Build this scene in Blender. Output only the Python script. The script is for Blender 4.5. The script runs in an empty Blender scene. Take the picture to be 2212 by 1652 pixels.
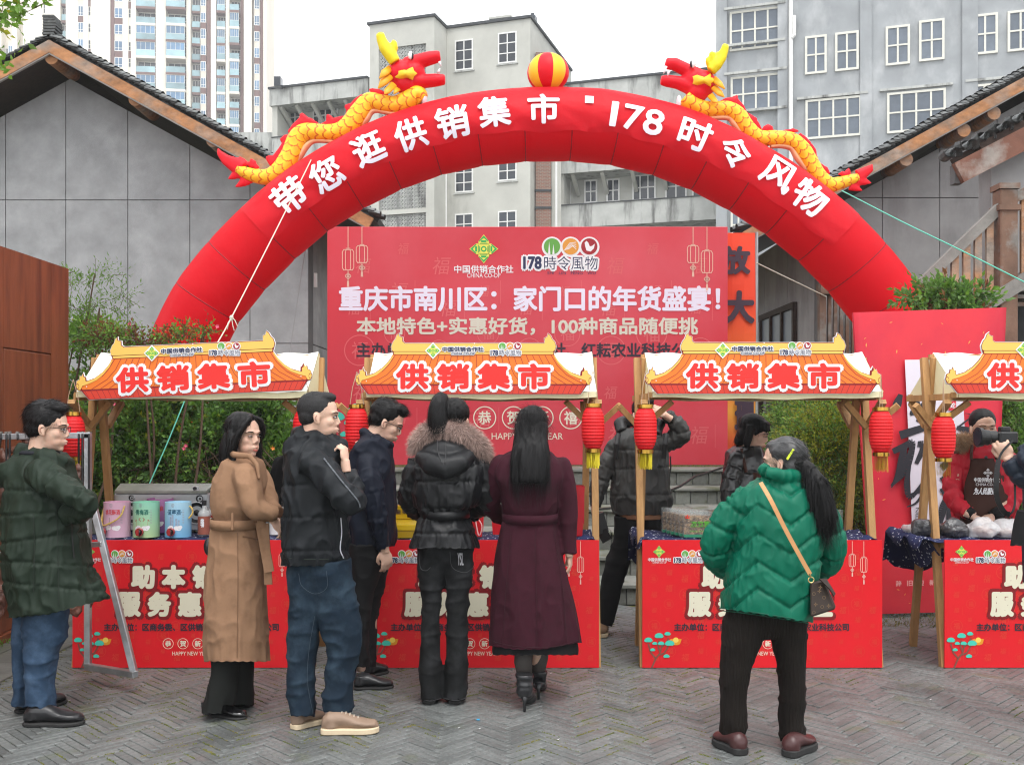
import bpy, bmesh, math, random
import numpy as np
from mathutils import Vector, Matrix
PI=math.pi
sc=bpy.context.scene; COL=sc.collection
random.seed(7); RS=np.random.RandomState(7)
# ---------- camera, light, exposure ----------
F=2150.0; CX=1106.0; HZ=902.0; CH=1.56        # focal length and horizon of the photograph at 2212 x 1652
cam=bpy.data.cameras.new('camera'); camo=bpy.data.objects.new('camera',cam); COL.objects.link(camo)
cam.sensor_width=36; cam.lens=F/2212*36; cam.shift_y=(HZ-826)/2212; cam.clip_end=1500; cam.clip_start=.05
camo.location=(0,0,CH); camo.rotation_euler=(PI/2,0,0); sc.camera=camo
wd=bpy.data.worlds.new("World"); sc.world=wd; wd.use_nodes=True
nt=wd.node_tree; bg=nt.nodes['Background']
SUN_EL=math.radians(62); SUN_AZ=math.radians(200)
sky=nt.nodes.new('ShaderNodeTexSky'); sky.sky_type='NISHITA'; sky.sun_disc=False; sky.sun_elevation=SUN_EL; sky.sun_rotation=SUN_AZ
sky.dust_density=6; sky.air_density=1.5
hs=nt.nodes.new('ShaderNodeHueSaturation'); hs.inputs['Saturation'].default_value=.12
mx=nt.nodes.new('ShaderNodeMix'); mx.data_type='RGBA'; mx.inputs[0].default_value=.85
nt.links.new(sky.outputs[0],hs.inputs['Color']); nt.links.new(hs.outputs[0],mx.inputs[6])
mx.inputs[7].default_value=(9.6,9.75,10.0,1); nt.links.new(mx.outputs[2],bg.inputs[0]); bg.inputs[1].default_value=.105
sun=bpy.data.lights.new('sun','SUN'); sun.energy=1.0; sun.angle=math.radians(25); sun.color=(1,.97,.93)
suno=bpy.data.objects.new('sun',sun); COL.objects.link(suno); suno.rotation_euler=(math.radians(28),0,math.radians(20))
sc.view_settings.view_transform='Standard'; sc.view_settings.look='None'; sc.view_settings.gamma=1; sc.view_settings.exposure=1.04
sc.view_settings.use_curve_mapping=False
sc.cycles.use_denoising=True; sc.cycles.filter_width=1.15; sc.cycles.max_bounces=6; sc.cycles.diffuse_bounces=4; sc.cycles.glossy_bounces=3
sc.cycles.transmission_bounces=4; sc.cycles.transparent_max_bounces=8; sc.cycles.caustics_reflective=False; sc.cycles.caustics_refractive=False
# ---------- helpers ----------
def W(px,py,Y): return Vector(((px-CX)/F*Y, Y, CH-(py-HZ)/F*Y))
def WX(px,Y): return (px-CX)/F*Y
def WZ(py,Y): return CH-(py-HZ)/F*Y
MATS={}
def mat(name,col,rough=.7,var=.12,vs=6,bump=0,bs=60,metal=0,spec=.4,stretch=None,col2=None,c2p=(.45,.65),c2s=3,c2st=None,sheen=0,coat=0,sss=0,alpha=1,trans=0,emit=0,rnd=0,island=0,attr=None,bd=.01,ior=None,wave=None,fold=None):
    if name in MATS: return MATS[name]
    m=bpy.data.materials.new(name); m.use_nodes=True; n=m.node_tree.nodes; l=m.node_tree.links; p=n['Principled BSDF']
    c=col if len(col)==4 else (*col,1)
    m.diffuse_color=c
    tc=n.new('ShaderNodeTexCoord'); mp=n.new('ShaderNodeMapping'); l.new(tc.outputs['Object'],mp.inputs[0])
    if stretch: mp.inputs['Scale'].default_value=stretch
    out=None
    if attr:
        a=n.new('ShaderNodeAttribute'); a.attribute_name=attr; out=a.outputs['Color']
    def noise(scale,det=5,vec=None,rg=.6):
        t=n.new('ShaderNodeTexNoise'); t.inputs['Scale'].default_value=scale; t.inputs['Detail'].default_value=det; t.inputs['Roughness'].default_value=rg
        l.new(vec or mp.outputs[0],t.inputs['Vector']); return t
    if out is None:
        r=n.new('ShaderNodeRGB'); r.outputs[0].default_value=c; out=r.outputs[0]
    if col2:
        if c2st:
            mp2=n.new('ShaderNodeMapping'); l.new(tc.outputs['Object'],mp2.inputs[0]); mp2.inputs['Scale'].default_value=c2st; t=noise(c2s,6,mp2.outputs[0])
        else: t=noise(c2s,6)
        rp=n.new('ShaderNodeMapRange'); rp.inputs[1].default_value=c2p[0]; rp.inputs[2].default_value=c2p[1]; l.new(t.outputs[0],rp.inputs[0])
        mm=n.new('ShaderNodeMix'); mm.data_type='RGBA'; l.new(rp.outputs[0],mm.inputs[0]); l.new(out,mm.inputs[6]); mm.inputs[7].default_value=(*col2,1); out=mm.outputs[2]
    if var or rnd or island:
        v=None
        if var:
            t=noise(vs); rp=n.new('ShaderNodeMapRange'); rp.inputs[1].default_value=.3; rp.inputs[2].default_value=.7; rp.inputs[3].default_value=1-var; rp.inputs[4].default_value=1+var
            l.new(t.outputs[0],rp.inputs[0]); v=rp.outputs[0]
        if rnd or island:
            oi=n.new('ShaderNodeObjectInfo'); rv=oi.outputs['Random']
            if island:
                ge=n.new('ShaderNodeNewGeometry'); ad=n.new('ShaderNodeMath'); ad.operation='ADD'; l.new(rv,ad.inputs[0]); l.new(ge.outputs['Random Per Island'],ad.inputs[1])
                fr=n.new('ShaderNodeMath'); fr.operation='FRACT'; l.new(ad.outputs[0],fr.inputs[0]); rv=fr.outputs[0]
            k=rnd or island
            rp=n.new('ShaderNodeMapRange'); rp.inputs[3].default_value=1-k; rp.inputs[4].default_value=1+k; l.new(rv,rp.inputs[0])
            if v is None: v=rp.outputs[0]
            else:
                mu=n.new('ShaderNodeMath'); mu.operation='MULTIPLY'; l.new(v,mu.inputs[0]); l.new(rp.outputs[0],mu.inputs[1]); v=mu.outputs[0]
        vm=n.new('ShaderNodeVectorMath'); vm.operation='SCALE'; l.new(out,vm.inputs[0]); l.new(v,vm.inputs['Scale']); out=vm.outputs[0]
    l.new(out,p.inputs['Base Color'])
    p.inputs['Roughness'].default_value=rough; p.inputs['Metallic'].default_value=metal; p.inputs['Specular IOR Level'].default_value=spec
    if ior: p.inputs['IOR'].default_value=ior
    if sheen: p.inputs['Sheen Weight'].default_value=sheen; p.inputs['Sheen Roughness'].default_value=.4
    if coat: p.inputs['Coat Weight'].default_value=coat; p.inputs['Coat Roughness'].default_value=.15
    if sss: p.inputs['Subsurface Weight'].default_value=sss; p.inputs['Subsurface Radius'].default_value=(.02,.008,.004)
    if trans: p.inputs['Transmission Weight'].default_value=trans
    if alpha<1: p.inputs['Alpha'].default_value=alpha
    if bump:
        t=noise(bs,4)
        b=n.new('ShaderNodeBump'); b.inputs['Strength'].default_value=bump; b.inputs['Distance'].default_value=bd; l.new(t.outputs[0],b.inputs['Height']); nn=b.outputs[0]
        l.new(nn,p.inputs['Normal'])
    if fold:
        t=n.new('ShaderNodeTexNoise'); t.noise_type='RIDGED_MULTIFRACTAL'; t.inputs['Scale'].default_value=fold[0]; t.inputs['Detail'].default_value=3; t.inputs['Distortion'].default_value=.6
        fm=n.new('ShaderNodeMapping'); l.new(tc.outputs['Object'],fm.inputs[0]); fm.inputs['Scale'].default_value=fold[2] if len(fold)>2 else (1,1,1); l.new(fm.outputs[0],t.inputs['Vector'])
        b3=n.new('ShaderNodeBump'); b3.inputs['Strength'].default_value=fold[1]; b3.inputs['Distance'].default_value=.02; l.new(t.outputs[0],b3.inputs['Height'])
        if bump: l.new(nn,b3.inputs['Normal'])
        nn=b3.outputs[0]; l.new(nn,p.inputs['Normal'])
    if wave:
        w=n.new('ShaderNodeTexWave'); w.inputs['Scale'].default_value=wave[0]; w.inputs['Distortion'].default_value=wave[1]; w.bands_direction=wave[2]
        l.new(tc.outputs['Object'],w.inputs[0]); b2=n.new('ShaderNodeBump'); b2.inputs['Strength'].default_value=wave[3]; b2.inputs['Distance'].default_value=.01
        l.new(w.outputs[0],b2.inputs['Height'])
        if bump or fold: l.new(nn,b2.inputs['Normal'])
        l.new(b2.outputs[0],p.inputs['Normal'])
    MATS[name]=m; return m
def s2l(r,g,b):
    f=lambda c:(c/255/12.92 if c/255<=.04045 else ((c/255+.055)/1.055)**2.4)
    return (f(r),f(g),f(b))
def link(name,me,parent=None,loc=None):
    o=bpy.data.objects.new(name,me); COL.objects.link(o)
    if parent: o.parent=parent
    if loc is not None: o.location=loc
    return o
def wloc(o):
    v=Vector((0,0,0))
    while o is not None: v+=Vector(o.location); o=o.parent
    return v
def tag(o,label,cat,group=None,kind=None):
    if label: o['label']=label
    if cat: o['category']=cat
    if group: o['group']=group
    if kind: o['kind']=kind
    return o
def thing(name,label,cat,loc=(0,0,0),group=None,rz=0):
    o=bpy.data.objects.new(name,None); COL.objects.link(o); o.location=loc; o.empty_display_size=.1; o.rotation_euler=(0,0,rz)
    return tag(o,label,cat,group)
def struct(o): o['kind']='structure'; return o
class MB:
    def __init__(s): s.v=[]; s.f=[]; s.m=[]; s.mi=0
    def add(s,vs,fs):
        n=len(s.v); s.v+=[tuple(v) for v in vs]; s.f+=[tuple(i+n for i in f) for f in fs]; s.m+=[s.mi]*len(fs); return s
    def box(s,p0,p1):
        x0,y0,z0=p0; x1,y1,z1=p1
        return s.add([(x0,y0,z0),(x1,y0,z0),(x1,y1,z0),(x0,y1,z0),(x0,y0,z1),(x1,y0,z1),(x1,y1,z1),(x0,y1,z1)],[(0,3,2,1),(4,5,6,7),(0,1,5,4),(1,2,6,5),(2,3,7,6),(3,0,4,7)])
    def obox(s,c,u,v,w):   # centre and three half vectors
        c=Vector(c);u=Vector(u);v=Vector(v);w=Vector(w)
        P=[c+a*u+b*v+d*w for d in(-1,1) for a,b in((-1,-1),(1,-1),(1,1),(-1,1))]
        return s.add(P,[(0,3,2,1),(4,5,6,7),(0,1,5,4),(1,2,6,5),(2,3,7,6),(3,0,4,7)])
    def beam(s,a,b,w,h,up=(0,0,1)):
        a=Vector(a);b=Vector(b);d=(b-a); L=d.length/2; d.normalize(); up=Vector(up)
        if abs(d.dot(up))>.98: up=Vector((0,1,0))
        x=d.cross(up).normalized(); z=x.cross(d)
        return s.obox((a+b)/2,x*w/2,d*L,z*h/2)
    def quad(s,*p): return s.add(p,[tuple(range(len(p)))])
    def tube(s,path,rad,n=8,caps=True,sy=1.0,up=None,closed=False):
        P=[Vector(p) for p in path]; N=len(P)
        if not hasattr(rad,'__len__'): rad=[rad]*N
        vs=[];prev=None
        for i,p in enumerate(P):
            if closed: t=(P[(i+1)%N]-P[i-1]).normalized()
            else: t=(P[min(i+1,N-1)]-P[max(i-1,0)]).normalized()
            if prev is None:
                a=Vector((0,1,0)) if abs(t.y)<.9 else Vector((1,0,0))
            else: a=prev
            x=(a-t*a.dot(t)).normalized(); prev=x; z=t.cross(x)
            for k in range(n):
                an=2*PI*k/n; vs.append(p+x*math.cos(an)*rad[i]*sy+z*math.sin(an)*rad[i])
        fs=[]
        M=N if closed else N-1
        for i in range(M):
            j=(i+1)%N
            for k in range(n): fs.append((i*n+k,i*n+(k+1)%n,j*n+(k+1)%n,j*n+k))
        if caps and not closed: fs.append(tuple(range(n-1,-1,-1))); fs.append(tuple((N-1)*n+k for k in range(n)))
        return s.add(vs,fs)
    def lathe(s,prof,c=(0,0,0),n=16,a0=0,a1=2*PI,ax='z',caps=False):
        vs=[];full=abs(a1-a0-2*PI)<1e-6; m=n if full else n+1
        for r,h in prof:
            for k in range(m):
                an=a0+(a1-a0)*k/n; x,y=r*math.cos(an),r*math.sin(an)
                vs.append((c[0]+x,c[1]+y,c[2]+h) if ax=='z' else ((c[0]+x,c[1]+h,c[2]+y) if ax=='y' else (c[0]+h,c[1]+x,c[2]+y)))
        fs=[]
        for i in range(len(prof)-1):
            for k in range(n if full else n):
                k2=(k+1)%m if full else k+1
                fs.append((i*m+k,i*m+k2,(i+1)*m+k2,(i+1)*m+k))
        if caps: fs.append(tuple(range(m-1,-1,-1))); fs.append(tuple((len(prof)-1)*m+k for k in range(m)))
        return s.add(vs,fs)
    def ell(s,c,r,n=16,rot=None):
        m=max(6,n//2+1); vs=[];R=rot
        for i in range(m+1):
            ph=PI*i/m
            for k in range(n):
                th=2*PI*k/n; v=Vector((r[0]*math.sin(ph)*math.cos(th),r[1]*math.sin(ph)*math.sin(th),r[2]*math.cos(ph)))
                if R: v=R@v
                vs.append(Vector(c)+v)
        fs=[(i*n+k,(i+1)*n+k,(i+1)*n+(k+1)%n,i*n+(k+1)%n) for i in range(m) for k in range(n)]
        return s.add(vs,fs)
    def prism(s,pts,y0,y1):   # outline in x,z pushed from y0 to y1
        n=len(pts); vs=[(x,y0,z) for x,z in pts]+[(x,y1,z) for x,z in pts]
        fs=[tuple(range(n)),tuple(range(2*n-1,n-1,-1))]+[(i,i+n,(i+1)%n+n,(i+1)%n) for i in range(n)]
        return s.add(vs,fs)
    def build(s,name,mats,parent=None,smooth=False,loc=None,bevel=0,world=True):
        me=bpy.data.meshes.new(name); o=wloc(parent) if (parent and world) else Vector((0,0,0))
        if loc is not None: o=o+Vector(loc)
        vs=[(v[0]-o.x,v[1]-o.y,v[2]-o.z) for v in s.v]
        me.from_pydata(vs,[],s.f)
        if not isinstance(mats,(list,tuple)): mats=[mats]
        for m in mats: me.materials.append(m)
        if len(mats)>1: me.polygons.foreach_set('material_index',s.m)
        if smooth: me.polygons.foreach_set('use_smooth',[True]*len(me.polygons))
        me.update()
        ob=link(name,me,parent,loc)
        if bevel:
            b=ob.modifiers.new('bevel','BEVEL'); b.width=bevel; b.segments=1; b.limit_method='ANGLE'
        return ob
def copy_tree(o,parent=None):
    c=o.copy(); COL.objects.link(c); c.parent=parent
    for ch in list(o.children): copy_tree(ch,c)
    return c
def inst(me,name,parent,loc,rot=(0,0,0),scale=(1,1,1)):   # another object on shared mesh data, loc in world
    o=bpy.data.objects.new(name,me); COL.objects.link(o); o.parent=parent
    o.location=Vector(loc)-(wloc(parent) if parent else Vector((0,0,0))); o.rotation_euler=rot; o.scale=scale; return o
# ---- numpy value noise ----
_T=RS.rand(64,64,64).astype(np.float32)
def vn(P,s):
    P=np.asarray(P,dtype=np.float64)*s+1000.37; i=np.floor(P).astype(int); f=P-i; f=f*f*(3-2*f); i0=i&63; i1=(i+1)&63
    g=lambda a,b,c:_T[a,b,c]
    x0,y0,z0=i0.T; x1,y1,z1=i1.T; fx,fy,fz=f.T
    a=g(x0,y0,z0)*(1-fx)+g(x1,y0,z0)*fx; b=g(x0,y1,z0)*(1-fx)+g(x1,y1,z0)*fx
    c=g(x0,y0,z1)*(1-fx)+g(x1,y0,z1)*fx; d=g(x0,y1,z1)*(1-fx)+g(x1,y1,z1)*fx
    return (a*(1-fy)+b*fy)*(1-fz)+(c*(1-fy)+d*fy)*fz
# ---- lettering: glyph outlines turned into flat meshes fitted to a rectangle ----
_TX={}
def glyphs(s,res=3):
    if (s,res) in _TX: return _TX[(s,res)]
    c=bpy.data.curves.new('lettering','FONT'); c.body=s; c.resolution_u=res
    o=bpy.data.objects.new('lettering',c); COL.objects.link(o); dg=bpy.context.evaluated_depsgraph_get()
    me=bpy.data.meshes.new_from_object(o.evaluated_get(dg))
    v=np.array([x.co[:2] for x in me.vertices]); f=[tuple(p.vertices) for p in me.polygons]
    bpy.data.objects.remove(o); bpy.data.curves.remove(c); bpy.data.meshes.remove(me)
    _TX[(s,res)]=(v,f); return v,f
def text(mb,s,x0,x1,z0,z1,y=0,bold=0,grow=0,xf=None,dirs=8,slant=0,step=1.2e-4):
    """flat text in the x,z plane fitted to the rectangle; bold is a share of the height"""
    v,f=glyphs(s); mn=v.min(0); mxx=v.max(0); h=z1-z0; b=bold*h
    q=np.empty_like(v); q[:,0]=(v[:,0]-mn[0])/(mxx[0]-mn[0])*(x1-x0-2*b)+x0+b; q[:,1]=(v[:,1]-mn[1])/(max(mxx[1]-mn[1],1e-6))*(h-2*b)+z0+b
    if slant: q[:,0]+=(q[:,1]-z0)*slant
    R=b+grow*h; offs=[(0,0)]
    if R>0:
        offs=[(0,0)]+[(R*math.cos(2*PI*k/dirs+.2),R*math.sin(2*PI*k/dirs+.2)) for k in range(dirs)]
        if R>.07*h: offs+=[(R*.55*math.cos(2*PI*k/dirs+.5),R*.55*math.sin(2*PI*k/dirs+.5)) for k in range(dirs)]
    for k,(ox,oz) in enumerate(offs):
        P=[(a+ox,y-k*step,c+oz) for a,c in q]
        if xf: P=[xf(p) for p in P]
        mb.add(P,f)
    return mb
def ring(mb,cx,cz,r0,r1,y,n=28,sx=1):
    vs=[];
    for k in range(n):
        a=2*PI*k/n; vs+=[(cx+r0*math.cos(a)*sx,y,cz+r0*math.sin(a)),(cx+r1*math.cos(a)*sx,y,cz+r1*math.sin(a))]
    mb.add(vs,[(2*k,2*k+1,(2*k+3)%(2*n),(2*k+2)%(2*n)) for k in range(n)])
def disc(mb,cx,cz,r,y,n=24,sx=1): mb.add([(cx+r*math.cos(2*PI*k/n)*sx,y,cz+r*math.sin(2*PI*k/n)) for k in range(n)],[tuple(range(n))])
def strip(mb,pts,w,y):       # flat ribbon in x,z
    for i in range(len(pts)-1):
        a=Vector((pts[i][0],pts[i][1]));b=Vector((pts[i+1][0],pts[i+1][1]));d=(b-a)
        if d.length<1e-9: continue
        d.normalize(); nrm=Vector((-d.y,d.x))*w/2; yy=y-i*2e-5
        mb.add([(a.x+nrm.x,yy,a.y+nrm.y),(a.x-nrm.x,yy,a.y-nrm.y),(b.x-nrm.x,yy,b.y-nrm.y),(b.x+nrm.x,yy,b.y+nrm.y)],[(0,1,2,3)])
def spline(pts,m=6):
    P=[np.array(p,float) for p in pts]; P=[2*P[0]-P[1]]+P+[2*P[-1]-P[-2]]; out=[]
    for i in range(1,len(P)-2):
        for k in range(m):
            t=k/m; a,b,c,d=P[i-1],P[i],P[i+1],P[i+2]
            out.append(.5*((2*b)+(-a+c)*t+(2*a-5*b+4*c-d)*t*t+(-a+3*b-3*c+d)*t**3))
    out.append(P[-2]); return out
def remesh(mb,vox,smooth=3,keep=None):
    me=bpy.data.meshes.new('tmp'); me.from_pydata(mb.v,[],mb.f); me.update()
    o=bpy.data.objects.new('tmp',me); COL.objects.link(o)
    r=o.modifiers.new('r','REMESH'); r.mode='VOXEL'; r.voxel_size=vox
    if smooth: q=o.modifiers.new('s','SMOOTH'); q.factor=.5; q.iterations=smooth
    dg=bpy.context.evaluated_depsgraph_get(); m2=bpy.data.meshes.new_from_object(o.evaluated_get(dg))
    bpy.data.objects.remove(o); bpy.data.meshes.remove(me); return m2
def mesh_np(me):
    n=len(me.vertices); v=np.empty(n*3); me.vertices.foreach_get('co',v); nn=np.empty(n*3); me.vertices.foreach_get('normal',nn)
    return v.reshape(-1,3),nn.reshape(-1,3)
def set_np(me,v): me.vertices.foreach_set('co',v.ravel()); me.update()
def place(me,name,mats,parent,smooth=True):
    o=wloc(parent) if parent else Vector((0,0,0)); v,_=mesh_np(me); v-=np.array(o); set_np(me,v)
    if not isinstance(mats,(list,tuple)): mats=[mats]
    me.materials.clear()
    for m in mats: me.materials.append(m)
    me.name=name; me.polygons.foreach_set('use_smooth',[smooth]*len(me.polygons))
    return link(name,me,parent)
# ================= BACKGROUND BUILDINGS =================
ANG=math.radians(18)
class Facade:      # a vertical wall plane through O along u, used to turn points of the photo into metres on the wall
    def __init__(s,px,Y,ang): s.O=Vector((WX(px,Y),Y,0)); s.u=Vector((math.cos(ang),-math.sin(ang),0)); s.n=Vector((-math.sin(ang),-math.cos(ang),0)); s.ang=ang
    def s_(s,px):
        k=(px-CX)/F; return (k*s.O.y-s.O.x)/(s.u.x-k*s.u.y)
    def Y(s,px): return s.O.y+s.u.y*s.s_(px)
    def hit(s,px,py): return s.s_(px),WZ(py,s.Y(px))
    def P(s,a,z,d=0): p=s.O+s.u*a+s.n*d; return Vector((p.x,p.y,z))
    def box(s,mb,a0,a1,z0,z1,d0,d1):   # d outwards
        P=[s.P(a,z,d) for z in(z0,z1) for a,d in((a0,d1),(a1,d1),(a1,d0),(a0,d0))]
        mb.add(P,[(0,3,2,1),(4,5,6,7),(0,1,5,4),(1,2,6,5),(2,3,7,6),(3,0,4,7)])
def window_mesh(w,h,cols,rows,fw,depth=.08,transom=None,fr=None,gl=None):
    """frame with mullions round recessed panes; origin at the lower left, local x right, z up, y into the wall"""
    a=MB(); a.box((0,-.02,0),(fw,depth,h)); a.box((w-fw,-.02,0),(w,depth,h)); a.box((fw,-.02,0),(w-fw,depth,fw)); a.box((fw,-.02,h-fw),(w-fw,depth,h))
    for c in range(1,cols): x=w*c/cols; a.box((x-fw*.4,-.01,fw),(x+fw*.4,depth-.01,h-fw))
    zs=transom or [h*r/rows for r in range(1,rows)]
    for z in zs: a.box((fw,-.015,z-fw*.35),(w-fw,depth-.015,z+fw*.35))
    g=MB(); zz=[0]+list(zs)+[h]; xs=[w*c/cols for c in range(cols+1)]
    for i in range(cols):
        for j in range(len(zz)-1): g.quad((xs[i]+.01,depth*.2,zz[j]+.01),(xs[i+1]-.01,depth*.2,zz[j]+.01),(xs[i+1]-.01,depth*.2,zz[j+1]-.01),(xs[i]+.01,depth*.2,zz[j+1]-.01))
    def mk(mb,n,m):
        me=bpy.data.meshes.new(n); me.from_pydata(mb.v,[],mb.f); me.materials.append(m); me.update(); return me
    return mk(a,'window',fr),mk(g,'pane',gl)
def put_window(fc,pair,a,z,parent,d=.0,name='window'):
    p=fc.P(a,z,d); w=inst(pair[0],name,parent,p,(0,0,-fc.ang)); g=bpy.data.objects.new('pane',pair[1]); COL.objects.link(g); g.parent=w; return w
glass_dark=mat('dark_glass',(.018,.024,.034),.12,.3,.7,spec=.6,rnd=.3)
glass_blue=mat('blue_tinted_glass',(.10,.2,.33),.12,.35,.3,spec=.6,rnd=.35)
glass_grey=mat('grey_screened_glass',(.13,.155,.19),.35,.15,2,rnd=.2)
glass_teal=mat('teal_balcony_glass',(.27,.42,.46),.15,.25,.4,rnd=.3,spec=.6)
white_fr=mat('white_window_frame',(.72,.72,.7),.5,.06)
cream_fr=mat('cream_window_frame',(.66,.65,.58),.5,.06)
conc_mid=mat('weathered_render',(.47,.47,.43),.9,.12,.5,bump=.3,bs=12,col2=(.27,.27,.245),c2p=(.56,.78),c2s=.6,c2st=(1,1,.35))
conc_band=mat('streaked_parapet',(.44,.45,.43),.9,.15,1.2,bump=.3,bs=12,col2=(.13,.13,.125),c2p=(.5,.68),c2s=.9,c2st=(2.2,2.2,.35))
conc_grey=mat('grey_cement_render',(.31,.327,.34),.9,.13,.7,bump=.3,bs=10,col2=(.42,.435,.445),c2p=(.5,.7),c2s=.9,c2st=(1,1,.5))
dark_edge=mat('dark_roof_edge',(.05,.055,.06),.8,.2)
inner_dark=mat('interior_dark',(.03,.03,.03),.9,.1)  # near-black colour that paints in shade, no real surface finish
brick_mat=mat('old_red_brick',(.24,.11,.075),.9,.2,3,bump=.5,bs=20)
def brick_nodes(m,c1,c2,mo,sc_,ms=.012,bw=.25,rh=.08):
    n=m.node_tree.nodes;l=m.node_tree.links;p=n['Principled BSDF']
    b=n.new('ShaderNodeTexBrick'); b.inputs['Color1'].default_value=(*c1,1); b.inputs['Color2'].default_value=(*c2,1); b.inputs['Mortar'].default_value=(*mo,1)
    b.inputs['Scale'].default_value=sc_; b.inputs['Mortar Size'].default_value=ms; b.inputs['Brick Width'].default_value=bw; b.inputs['Row Height'].default_value=rh
    tc=n.new('ShaderNodeTexCoord'); sx=n.new('ShaderNodeSeparateXYZ'); cb=n.new('ShaderNodeCombineXYZ'); l.new(tc.outputs['Object'],sx.inputs[0])
    ad=n.new('ShaderNodeMath'); ad.operation='ADD'; l.new(sx.outputs[0],ad.inputs[0]); l.new(sx.outputs[1],ad.inputs[1]); l.new(ad.outputs[0],cb.inputs[0]); l.new(sx.outputs[2],cb.inputs[1])
    l.new(cb.outputs[0],b.inputs['Vector']); l.new(b.outputs[0],p.inputs['Base Color'])
brick_nodes(brick_mat,(.27,.12,.08),(.19,.1,.075),(.26,.24,.21),1)

# --- middle concrete block of three volumes ---
def middle_block():
    T=thing('concrete_building','pale concrete building with lattice screens and white windows behind the arch top','building',(0,58,0))
    H=23.7
    A=Facade(938,55,ANG); a0=A.s_(798)
    wall=MB(); la0,la1=A.s_(818),A.s_(920)
    zs=[(WZ(264,A.Y(870)),WZ(100,A.Y(870))),(WZ(452,A.Y(870)),WZ(300,A.Y(870))),(WZ(640,A.Y(870)),WZ(462,A.Y(870)))]
    A.box(wall,a0,la0,0,H,-7,0); A.box(wall,la1,0,0,H,-7,0)
    zprev=H
    for z0,z1 in zs: A.box(wall,la0,la1,z1,zprev,-7,0); zprev=z0
    A.box(wall,la0,la1,0,zprev,-7,0)
    B=Facade(965,56.75,ANG); b1=B.s_(1145.5)
    wins=[(983,1025,89,151),(1076,1117,73,138),(983,1023,352,403),(1076,1117,326,394),(983,1025,463,530),(1076,1117,457,522)]
    B.box(wall,0,b1,0,H,-9,0)
    wall.build('wall',conc_mid,T)
    e=MB(); A.box(e,a0-.1,.1,H,H+.14,-7,.12); B.box(e,0,b1+.1,H+.004,H+.15,-9,.12); e.build('roof_edge',dark_edge,T)
    # lattice screens: diagonal bars in square cells
    for z0,z1 in zs:
        m=MB(); c=(la1-la0)/14; nz=max(2,round((z1-z0)/c)); cz=(z1-z0)/nz; th=.035
        for i in range(14):
            for j in range(nz):
                xa,za=la0+i*c,z0+j*cz; d=-.12
                for (x0,y0,x1,y1) in((xa,za,xa+c,za+cz),(xa,za+cz,xa+c,za)): m.beam(A.P(x0,y0,d),A.P(x1,y1,d),.04,th)
                m.beam(A.P(xa,za,d-.03),A.P(xa+c,za,d-.03),.04,.05); m.beam(A.P(xa+.001,za,d-.03),A.P(xa+.001,za+cz,d-.03),.04,.05)
        o=m.build('lattice_screen',conc_band,T)
        k=MB(); A.box(k,la0,la1,z0,z1,-.9,-.8); k.build('opening_shade',inner_dark,T)  # near-black sheet behind the lattice, the inner shade put in as colour
    W1=window_mesh(1.1,1.72,2,3,.075,fr=white_fr,gl=glass_dark,transom=[.55,1.12])
    for x0,x1,y0,y1 in wins:
        s0,z=B.hit(x0,y1); z=WZ(y0,B.Y(x0))-1.72; put_window(B,W1,s0,z,T,.03)
        m=MB(); B.box(m,s0-.08,s0+1.18,z-.1,z-.03,0,.08); m.build('sill',conc_band,T)
    # right side face of the block, with blind stains, and the brick chimney
    S=Facade(1145.5,B.Y(1145.5)-.001,0)
    m=MB(); p=B.P(b1,0); v=Vector((math.sin(ANG),math.cos(ANG),0))
    ch0,ch1=WX(1157,56),WX(1190,56); m.box((ch0,55.9,0),(ch1,56.6,WZ(115,56)))
    cw=m.build('chimney',brick_mat,T)
    for py in (335,415,452):
        k=MB(); k.box((ch0-.04,55.85,WZ(py,56)),(ch1+.04,56.62,WZ(py,56)+.12)); k.build('chimney_band',dark_edge,cw)
    m=MB(); m.box((WX(1191,56.4),56.3,0),(WX(1212,56.4),57.2,WZ(200,56.4))); m.build('link_wall',conc_mid,T)
    # rooftop pieces
    m=MB(); B.box(m,B.s_(1037),B.s_(1078),H+.15,H+1.0,-4,-2); B.box(m,B.s_(1033),B.s_(1082),H+1.0,H+1.12,-4.2,-1.8); m.build('stair_head',conc_mid,T)
    m=MB(); B.box(m,B.s_(1116),B.s_(1132),H+.15,H+1.05,-2.6,-2.1); m.lathe([(.1,0),(.1,.2)],B.P(B.s_(1124),H+1.05,-2.35),8,caps=True); m.build('vent_shaft',glass_dark,T)
    # drain pipes
    for px in (965,1203):
        m=MB(); s0=B.s_(px); m.tube([B.P(s0,0,.12),B.P(s0,H-4.5,.12)],.06,6); m.build('drain_pipe',white_fr,T)
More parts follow.
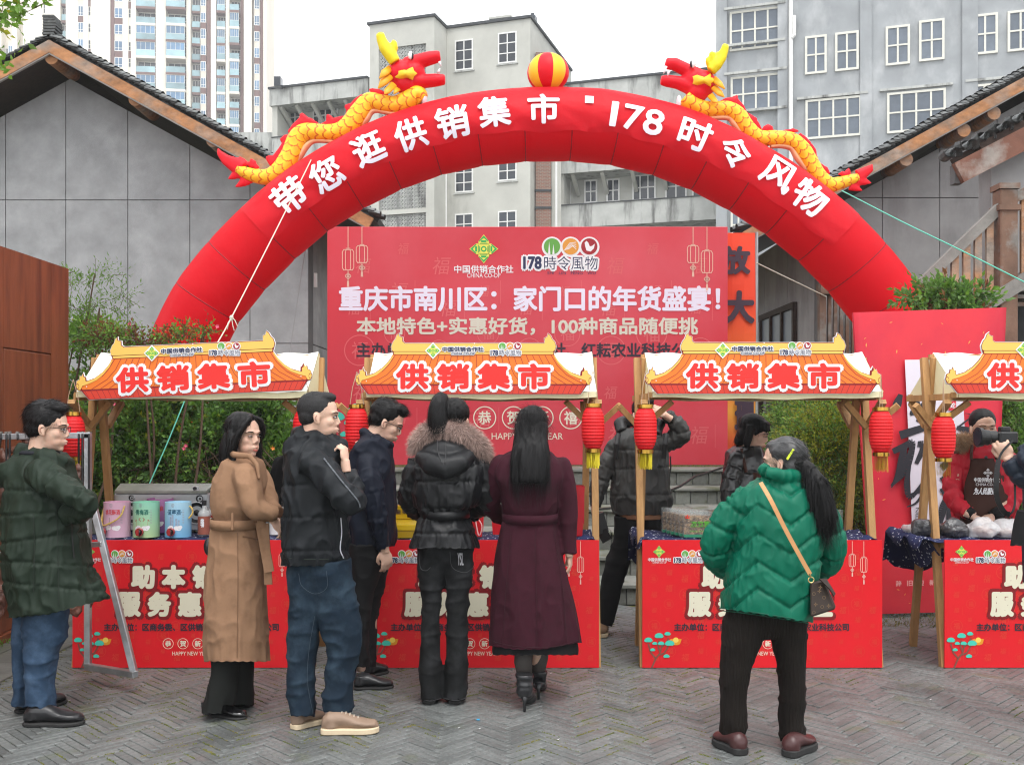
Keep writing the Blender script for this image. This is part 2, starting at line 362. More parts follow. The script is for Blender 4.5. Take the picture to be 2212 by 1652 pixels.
def gallery_wing(label,px0,px1,Yr,top,par_b,op_b,floor_b,wins,H2=None,deepwin=(1.7,1.75,3,2),refx=None,lowtop=None):
    """wing with open galleries: parapet, recessed wall with windows, balcony wall"""
    Fc=Facade(refx or px1,Yr,ANG); T=thing('gallery_building',label,'building',(Fc.O.x,Yr+2,0))
    y=lambda py:WZ(py,Yr)
    s0,s1=Fc.s_(px0),Fc.s_(px1); Ht=y(top)
    m=MB(); Fc.box(m,s0,s1,0,Ht-1,-10,-1.6); Fc.box(m,s0,s0+.35,0,Ht-.6,-1.6,-.01); Fc.box(m,s1-.2,s1,0,Ht-.6,-1.6,-.01); m.build('wall',conc_mid,T)
    m=MB(); Fc.box(m,s0-.1,s1,y(par_b),Ht,-10,.15); m.build('parapet',conc_band,T)
    m=MB(); Fc.box(m,s0-.15,s1,Ht,Ht+.12,-10,.25); m.build('roof_edge',dark_edge,T)
    for a,b in floor_b:
        m=MB(); Fc.box(m,s0-.02,s1,y(b),y(a),-1.6,.02); m.build('balcony_wall',conc_band,T)
        m=MB(); Fc.box(m,s0-.02,s1,y(a),y(a)+.05,-.3,.08); m.build('coping',dark_edge,T)
    Wm={}
    for x0,x1,y0,y1,c,r in wins:
        w=(x1-x0)/F*(Yr+1.6); h=(y1-y0)/F*(Yr+1.6); G=Facade(refx or px1,Yr,ANG); G.O=Fc.O-Fc.n*1.55
        k=(round(w,1),round(h,1),c,r)
        if k not in Wm: Wm[k]=window_mesh(w,h,c,r,.09,fr=white_fr,gl=glass_dark)
        put_window(G,Wm[k],G.s_(x0),WZ(y1,G.Y(x0)),T,.02)
    for i in range(6):
        s_=s0+(s1-s0)*(i+.5)/6; m=MB(); m.beam(Fc.P(s_,y(par_b)-.02,-.1),Fc.P(s_,y(par_b)-.9,-1.5),.2,.2); m.build('bracket',conc_mid,T)
    return T,Fc
middle_block()
T,_=gallery_wing('low grey gallery building left of the lattice building, dragon in front of it',588,797,58,171,208,0,[(278,330),(352,420)],
  [(622,658,233,277,2,2),(676,738,226,277,4,2),(745,790,222,277,2,2)])
m=MB(); m.box((WX(597,59.3),58.7,WZ(189,59)),(WX(611,59.3),59.3,WZ(169,59))); m.build('roof_box',glass_dark,T)
m=MB(); m.box((WX(500,60),60.5,0),(WX(588,60),64,WZ(281,60))); m.build('low_wall',conc_band,T)
gallery_wing('grey gallery building with open corridors behind the right half of the arch',1205,1600,57,184,375,0,[(443,492),(560,640)],
  [(1212,1234,395,448,2,2),(1262,1291,390,440,2,2),(1310,1338,386,438,2,2),(1366,1416,380,435,3,2),(1437,1482,378,432,2,2),(1495,1530,374,430,2,2)],refx=1240)
# --- right grey building ---
def right_building():
    Fc=Facade(1738,50,ANG); T=thing('cement_building','tall grey cement building with cream grid windows at the upper right','building',(14.7,52,0))
    s0=Fc.s_(1547); sp=Fc.s_(1702); s1=Fc.s_(2400); H=27
    m=MB(); Fc.box(m,s0,sp,0,H,-9,-.15); Fc.box(m,sp,s1,0,H-3.0+.0,-9,0)
    Fc.box(m,s0,s0+.55,0,H,-.15,.1); Fc.box(m,sp-.5,sp,0,H,-.15,.1)
    for px0,px1 in ((1858,1883),(2078,2112)): Fc.box(m,Fc.s_(px0),Fc.s_(px1),0,H-3,0,.12)
    m.build('wall',conc_grey,T)
    for (x0,x1,py) in ((1565,1697,25),(1565,1697,104),(1565,1700,165),(1568,1700,247),(1722,1875,218),(1900,2058,200),(2085,2300,180)):
        m=MB(); a,z=Fc.hit(x0,py); b=Fc.s_(x1); Fc.box(m,a,b,z,z+.12,0,.16); m.build('ledge',conc_band,T)
    Wm={}
    L=[(1576,1686,26,111,4,2),(1578,1688,167,245,4,2),(1739,1786,81,163,2,2),(1804,1855,73,156,2,2),(1913,1966,59,144,2,2),(1985,2040,47,135,2,2),(2100,2157,33,121,2,2),(2176,2230,27,114,2,2),
       (1740,1861,218,303,4,2),(1916,2043,200,290,4,2),(2092,2230,186,276,4,2),(1578,1690,310,388,4,2),(1578,1612,452,520,2,2),(1740,1790,395,470,2,2)]
    for x0,x1,y0,y1,c,r in L:
        a,z=Fc.hit(x0,y1); b=Fc.s_(x1); w=b-a; h=(y1-y0)/F*Fc.Y(x0); k=(c,r,round(w,1),round(h,1))
        if k not in Wm: Wm[k]=window_mesh(w,h,c,r,.11,depth=.12,fr=cream_fr,gl=glass_grey)
        w_=put_window(Fc,Wm[k],a,z,T,.08 if x0>1702 else -.06)
        # stickers left on the new panes
        st=MB()
        for i in range(c):
            for j in range(r):
                st.add([(w*(i+.5)/c+dx+random.uniform(-.1,.1)*0+((i*7+j*3)%3-1)*.07,-.0+.035,h*(j+.25+.3*((i+j)%2)/1.5)/r+dz) for dx,dz in((-.04,-.02),(.03,.015),(.03,.04),(-.04,.01))],[(0,1,2,3)])
        st.build('sticker',white_fr,w_,world=False)
    m=MB(); m.tube([Fc.P(sp+.15,0,.2),Fc.P(sp+.15,H-2,.2)],.11,8); m.build('drain_pipe',white_fr,T)
    m=MB(); s_=Fc.s_(1716); z=WZ(60,Fc.Y(1716)); m.tube([Fc.P(sp+.2,z-.6,.25),Fc.P(s_,z-.5,.25),Fc.P(s_,z+.5,.25)],.09,8); m.build('vent_pipe',white_fr,T)
    m=MB(); Fc.box(m,sp+.3,sp+2.5,H-2.98,H-2.4,-2.5,-2.3); m.build('roof_rail',dark_edge,T)
right_building()
# --- high rise ---
cream=mat('cream_cladding',(.74,.70,.61),.8,.05,.15); cream2=mat('warm_cream_cladding',(.66,.61,.52),.8,.05,.15); brown=mat('brown_spandrel',(.17,.095,.085),.8,.1,.5)
def tower(label,Yl,ang,x0,x1,bays,floor_h,z_lo,z_hi,top):
    Fc=Facade(x0,Yl,ang); T=thing('tower_block',label,'building',(Fc.O.x,Yl+5,0)); s=lambda px:Fc.s_(px)
    m=MB(); Fc.box(m,s(x0),s(x1),0,top,-16,-1.5); m.build('wall',cream2,T)
    cache={}
    for (kind,p0,p1) in bays:
        a,b=s(p0),s(p1)
        if kind=='pillar': m=MB(); Fc.box(m,a,b,0,top,-1.5,.3); m.build('pillar',cream,T); continue
        if kind=='plain': m=MB(); Fc.box(m,a,b,0,top,-1.5,0); m.build('wall_panel',cream,T); continue
        if kind=='brownstrip': m=MB(); Fc.box(m,a,b,0,top,-1.5,-.2); m.build('wall_panel',brown,T); continue
        z=z_lo; k=0
        while z<z_hi:
            w=b-a
            if kind=='win':
                key=('w',round(w,1))
                if key not in cache: cache[key]=window_mesh(w,1.9,2,2,.12,transom=[.55],fr=white_fr,gl=glass_blue)
                put_window(Fc,cache[key],a,z+.9,T,-1.0+.9)
                m=MB(); Fc.box(m,a,b,z+2.8,z+floor_h+.9,-1.5,-.12); m.build('spandrel',brown if k%2 else cream2,T)
            elif kind=='slot':
                key=('s',round(w,1))
                if key not in cache: cache[key]=window_mesh(w,1.7,1,2,.1,fr=cream_fr,gl=glass_dark)
                put_window(Fc,cache[key],a,z+1,T,-.1)
                m=MB(); Fc.box(m,a,b,z+2.7,z+floor_h+1,-1.5,-.12); m.build('spandrel',cream if k%3 else brown,T)
            else:   # balcony: slab edge, glass rail, recessed sliding window
                out={'balc':.3,'bay':.9,'rec':-.6}[kind]
                m=MB(); Fc.box(m,a,b,z-.3,z+.15,-1.5,out); m.build('balcony_slab',brown if (k%2 or kind=='rec') else cream,T)
                m=MB(); Fc.box(m,a+.05,b-.05,z+.15,z+1.25,out-.1,out-.05); m.build('glass_rail',glass_teal,T)
                if kind!='rec' and (k*7+int(p0))%3: 
                    key=('g',round(w,1))
                    if key not in cache: cache[key]=window_mesh(w-.1,1.5,4,1,.07,fr=cream_fr,gl=glass_blue)
                    put_window(Fc,cache[key],a+.05,z+1.25,T,out-.08)
                key=('b',round(w,1))
                if key not in cache: cache[key]=window_mesh(w,2.4,3,2,.1,fr=cream_fr,gl=glass_dark)
                put_window(Fc,cache[key],a,z+.2,T,-1.4)
            z+=floor_h; k+=1
    return T,Fc
tower('tall cream apartment tower with blue windows and glass balconies behind the left roof',182,math.radians(-8)*-1*-1,60,575,
 [('plain',60,93),('slot',93,98),('plain',98,130),('rec',130,142),('plain',142,168),('win',168,180),('plain',180,190),('slot',190,196),('plain',196,238),('brownstrip',238,246),('win',247,265),('plain',265,277),('slot',277,283),('pillar',284,294),
  ('balc',294,336),('pillar',337,359),('bay',360,402),('pillar',403,412),('rec',413,431),('win',433,445),('brownstrip',446,455),('pillar',456,467),('balc',468,487),('pillar',488,496),('bay',497,518),('brownstrip',519,526),('pillar',527,544),('win',549,561),('brownstrip',562,568),('pillar',569,575)],3.05,38,92,110)
tower('distant cream apartment tower at the upper left corner',235,0,-60,55,[('plain',-60,-20),('balc',-20,0),('pillar',0,4),('rec',5,14),('win',17,27),('pillar',28,38),('balc',39,51),('pillar',51,55)],3.05,50,88,100.5)
# ================= COURTYARD =================
plaster=mat('grey_pebble_plaster',(.27,.275,.28),.95,.16,3.5,bump=.8,bs=110,bd=.006,col2=(.35,.355,.36),c2p=(.48,.72),c2s=1.1)
plasterR=mat('grey_brown_plaster',(.31,.305,.305),.95,.14,2.5,bump=.5,bs=160,bd=.004,col2=(.21,.2,.2),c2p=(.5,.75),c2s=1.1,c2st=(2,2,.5))
joint=mat('joint_dark',(.12,.12,.122),.95,.1)
tile_m=mat('grey_clay_roof_tile',(.11,.115,.115),.85,.25,20,bump=.4,bs=40,col2=(.2,.21,.2),c2p=(.55,.75),c2s=14,rnd=.35)
wood_or=mat('weathered_orange_timber',(.36,.17,.075),.8,.35,4,bump=.4,bs=30,stretch=(2,6,3),col2=(.26,.22,.185),c2p=(.44,.66),c2s=.9)
wood_dk=mat('dark_stained_timber',(.035,.02,.014),.8,.3,4,bump=.3,bs=30,stretch=(1,6,8))
wood_br=mat('brown_stair_timber',(.16,.09,.06),.75,.3,4,bump=.4,bs=30,col2=(.22,.2,.18),c2p=(.5,.62),c2s=3)
wood_gr=mat('grey_weathered_timber',(.2,.19,.175),.85,.25,5,bump=.4,bs=40)
def clip(poly,a,b,c):   # keep a*x+b*z<=c
    out=[]
    for i in range(len(poly)):
        p,q=poly[i],poly[(i+1)%len(poly)]; fp=a*p[0]+b*p[1]-c; fq=a*q[0]+b*q[1]-c
        if fp<=0: out.append(p)
        if fp*fq<0: t=fp/(fp-fq); out.append((p[0]+(q[0]-p[0])*t,p[1]+(q[1]-p[1])*t))
    return out
def hall(label,sgn,ridge_px,wallpk_px,YR,YW,x_corner,m_pl,seams,zse,eave_x,far_x,nvis,zs=0):
    T=thing('plaster_hall',label,'building',(WX(ridge_px,YW),YW,0))
    Xr=WX(ridge_px,YR); Zr=WZ(81,YR)+zs; slope=.55
    top=lambda x:Zr-abs(x-Xr)*slope                # roof line of the verge
    Zw=WZ(171,YW)+zs; Xw=Xr
    wt=lambda x:Zw-abs(x-Xw)*slope
    # backing wall and side wall
    xa,xb=sorted((x_corner,far_x))
    m=MB(); pts=[(xa,-.3),(xb,-.3),(xb,wt(xb)),(Xw,Zw),(xa,wt(xa))] if xa<Xw<xb else [(xa,-.3),(xb,-.3),(xb,wt(xb)),(xa,wt(xa))]
    m.prism(pts,YW+.02,YW+.3); m.build('wall',joint,T)
    sw=MB(); xs=x_corner; d=.25*(-sgn); zt=wt(xs); y=YW+.32
    while y<YW+9.5:
        m=MB(); y1=min(y+1.32,YW+9.6)
        for z0,z1 in ((-.3,.66),(.672,2.53),(2.545,zt-.02)): 
            m.box((min(xs,xs-.2*sgn),y,z0),(max(xs,xs-.2*sgn),y1-.02,z1))
        m.build('side_panel',m_pl,T); y=y1
    # plaster panels with recessed joints
    xsm=sorted([xa]+[x for x in seams if xa<x<xb]+[xb]); zsm=[-.3]+zse+[9]
    g=.0055
    for i in range(len(xsm)-1):
        for j in range(len(zsm)-1):
            P=[(xsm[i]+g,zsm[j]+g),(xsm[i+1]-g,zsm[j]+g),(xsm[i+1]-g,zsm[j+1]-g),(xsm[i]+g,zsm[j+1]-g)]
            P=clip(P,slope,1,Zw+slope*Xw); P=clip(P,-slope,1,Zw-slope*Xw)
            if len(P)>2: 
                m=MB(); m.prism(P,YW,YW+.03); m.build('wall_panel',m_pl,T)
    # roof: soffit boards, bargeboards, purlins
    L=[(Xr,eave_x if sgn>0 else far_x),(Xr,far_x if sgn>0 else eave_x)]
    for side in (-1,1):
        xe=(eave_x if (side*sgn>0) else (Xr+side*5.2))
        n=Vector((side*slope,0,1)).normalized(); dirv=Vector((side,0,-slope)).normalized(); Lg=(abs(xe-Xr))/dirv.x*side
        A=Vector((Xr,0,Zr)); off=lambda k,a:A+dirv*a-n*k
        def slab(mb,k0,k1,y0,y1,a0=0,a1=None):
            a1=Lg if a1 is None else a1; P=[off(k1,a0+k1*slope),off(k1,a1),off(k0,a1),off(k0,a0+k0*slope)]
            mb.prism([(p.x,p.z) for p in P],y0,y1)
        m=MB(); slab(m,.03,.09,YR+.03,YW+10); rf=m.build('roof',wood_dk,T)
        m=MB(); slab(m,.035,.175,YR-.03,YR+.025); m.build('bargeboard',wood_or,rf)
        m=MB(); slab(m,.175,.19,YR-.02,YR+.02); m.build('board_trim',mat('pale_board_trim',(.35,.33,.31),.6,.1),rf)
        # tiles along the verge and upper surface
        nt_=int(Lg/.074); tm=None
        cv=MB(); cv.lathe([(.11,0),(.11,.15)],(0,0,0),6,a0=.2*PI,a1=.8*PI,ax='x'); cv.lathe([(.084,.15),(.084,0)],(0,0,0),6,a0=.2*PI,a1=.8*PI,ax='x')
        k=len(cv.v)//2
        for e in range(6): pass
        cv.f+= [(0,7,7+14,14),(6,20,27,13)]; cv.m+=[0,0]
        me=bpy.data.meshes.new('roof_tile'); me.from_pydata([(v[0],v[1],v[2]-.075) for v in cv.v],[],cv.f); me.materials.append(tile_m)
        ang=math.atan(slope)*side
        for i in range(nt_):
            for row in range(2):
                a=i*.074+.02+(.03 if row else 0); p=off(-.012-.02*(i%2)*0-row*.012,a)
                if side>0: o=inst(me,'roof_tile',rf,(p.x,YR+.04+row*.15+random.uniform(-.01,.01),p.z+.008),(0,ang+random.uniform(-.05,.05)-.26*side,0))
                else: o=inst(me,'roof_tile',rf,(p.x,YR+.04+row*.15+random.uniform(-.01,.01),p.z+.008),(0,ang+.12+random.uniform(-.05,.05),PI) if False else (0,0,0)); 
                if side<0: o.matrix_basis=Matrix.Translation(o.location)@Matrix.Rotation(PI,4,'Z')@Matrix.Rotation(-ang-.26+random.uniform(-.05,.05),4,'Y')
        m=MB(); slab(m,-.035,.03,YR+.3,YW+10); u=m.build('tile_field',tile_m,rf); u['kind']='stuff'
    m=MB()
    for a,b in ((109,123),(290,213),(458,302)) if sgn>0 else ():
        p=W(a,b,YR); pm=MB(); pm.tube([(p.x,YR+.03,p.z),(p.x,YW+.1,p.z)],.085,12); pm.build('purlin',[wood_or],T,smooth=False)
    return T,top,wt,Xr,Zr
hallL,topL,wtL,XrL,ZrL=hall('grey plastered gabled hall with tiled roof and orange timber edge on the left',1,108,152,12.43,13.0,-2.66,plaster,
   [WX(p,13) for p in(12,142,276,410,540)]+[WX(12,13)-.804],[.66,2.53,4.40],-1.71,-8.6,0)
# ridge ornament
m=MB()
for i in range(7): 
    m.obox((XrL+.005+math.sin(i*.5)*.02-.02,12.5,ZrL+.04+i*.036),(.085-.004*abs(i-3),0,0),(0,.1,0),(0.0,0,.015))
m.box((XrL-.05,12.45,ZrL),(XrL+.13,12.8,ZrL+.05)); m.build('ridge_ornament',tile_m,hallL,bevel=.004)
# small fitting on the side wall
tag(MB().box((WX(681,13.3),13.2,WZ(622,13.3)),(WX(684,13.3)+.02,13.25,WZ(592,13.3))).build('wall_lamp',white_fr),'small white fitting on the side wall left of the big backdrop','wall fitting')
hallR,topR,wtR,XrR,ZrR=hall('grey plastered hall with tiled roof and orange timber edge on the right',-1,2340,2340,12.43,13.0,WX(1775,13),plasterR,
   [WX(p,13) for p in(1906,2030,2154,2278)],[.66,2.53,4.43],2.86,8.6,0,zs=-.05)
for px,py in ((2085,262),(1960,325),(2150,225)):
    p=W(px,py+18,12.43); pm=MB(); pm.tube([(p.x,12.46,p.z),(p.x,13.1,p.z)],.085,12); pm.build('purlin',wood_or,hallR)
# high windows in the side wall of the right hall, slatted shutter at its corner
Y0,Y1=14.1,17.3; xw=WX(1775,13)-.01
m=MB(); z0,z1=2.45,3.2
m.box((xw-.06,Y0,z0),(xw,Y1,z0+.08)); m.box((xw-.06,Y0,z1-.08),(xw,Y1,z1))
for i in range(6): y=Y0+(Y1-Y0-.08)*i/5; m.box((xw-.055,y,z0+.08),(xw,y+.08,z1-.08))
w_=m.build('window_frame',wood_dk,hallR)
m=MB()
for i in range(5): y=Y0+(Y1-Y0-.08)*i/5; m.box((xw-.02,y+.09,z0+.09),(xw-.01,y+.08+(Y1-Y0-.08)/5-.02,z1-.09))
m.build('pane',glass_grey,w_)
m=MB(); m.box((xw-.06,14.0,.9),(xw,15.6,2.1)); m.box((xw-.06,16.0,.9),(xw,17.6,2.1)); m.build('window_frame',wood_dk,hallR)
SH=thing('slatted_screen','brown vertical slat screen between the arch leg and the right hall wall','screen',(WX(1800,12.7),12.7,0))
xl=WX(1776,12.7)
m=MB(); m.box((xl-.06,12.55,WZ(636,12.6)),(xl+.75,12.75,WZ(612,12.6))); m.box((xl-.06,12.6,0),(xl+.02,12.7,WZ(636,12.6)-.003)); m.build('frame',wood_br,SH)
for i in range(9): MB().box((xl+.05+i*.075,12.61,.8),(xl+.09+i*.075,12.66,WZ(636,12.6)-.003)).build('slat',wood_br,SH)
# second, nearer roof at the right
PR=thing('porch_roof','near tiled porch roof with a thick brown beam at the right edge','roof',(4.9,10.6,0))
Yp=10.6; A=W(2062,352,Yp); B=W(2560,95,Yp); d=(B-A).normalized(); n=Vector((-d.z,0,d.x))
def pslab(k0,k1,y0,y1,a=A,b=B): 
    P=[a-n*k1,b-n*k1,b-n*k0,a-n*k0]; m=MB(); m.prism([(p.x,p.z) for p in P],y0,y1); return m
pslab(-.07,.0,Yp+.05,Yp+.75,A+d*.35,B).build('roof_deck',wood_dk,PR)
pslab(.0,.23,Yp,Yp+.08).build('beam',mat('redbrown_beam',(.16,.065,.04),.7,.3,3,bump=.3,bs=30,col2=(.3,.26,.23),c2p=(.55,.68),c2s=2),PR)

me=bpy.data.meshes.new('roof_tile'); cv=MB(); cv.lathe([(.07,0),(.07,.13)],(0,0,-.05),7,a0=-.1*PI,a1=1.1*PI,ax='y',caps=False); cv.lathe([(.055,.13),(.055,0)],(0,0,-.05),7,a0=-.1*PI,a1=1.1*PI,ax='y'); me.from_pydata(cv.v,[],cv.f); me.materials.append(tile_m)
Lp=(B-A).length
for i in range(int(Lp/.1)):
    p=A+d*(i*.1)+n*(.09+(.03 if i%2 else 0)); inst(me,'roof_tile',PR,(p.x,Yp+.02+random.uniform(-.02,.02),p.z),(random.uniform(-.2,.2),0 if i%2 else PI,0))
    if i%2: inst(me,'roof_tile',PR,(p.x,Yp+.2,p.z+.03),(random.uniform(-.2,.2),0,0))
MB().box((WX(2070,Yp),Yp+.085,WZ(392,Yp)),(WX(2088,Yp),Yp+.2,WZ(350,Yp))).build('post_bracket',joint,PR)
m=MB(); m.box((5.25,10.9,-.3),(9,11.2,WZ(300,11))); m.build('back_wall',plasterR,PR)
m=MB(); m.box((WX(2085,11),10.7,0),(WX(2085,11)+.12,10.8,WZ(690,10.7)));
# wooden outdoor stair with railing
ST=thing('wooden_stair','brown timber outdoor stair with railing boards at the right edge','stair',(4.6,10.2,0))
Ys=10.2
def q(px,py): return W(px,py,Ys)
MB().beam(q(1985,618),q(2172,436),.1,.09,(0,1,0)).build('handrail',wood_gr,ST)
MB().beam(q(2168,440),q(2300,372),.1,.09,(0,1,0)).build('handrail',wood_br,ST)
m=MB(); a=q(2152,690);b=q(2190,400); m.box((a.x,Ys-.09,.0),(b.x,Ys+.09,WZ(412,Ys))); m.build('newel_post',wood_br,ST,bevel=.01)
MB().box((a.x-.02,Ys-.11,WZ(458,Ys)),(b.x+.02,Ys+.11,WZ(446,Ys))).build('post_cap',wood_br,ST); m=MB(); m.box((a.x-.015,Ys-.105,WZ(412,Ys)),(b.x+.015,Ys+.105,WZ(400,Ys))); m.build('post_cap',wood_br,ST)
MB().beam(q(1990,742),q(2330,530),.14,.22,(0,1,0)).build('stringer',wood_gr,ST)
MB().beam(q(2075,690),q(2135,640),.12,.2,(0,1,0)).build('brace',wood_br,ST)
for i,px in enumerate(range(2012,2330,25)):
    if 2148<px<2192: continue
    yt=618-(px-1985)*.973 if px<2168 else 440-(px-2168)*.515; yb=742-(px-1990)*.6235
    m=MB(); a=q(px-7.5,yb-8); b=q(px+7.5,yt+6); m.box((a.x,Ys-.02,a.z),(b.x,Ys+.02,b.z)); m.build('baluster',wood_or,ST)
for i in range(9): 
    a=q(2060+i*26,742-(70+i*26)*.6235+25); MB().box((a.x,Ys+.1,a.z),(a.x+.3,Ys+1.2,a.z+.04)).build('tread',wood_br,ST)
m=MB(); m.box((WX(1995,10.8),10.75,-.3),(9,10.85,WZ(640,10.8))); m.build('under_stair_shade',inner_dark,ST)  # dark sheet painted as the shade beneath the stair, not a real wall
# ---------- ground ----------
gm=mat('mossy_joint_soil',(.05,.052,.032),.95,.35,30,bump=.5,bs=80,col2=(.13,.14,.03),c2p=(.48,.6),c2s=5)
brick_p=mat('grey_paving_brick',(.150,.160,.157),.46,.3,32,bump=.8,bs=38,bd=.008,col2=(.085,.09,.087),c2p=(.5,.72),c2s=2.2,island=.17,spec=.5)
def tint(m,c,lo,hi,s,amt=1,seedv=0):
    n=m.node_tree.nodes;l=m.node_tree.links;p=n['Principled BSDF']; src=p.inputs['Base Color'].links[0].from_socket
    ge=n.new('ShaderNodeNewGeometry'); t=n.new('ShaderNodeTexNoise'); t.inputs['Scale'].default_value=s; t.inputs['Detail'].default_value=6; 
    ad=n.new('ShaderNodeVectorMath'); ad.inputs[1].default_value=(seedv,seedv,0); l.new(ge.outputs['Position'],ad.inputs[0]); l.new(ad.outputs[0],t.inputs['Vector'])
    r=n.new('ShaderNodeMapRange'); r.inputs[1].default_value=lo; r.inputs[2].default_value=hi; r.inputs[4].default_value=amt; l.new(t.outputs[0],r.inputs[0])
    x=n.new('ShaderNodeMix'); x.data_type='RGBA'; l.new(r.outputs[0],x.inputs[0]); l.new(src,x.inputs[6]); x.inputs[7].default_value=(*c,1); l.new(x.outputs[2],p.inputs['Base Color'])
tint(brick_p,(.17,.085,.075),.62,.76,3.1,.5,3); tint(brick_p,(.10,.12,.04),.6,.75,4.2,.55,11); tint(brick_p,(.05,.052,.05),.58,.72,1.3,.6,31)
G=MB(); G.box((-150,-20,-1),(190,290,-.016)); gnd=G.build('ground',mat('bare_ground',(.14,.14,.125),.9,.3,.8,bump=.4,bs=5)); struct(gnd)
G=MB(); G.quad((-6.5,1.5,-.0105),(6.5,1.5,-.0105),(6.5,8.6,-.0105),(-6.5,8.6,-.0105)); bed=G.build('paving_bed',gm); struct(bed)
pav=bpy.data.objects.new('pavement',None); COL.objects.link(pav); struct(pav)
Lb,Wb=.235,.047; K=5; gap=.0038; al=math.radians(45); ca,sa=math.cos(al),math.sin(al)
bricks=[]
U=Wb; Lk=K*U
for j in range(-210,210):
    for i in range(-26,26):
        ox,oy=(j+2*K*i)*U,j*U
        for (x0,y0,w,h) in ((ox,oy,Lk,U),(ox+Lk,oy-(K-1)*U,U,Lk)):
            cx,cy=x0+w/2,y0+h/2; X=cx*ca-cy*sa; Y=cx*sa+cy*ca+5.5
            if not(3.6<Y<8.32): continue
            if abs(X)>Y*.515+.5: continue
            if X<-3.05-.0*(Y-5) and Y>5.2: continue
            bricks.append((X,Y,w,h))
def brick_geo(mb,X,Y,w,h,rnd):
    g=gap/2+rnd.uniform(-.0005,.0012); hx,hy=w/2-g,h/2-g; z=rnd.uniform(-.0025,.0015); r=rnd.uniform(-.012,.012)+al; c,s=math.cos(r),math.sin(r); tx,ty=rnd.uniform(-.006,.006),rnd.uniform(-.012,.012)
    e=.003; P=[]
    for k,(zz,ins) in enumerate(((-.02,0),(z-.003,0),(z,e))):
        for a,b in((-1,-1),(1,-1),(1,1),(-1,1)):
            x,y=a*(hx-ins),b*(hy-ins); P.append((X+x*c-y*s,Y+x*s+y*c,zz+(x*tx+y*ty if k else 0)))
    mb.add(P,[(0,1,5,4),(1,2,6,5),(2,3,7,6),(3,0,4,7),(4,5,9,8),(5,6,10,9),(6,7,11,10),(7,4,8,11),(8,9,10,11)])
rr=random.Random(3)
vis=[b for b in bricks if b[1]>4.45 and abs(b[0])<b[1]*.512]
near=set(sorted(vis,key=lambda b:b[1])[:300])
protos=[]
for k in range(6):
    m=MB(); brick_geo(m,0,0,Lk,U,rr); me=bpy.data.meshes.new('brick'); me.from_pydata(m.v,[],m.f); me.materials.append(brick_p); protos.append(me)
rest=MB()
for b in bricks:
    if b in near:
        inst(protos[rr.randrange(6)],'brick',pav,(b[0],b[1],0),(0,0,0 if b[2]>b[3] else PI/2))
    else: brick_geo(rest,*b,rr)
o=rest.build('brick_field',brick_p,pav); o['kind']='stuff'
# large worn slabs on the far left
slab_m=mat('worn_stone_slab',(.12,.12,.11),.6,.2,6,bump=.5,bs=30,rnd=.15,col2=(.08,.085,.06),c2p=(.5,.7),c2s=3)
for i in range(6):
    for j in range(2):
        y0=5.25+i*.55; x0=-3.75+j*.36
        m=MB(); m.box((x0+.004,y0+.004,-.03),(x0+.352,y0+.545,-.001+rr.uniform(-.002,.002))); m.build('paving_slab',slab_m,pav,bevel=.004)
# moss tufts and grass in the joints
tm=mat('moss_green',(.095,.11,.022),.95,.4,60,col2=(.16,.135,.04),c2p=(.5,.6),c2s=9)
m=MB()
def hit_moss(x,y): return vn(np.array([[x,y,0]]),.9)[0]*.6+vn(np.array([[x,y,5]]),3.1)[0]*.4
cand=rr.sample(bricks,min(len(bricks),2600))
for X,Y,w,h in cand:
    if hit_moss(X,Y)<.47: continue
    c=(1,0) if w>h else (0,1); hw,hh=w/2,h/2; sd=rr.choice((-1,1)); base=rr.uniform(-.4,.4)
    for k in range(rr.randint(9,26)):
        t=(base+rr.gauss(0,.16))*max(w,h); 
        lx,ly=(t,sd*hh) if w>h else (sd*hw,t)
        x=X+lx*ca-ly*sa+rr.gauss(0,.003); y=Y+lx*sa+ly*ca+rr.gauss(0,.003); r=rr.uniform(.003,.0078); a=rr.uniform(0,6)
        m.add([(x+r*math.cos(a),y+r*math.sin(a),-.003),(x+r*math.cos(a+2.1),y+r*math.sin(a+2.1),-.003),(x+r*math.cos(a+4.2),y+r*math.sin(a+4.2),-.003),(x,y,rr.uniform(.001,.004))],[(0,1,3),(1,2,3),(2,0,3)])
tag(m.build('moss',tm),'green and ochre moss in the joints of the herringbone bricks','moss',kind='stuff')
lit=mat('litter_white',(.75,.76,.78),.6,0)
for k,(px,py,c) in enumerate(((1206,1658-60,'w'),(1036,1575,'w'),(991,1573,'w'),(952,1487,'w'),(1720,1538,'w'),(2010,1512,'w'),(150,1514,'w'),(1190,1455,'w'))):
    p=Vector((0,0,0)); Yg=CH*F/(py-HZ); x=WX(px,Yg)
    m=MB(); m.add([(x-.007,Yg,.004),(x,Yg-.006,.005),(x+.008,Yg+.002,.009),(x+.001,Yg+.008,.004)],[(0,1,2,3)]); 
    tag(m.build('litter',lit),'tiny white scrap of litter lying on the brick paving','litter','white scraps on the paving')
Yg=CH*F/(1555-HZ); x=WX(1033,Yg); tag(MB().box((x-.008,Yg-.004,.002),(x+.008,Yg+.005,.007)).build('litter',mat('litter_blue',(.05,.4,.7),.5,0)),'tiny bright blue scrap of litter on the paving','litter')
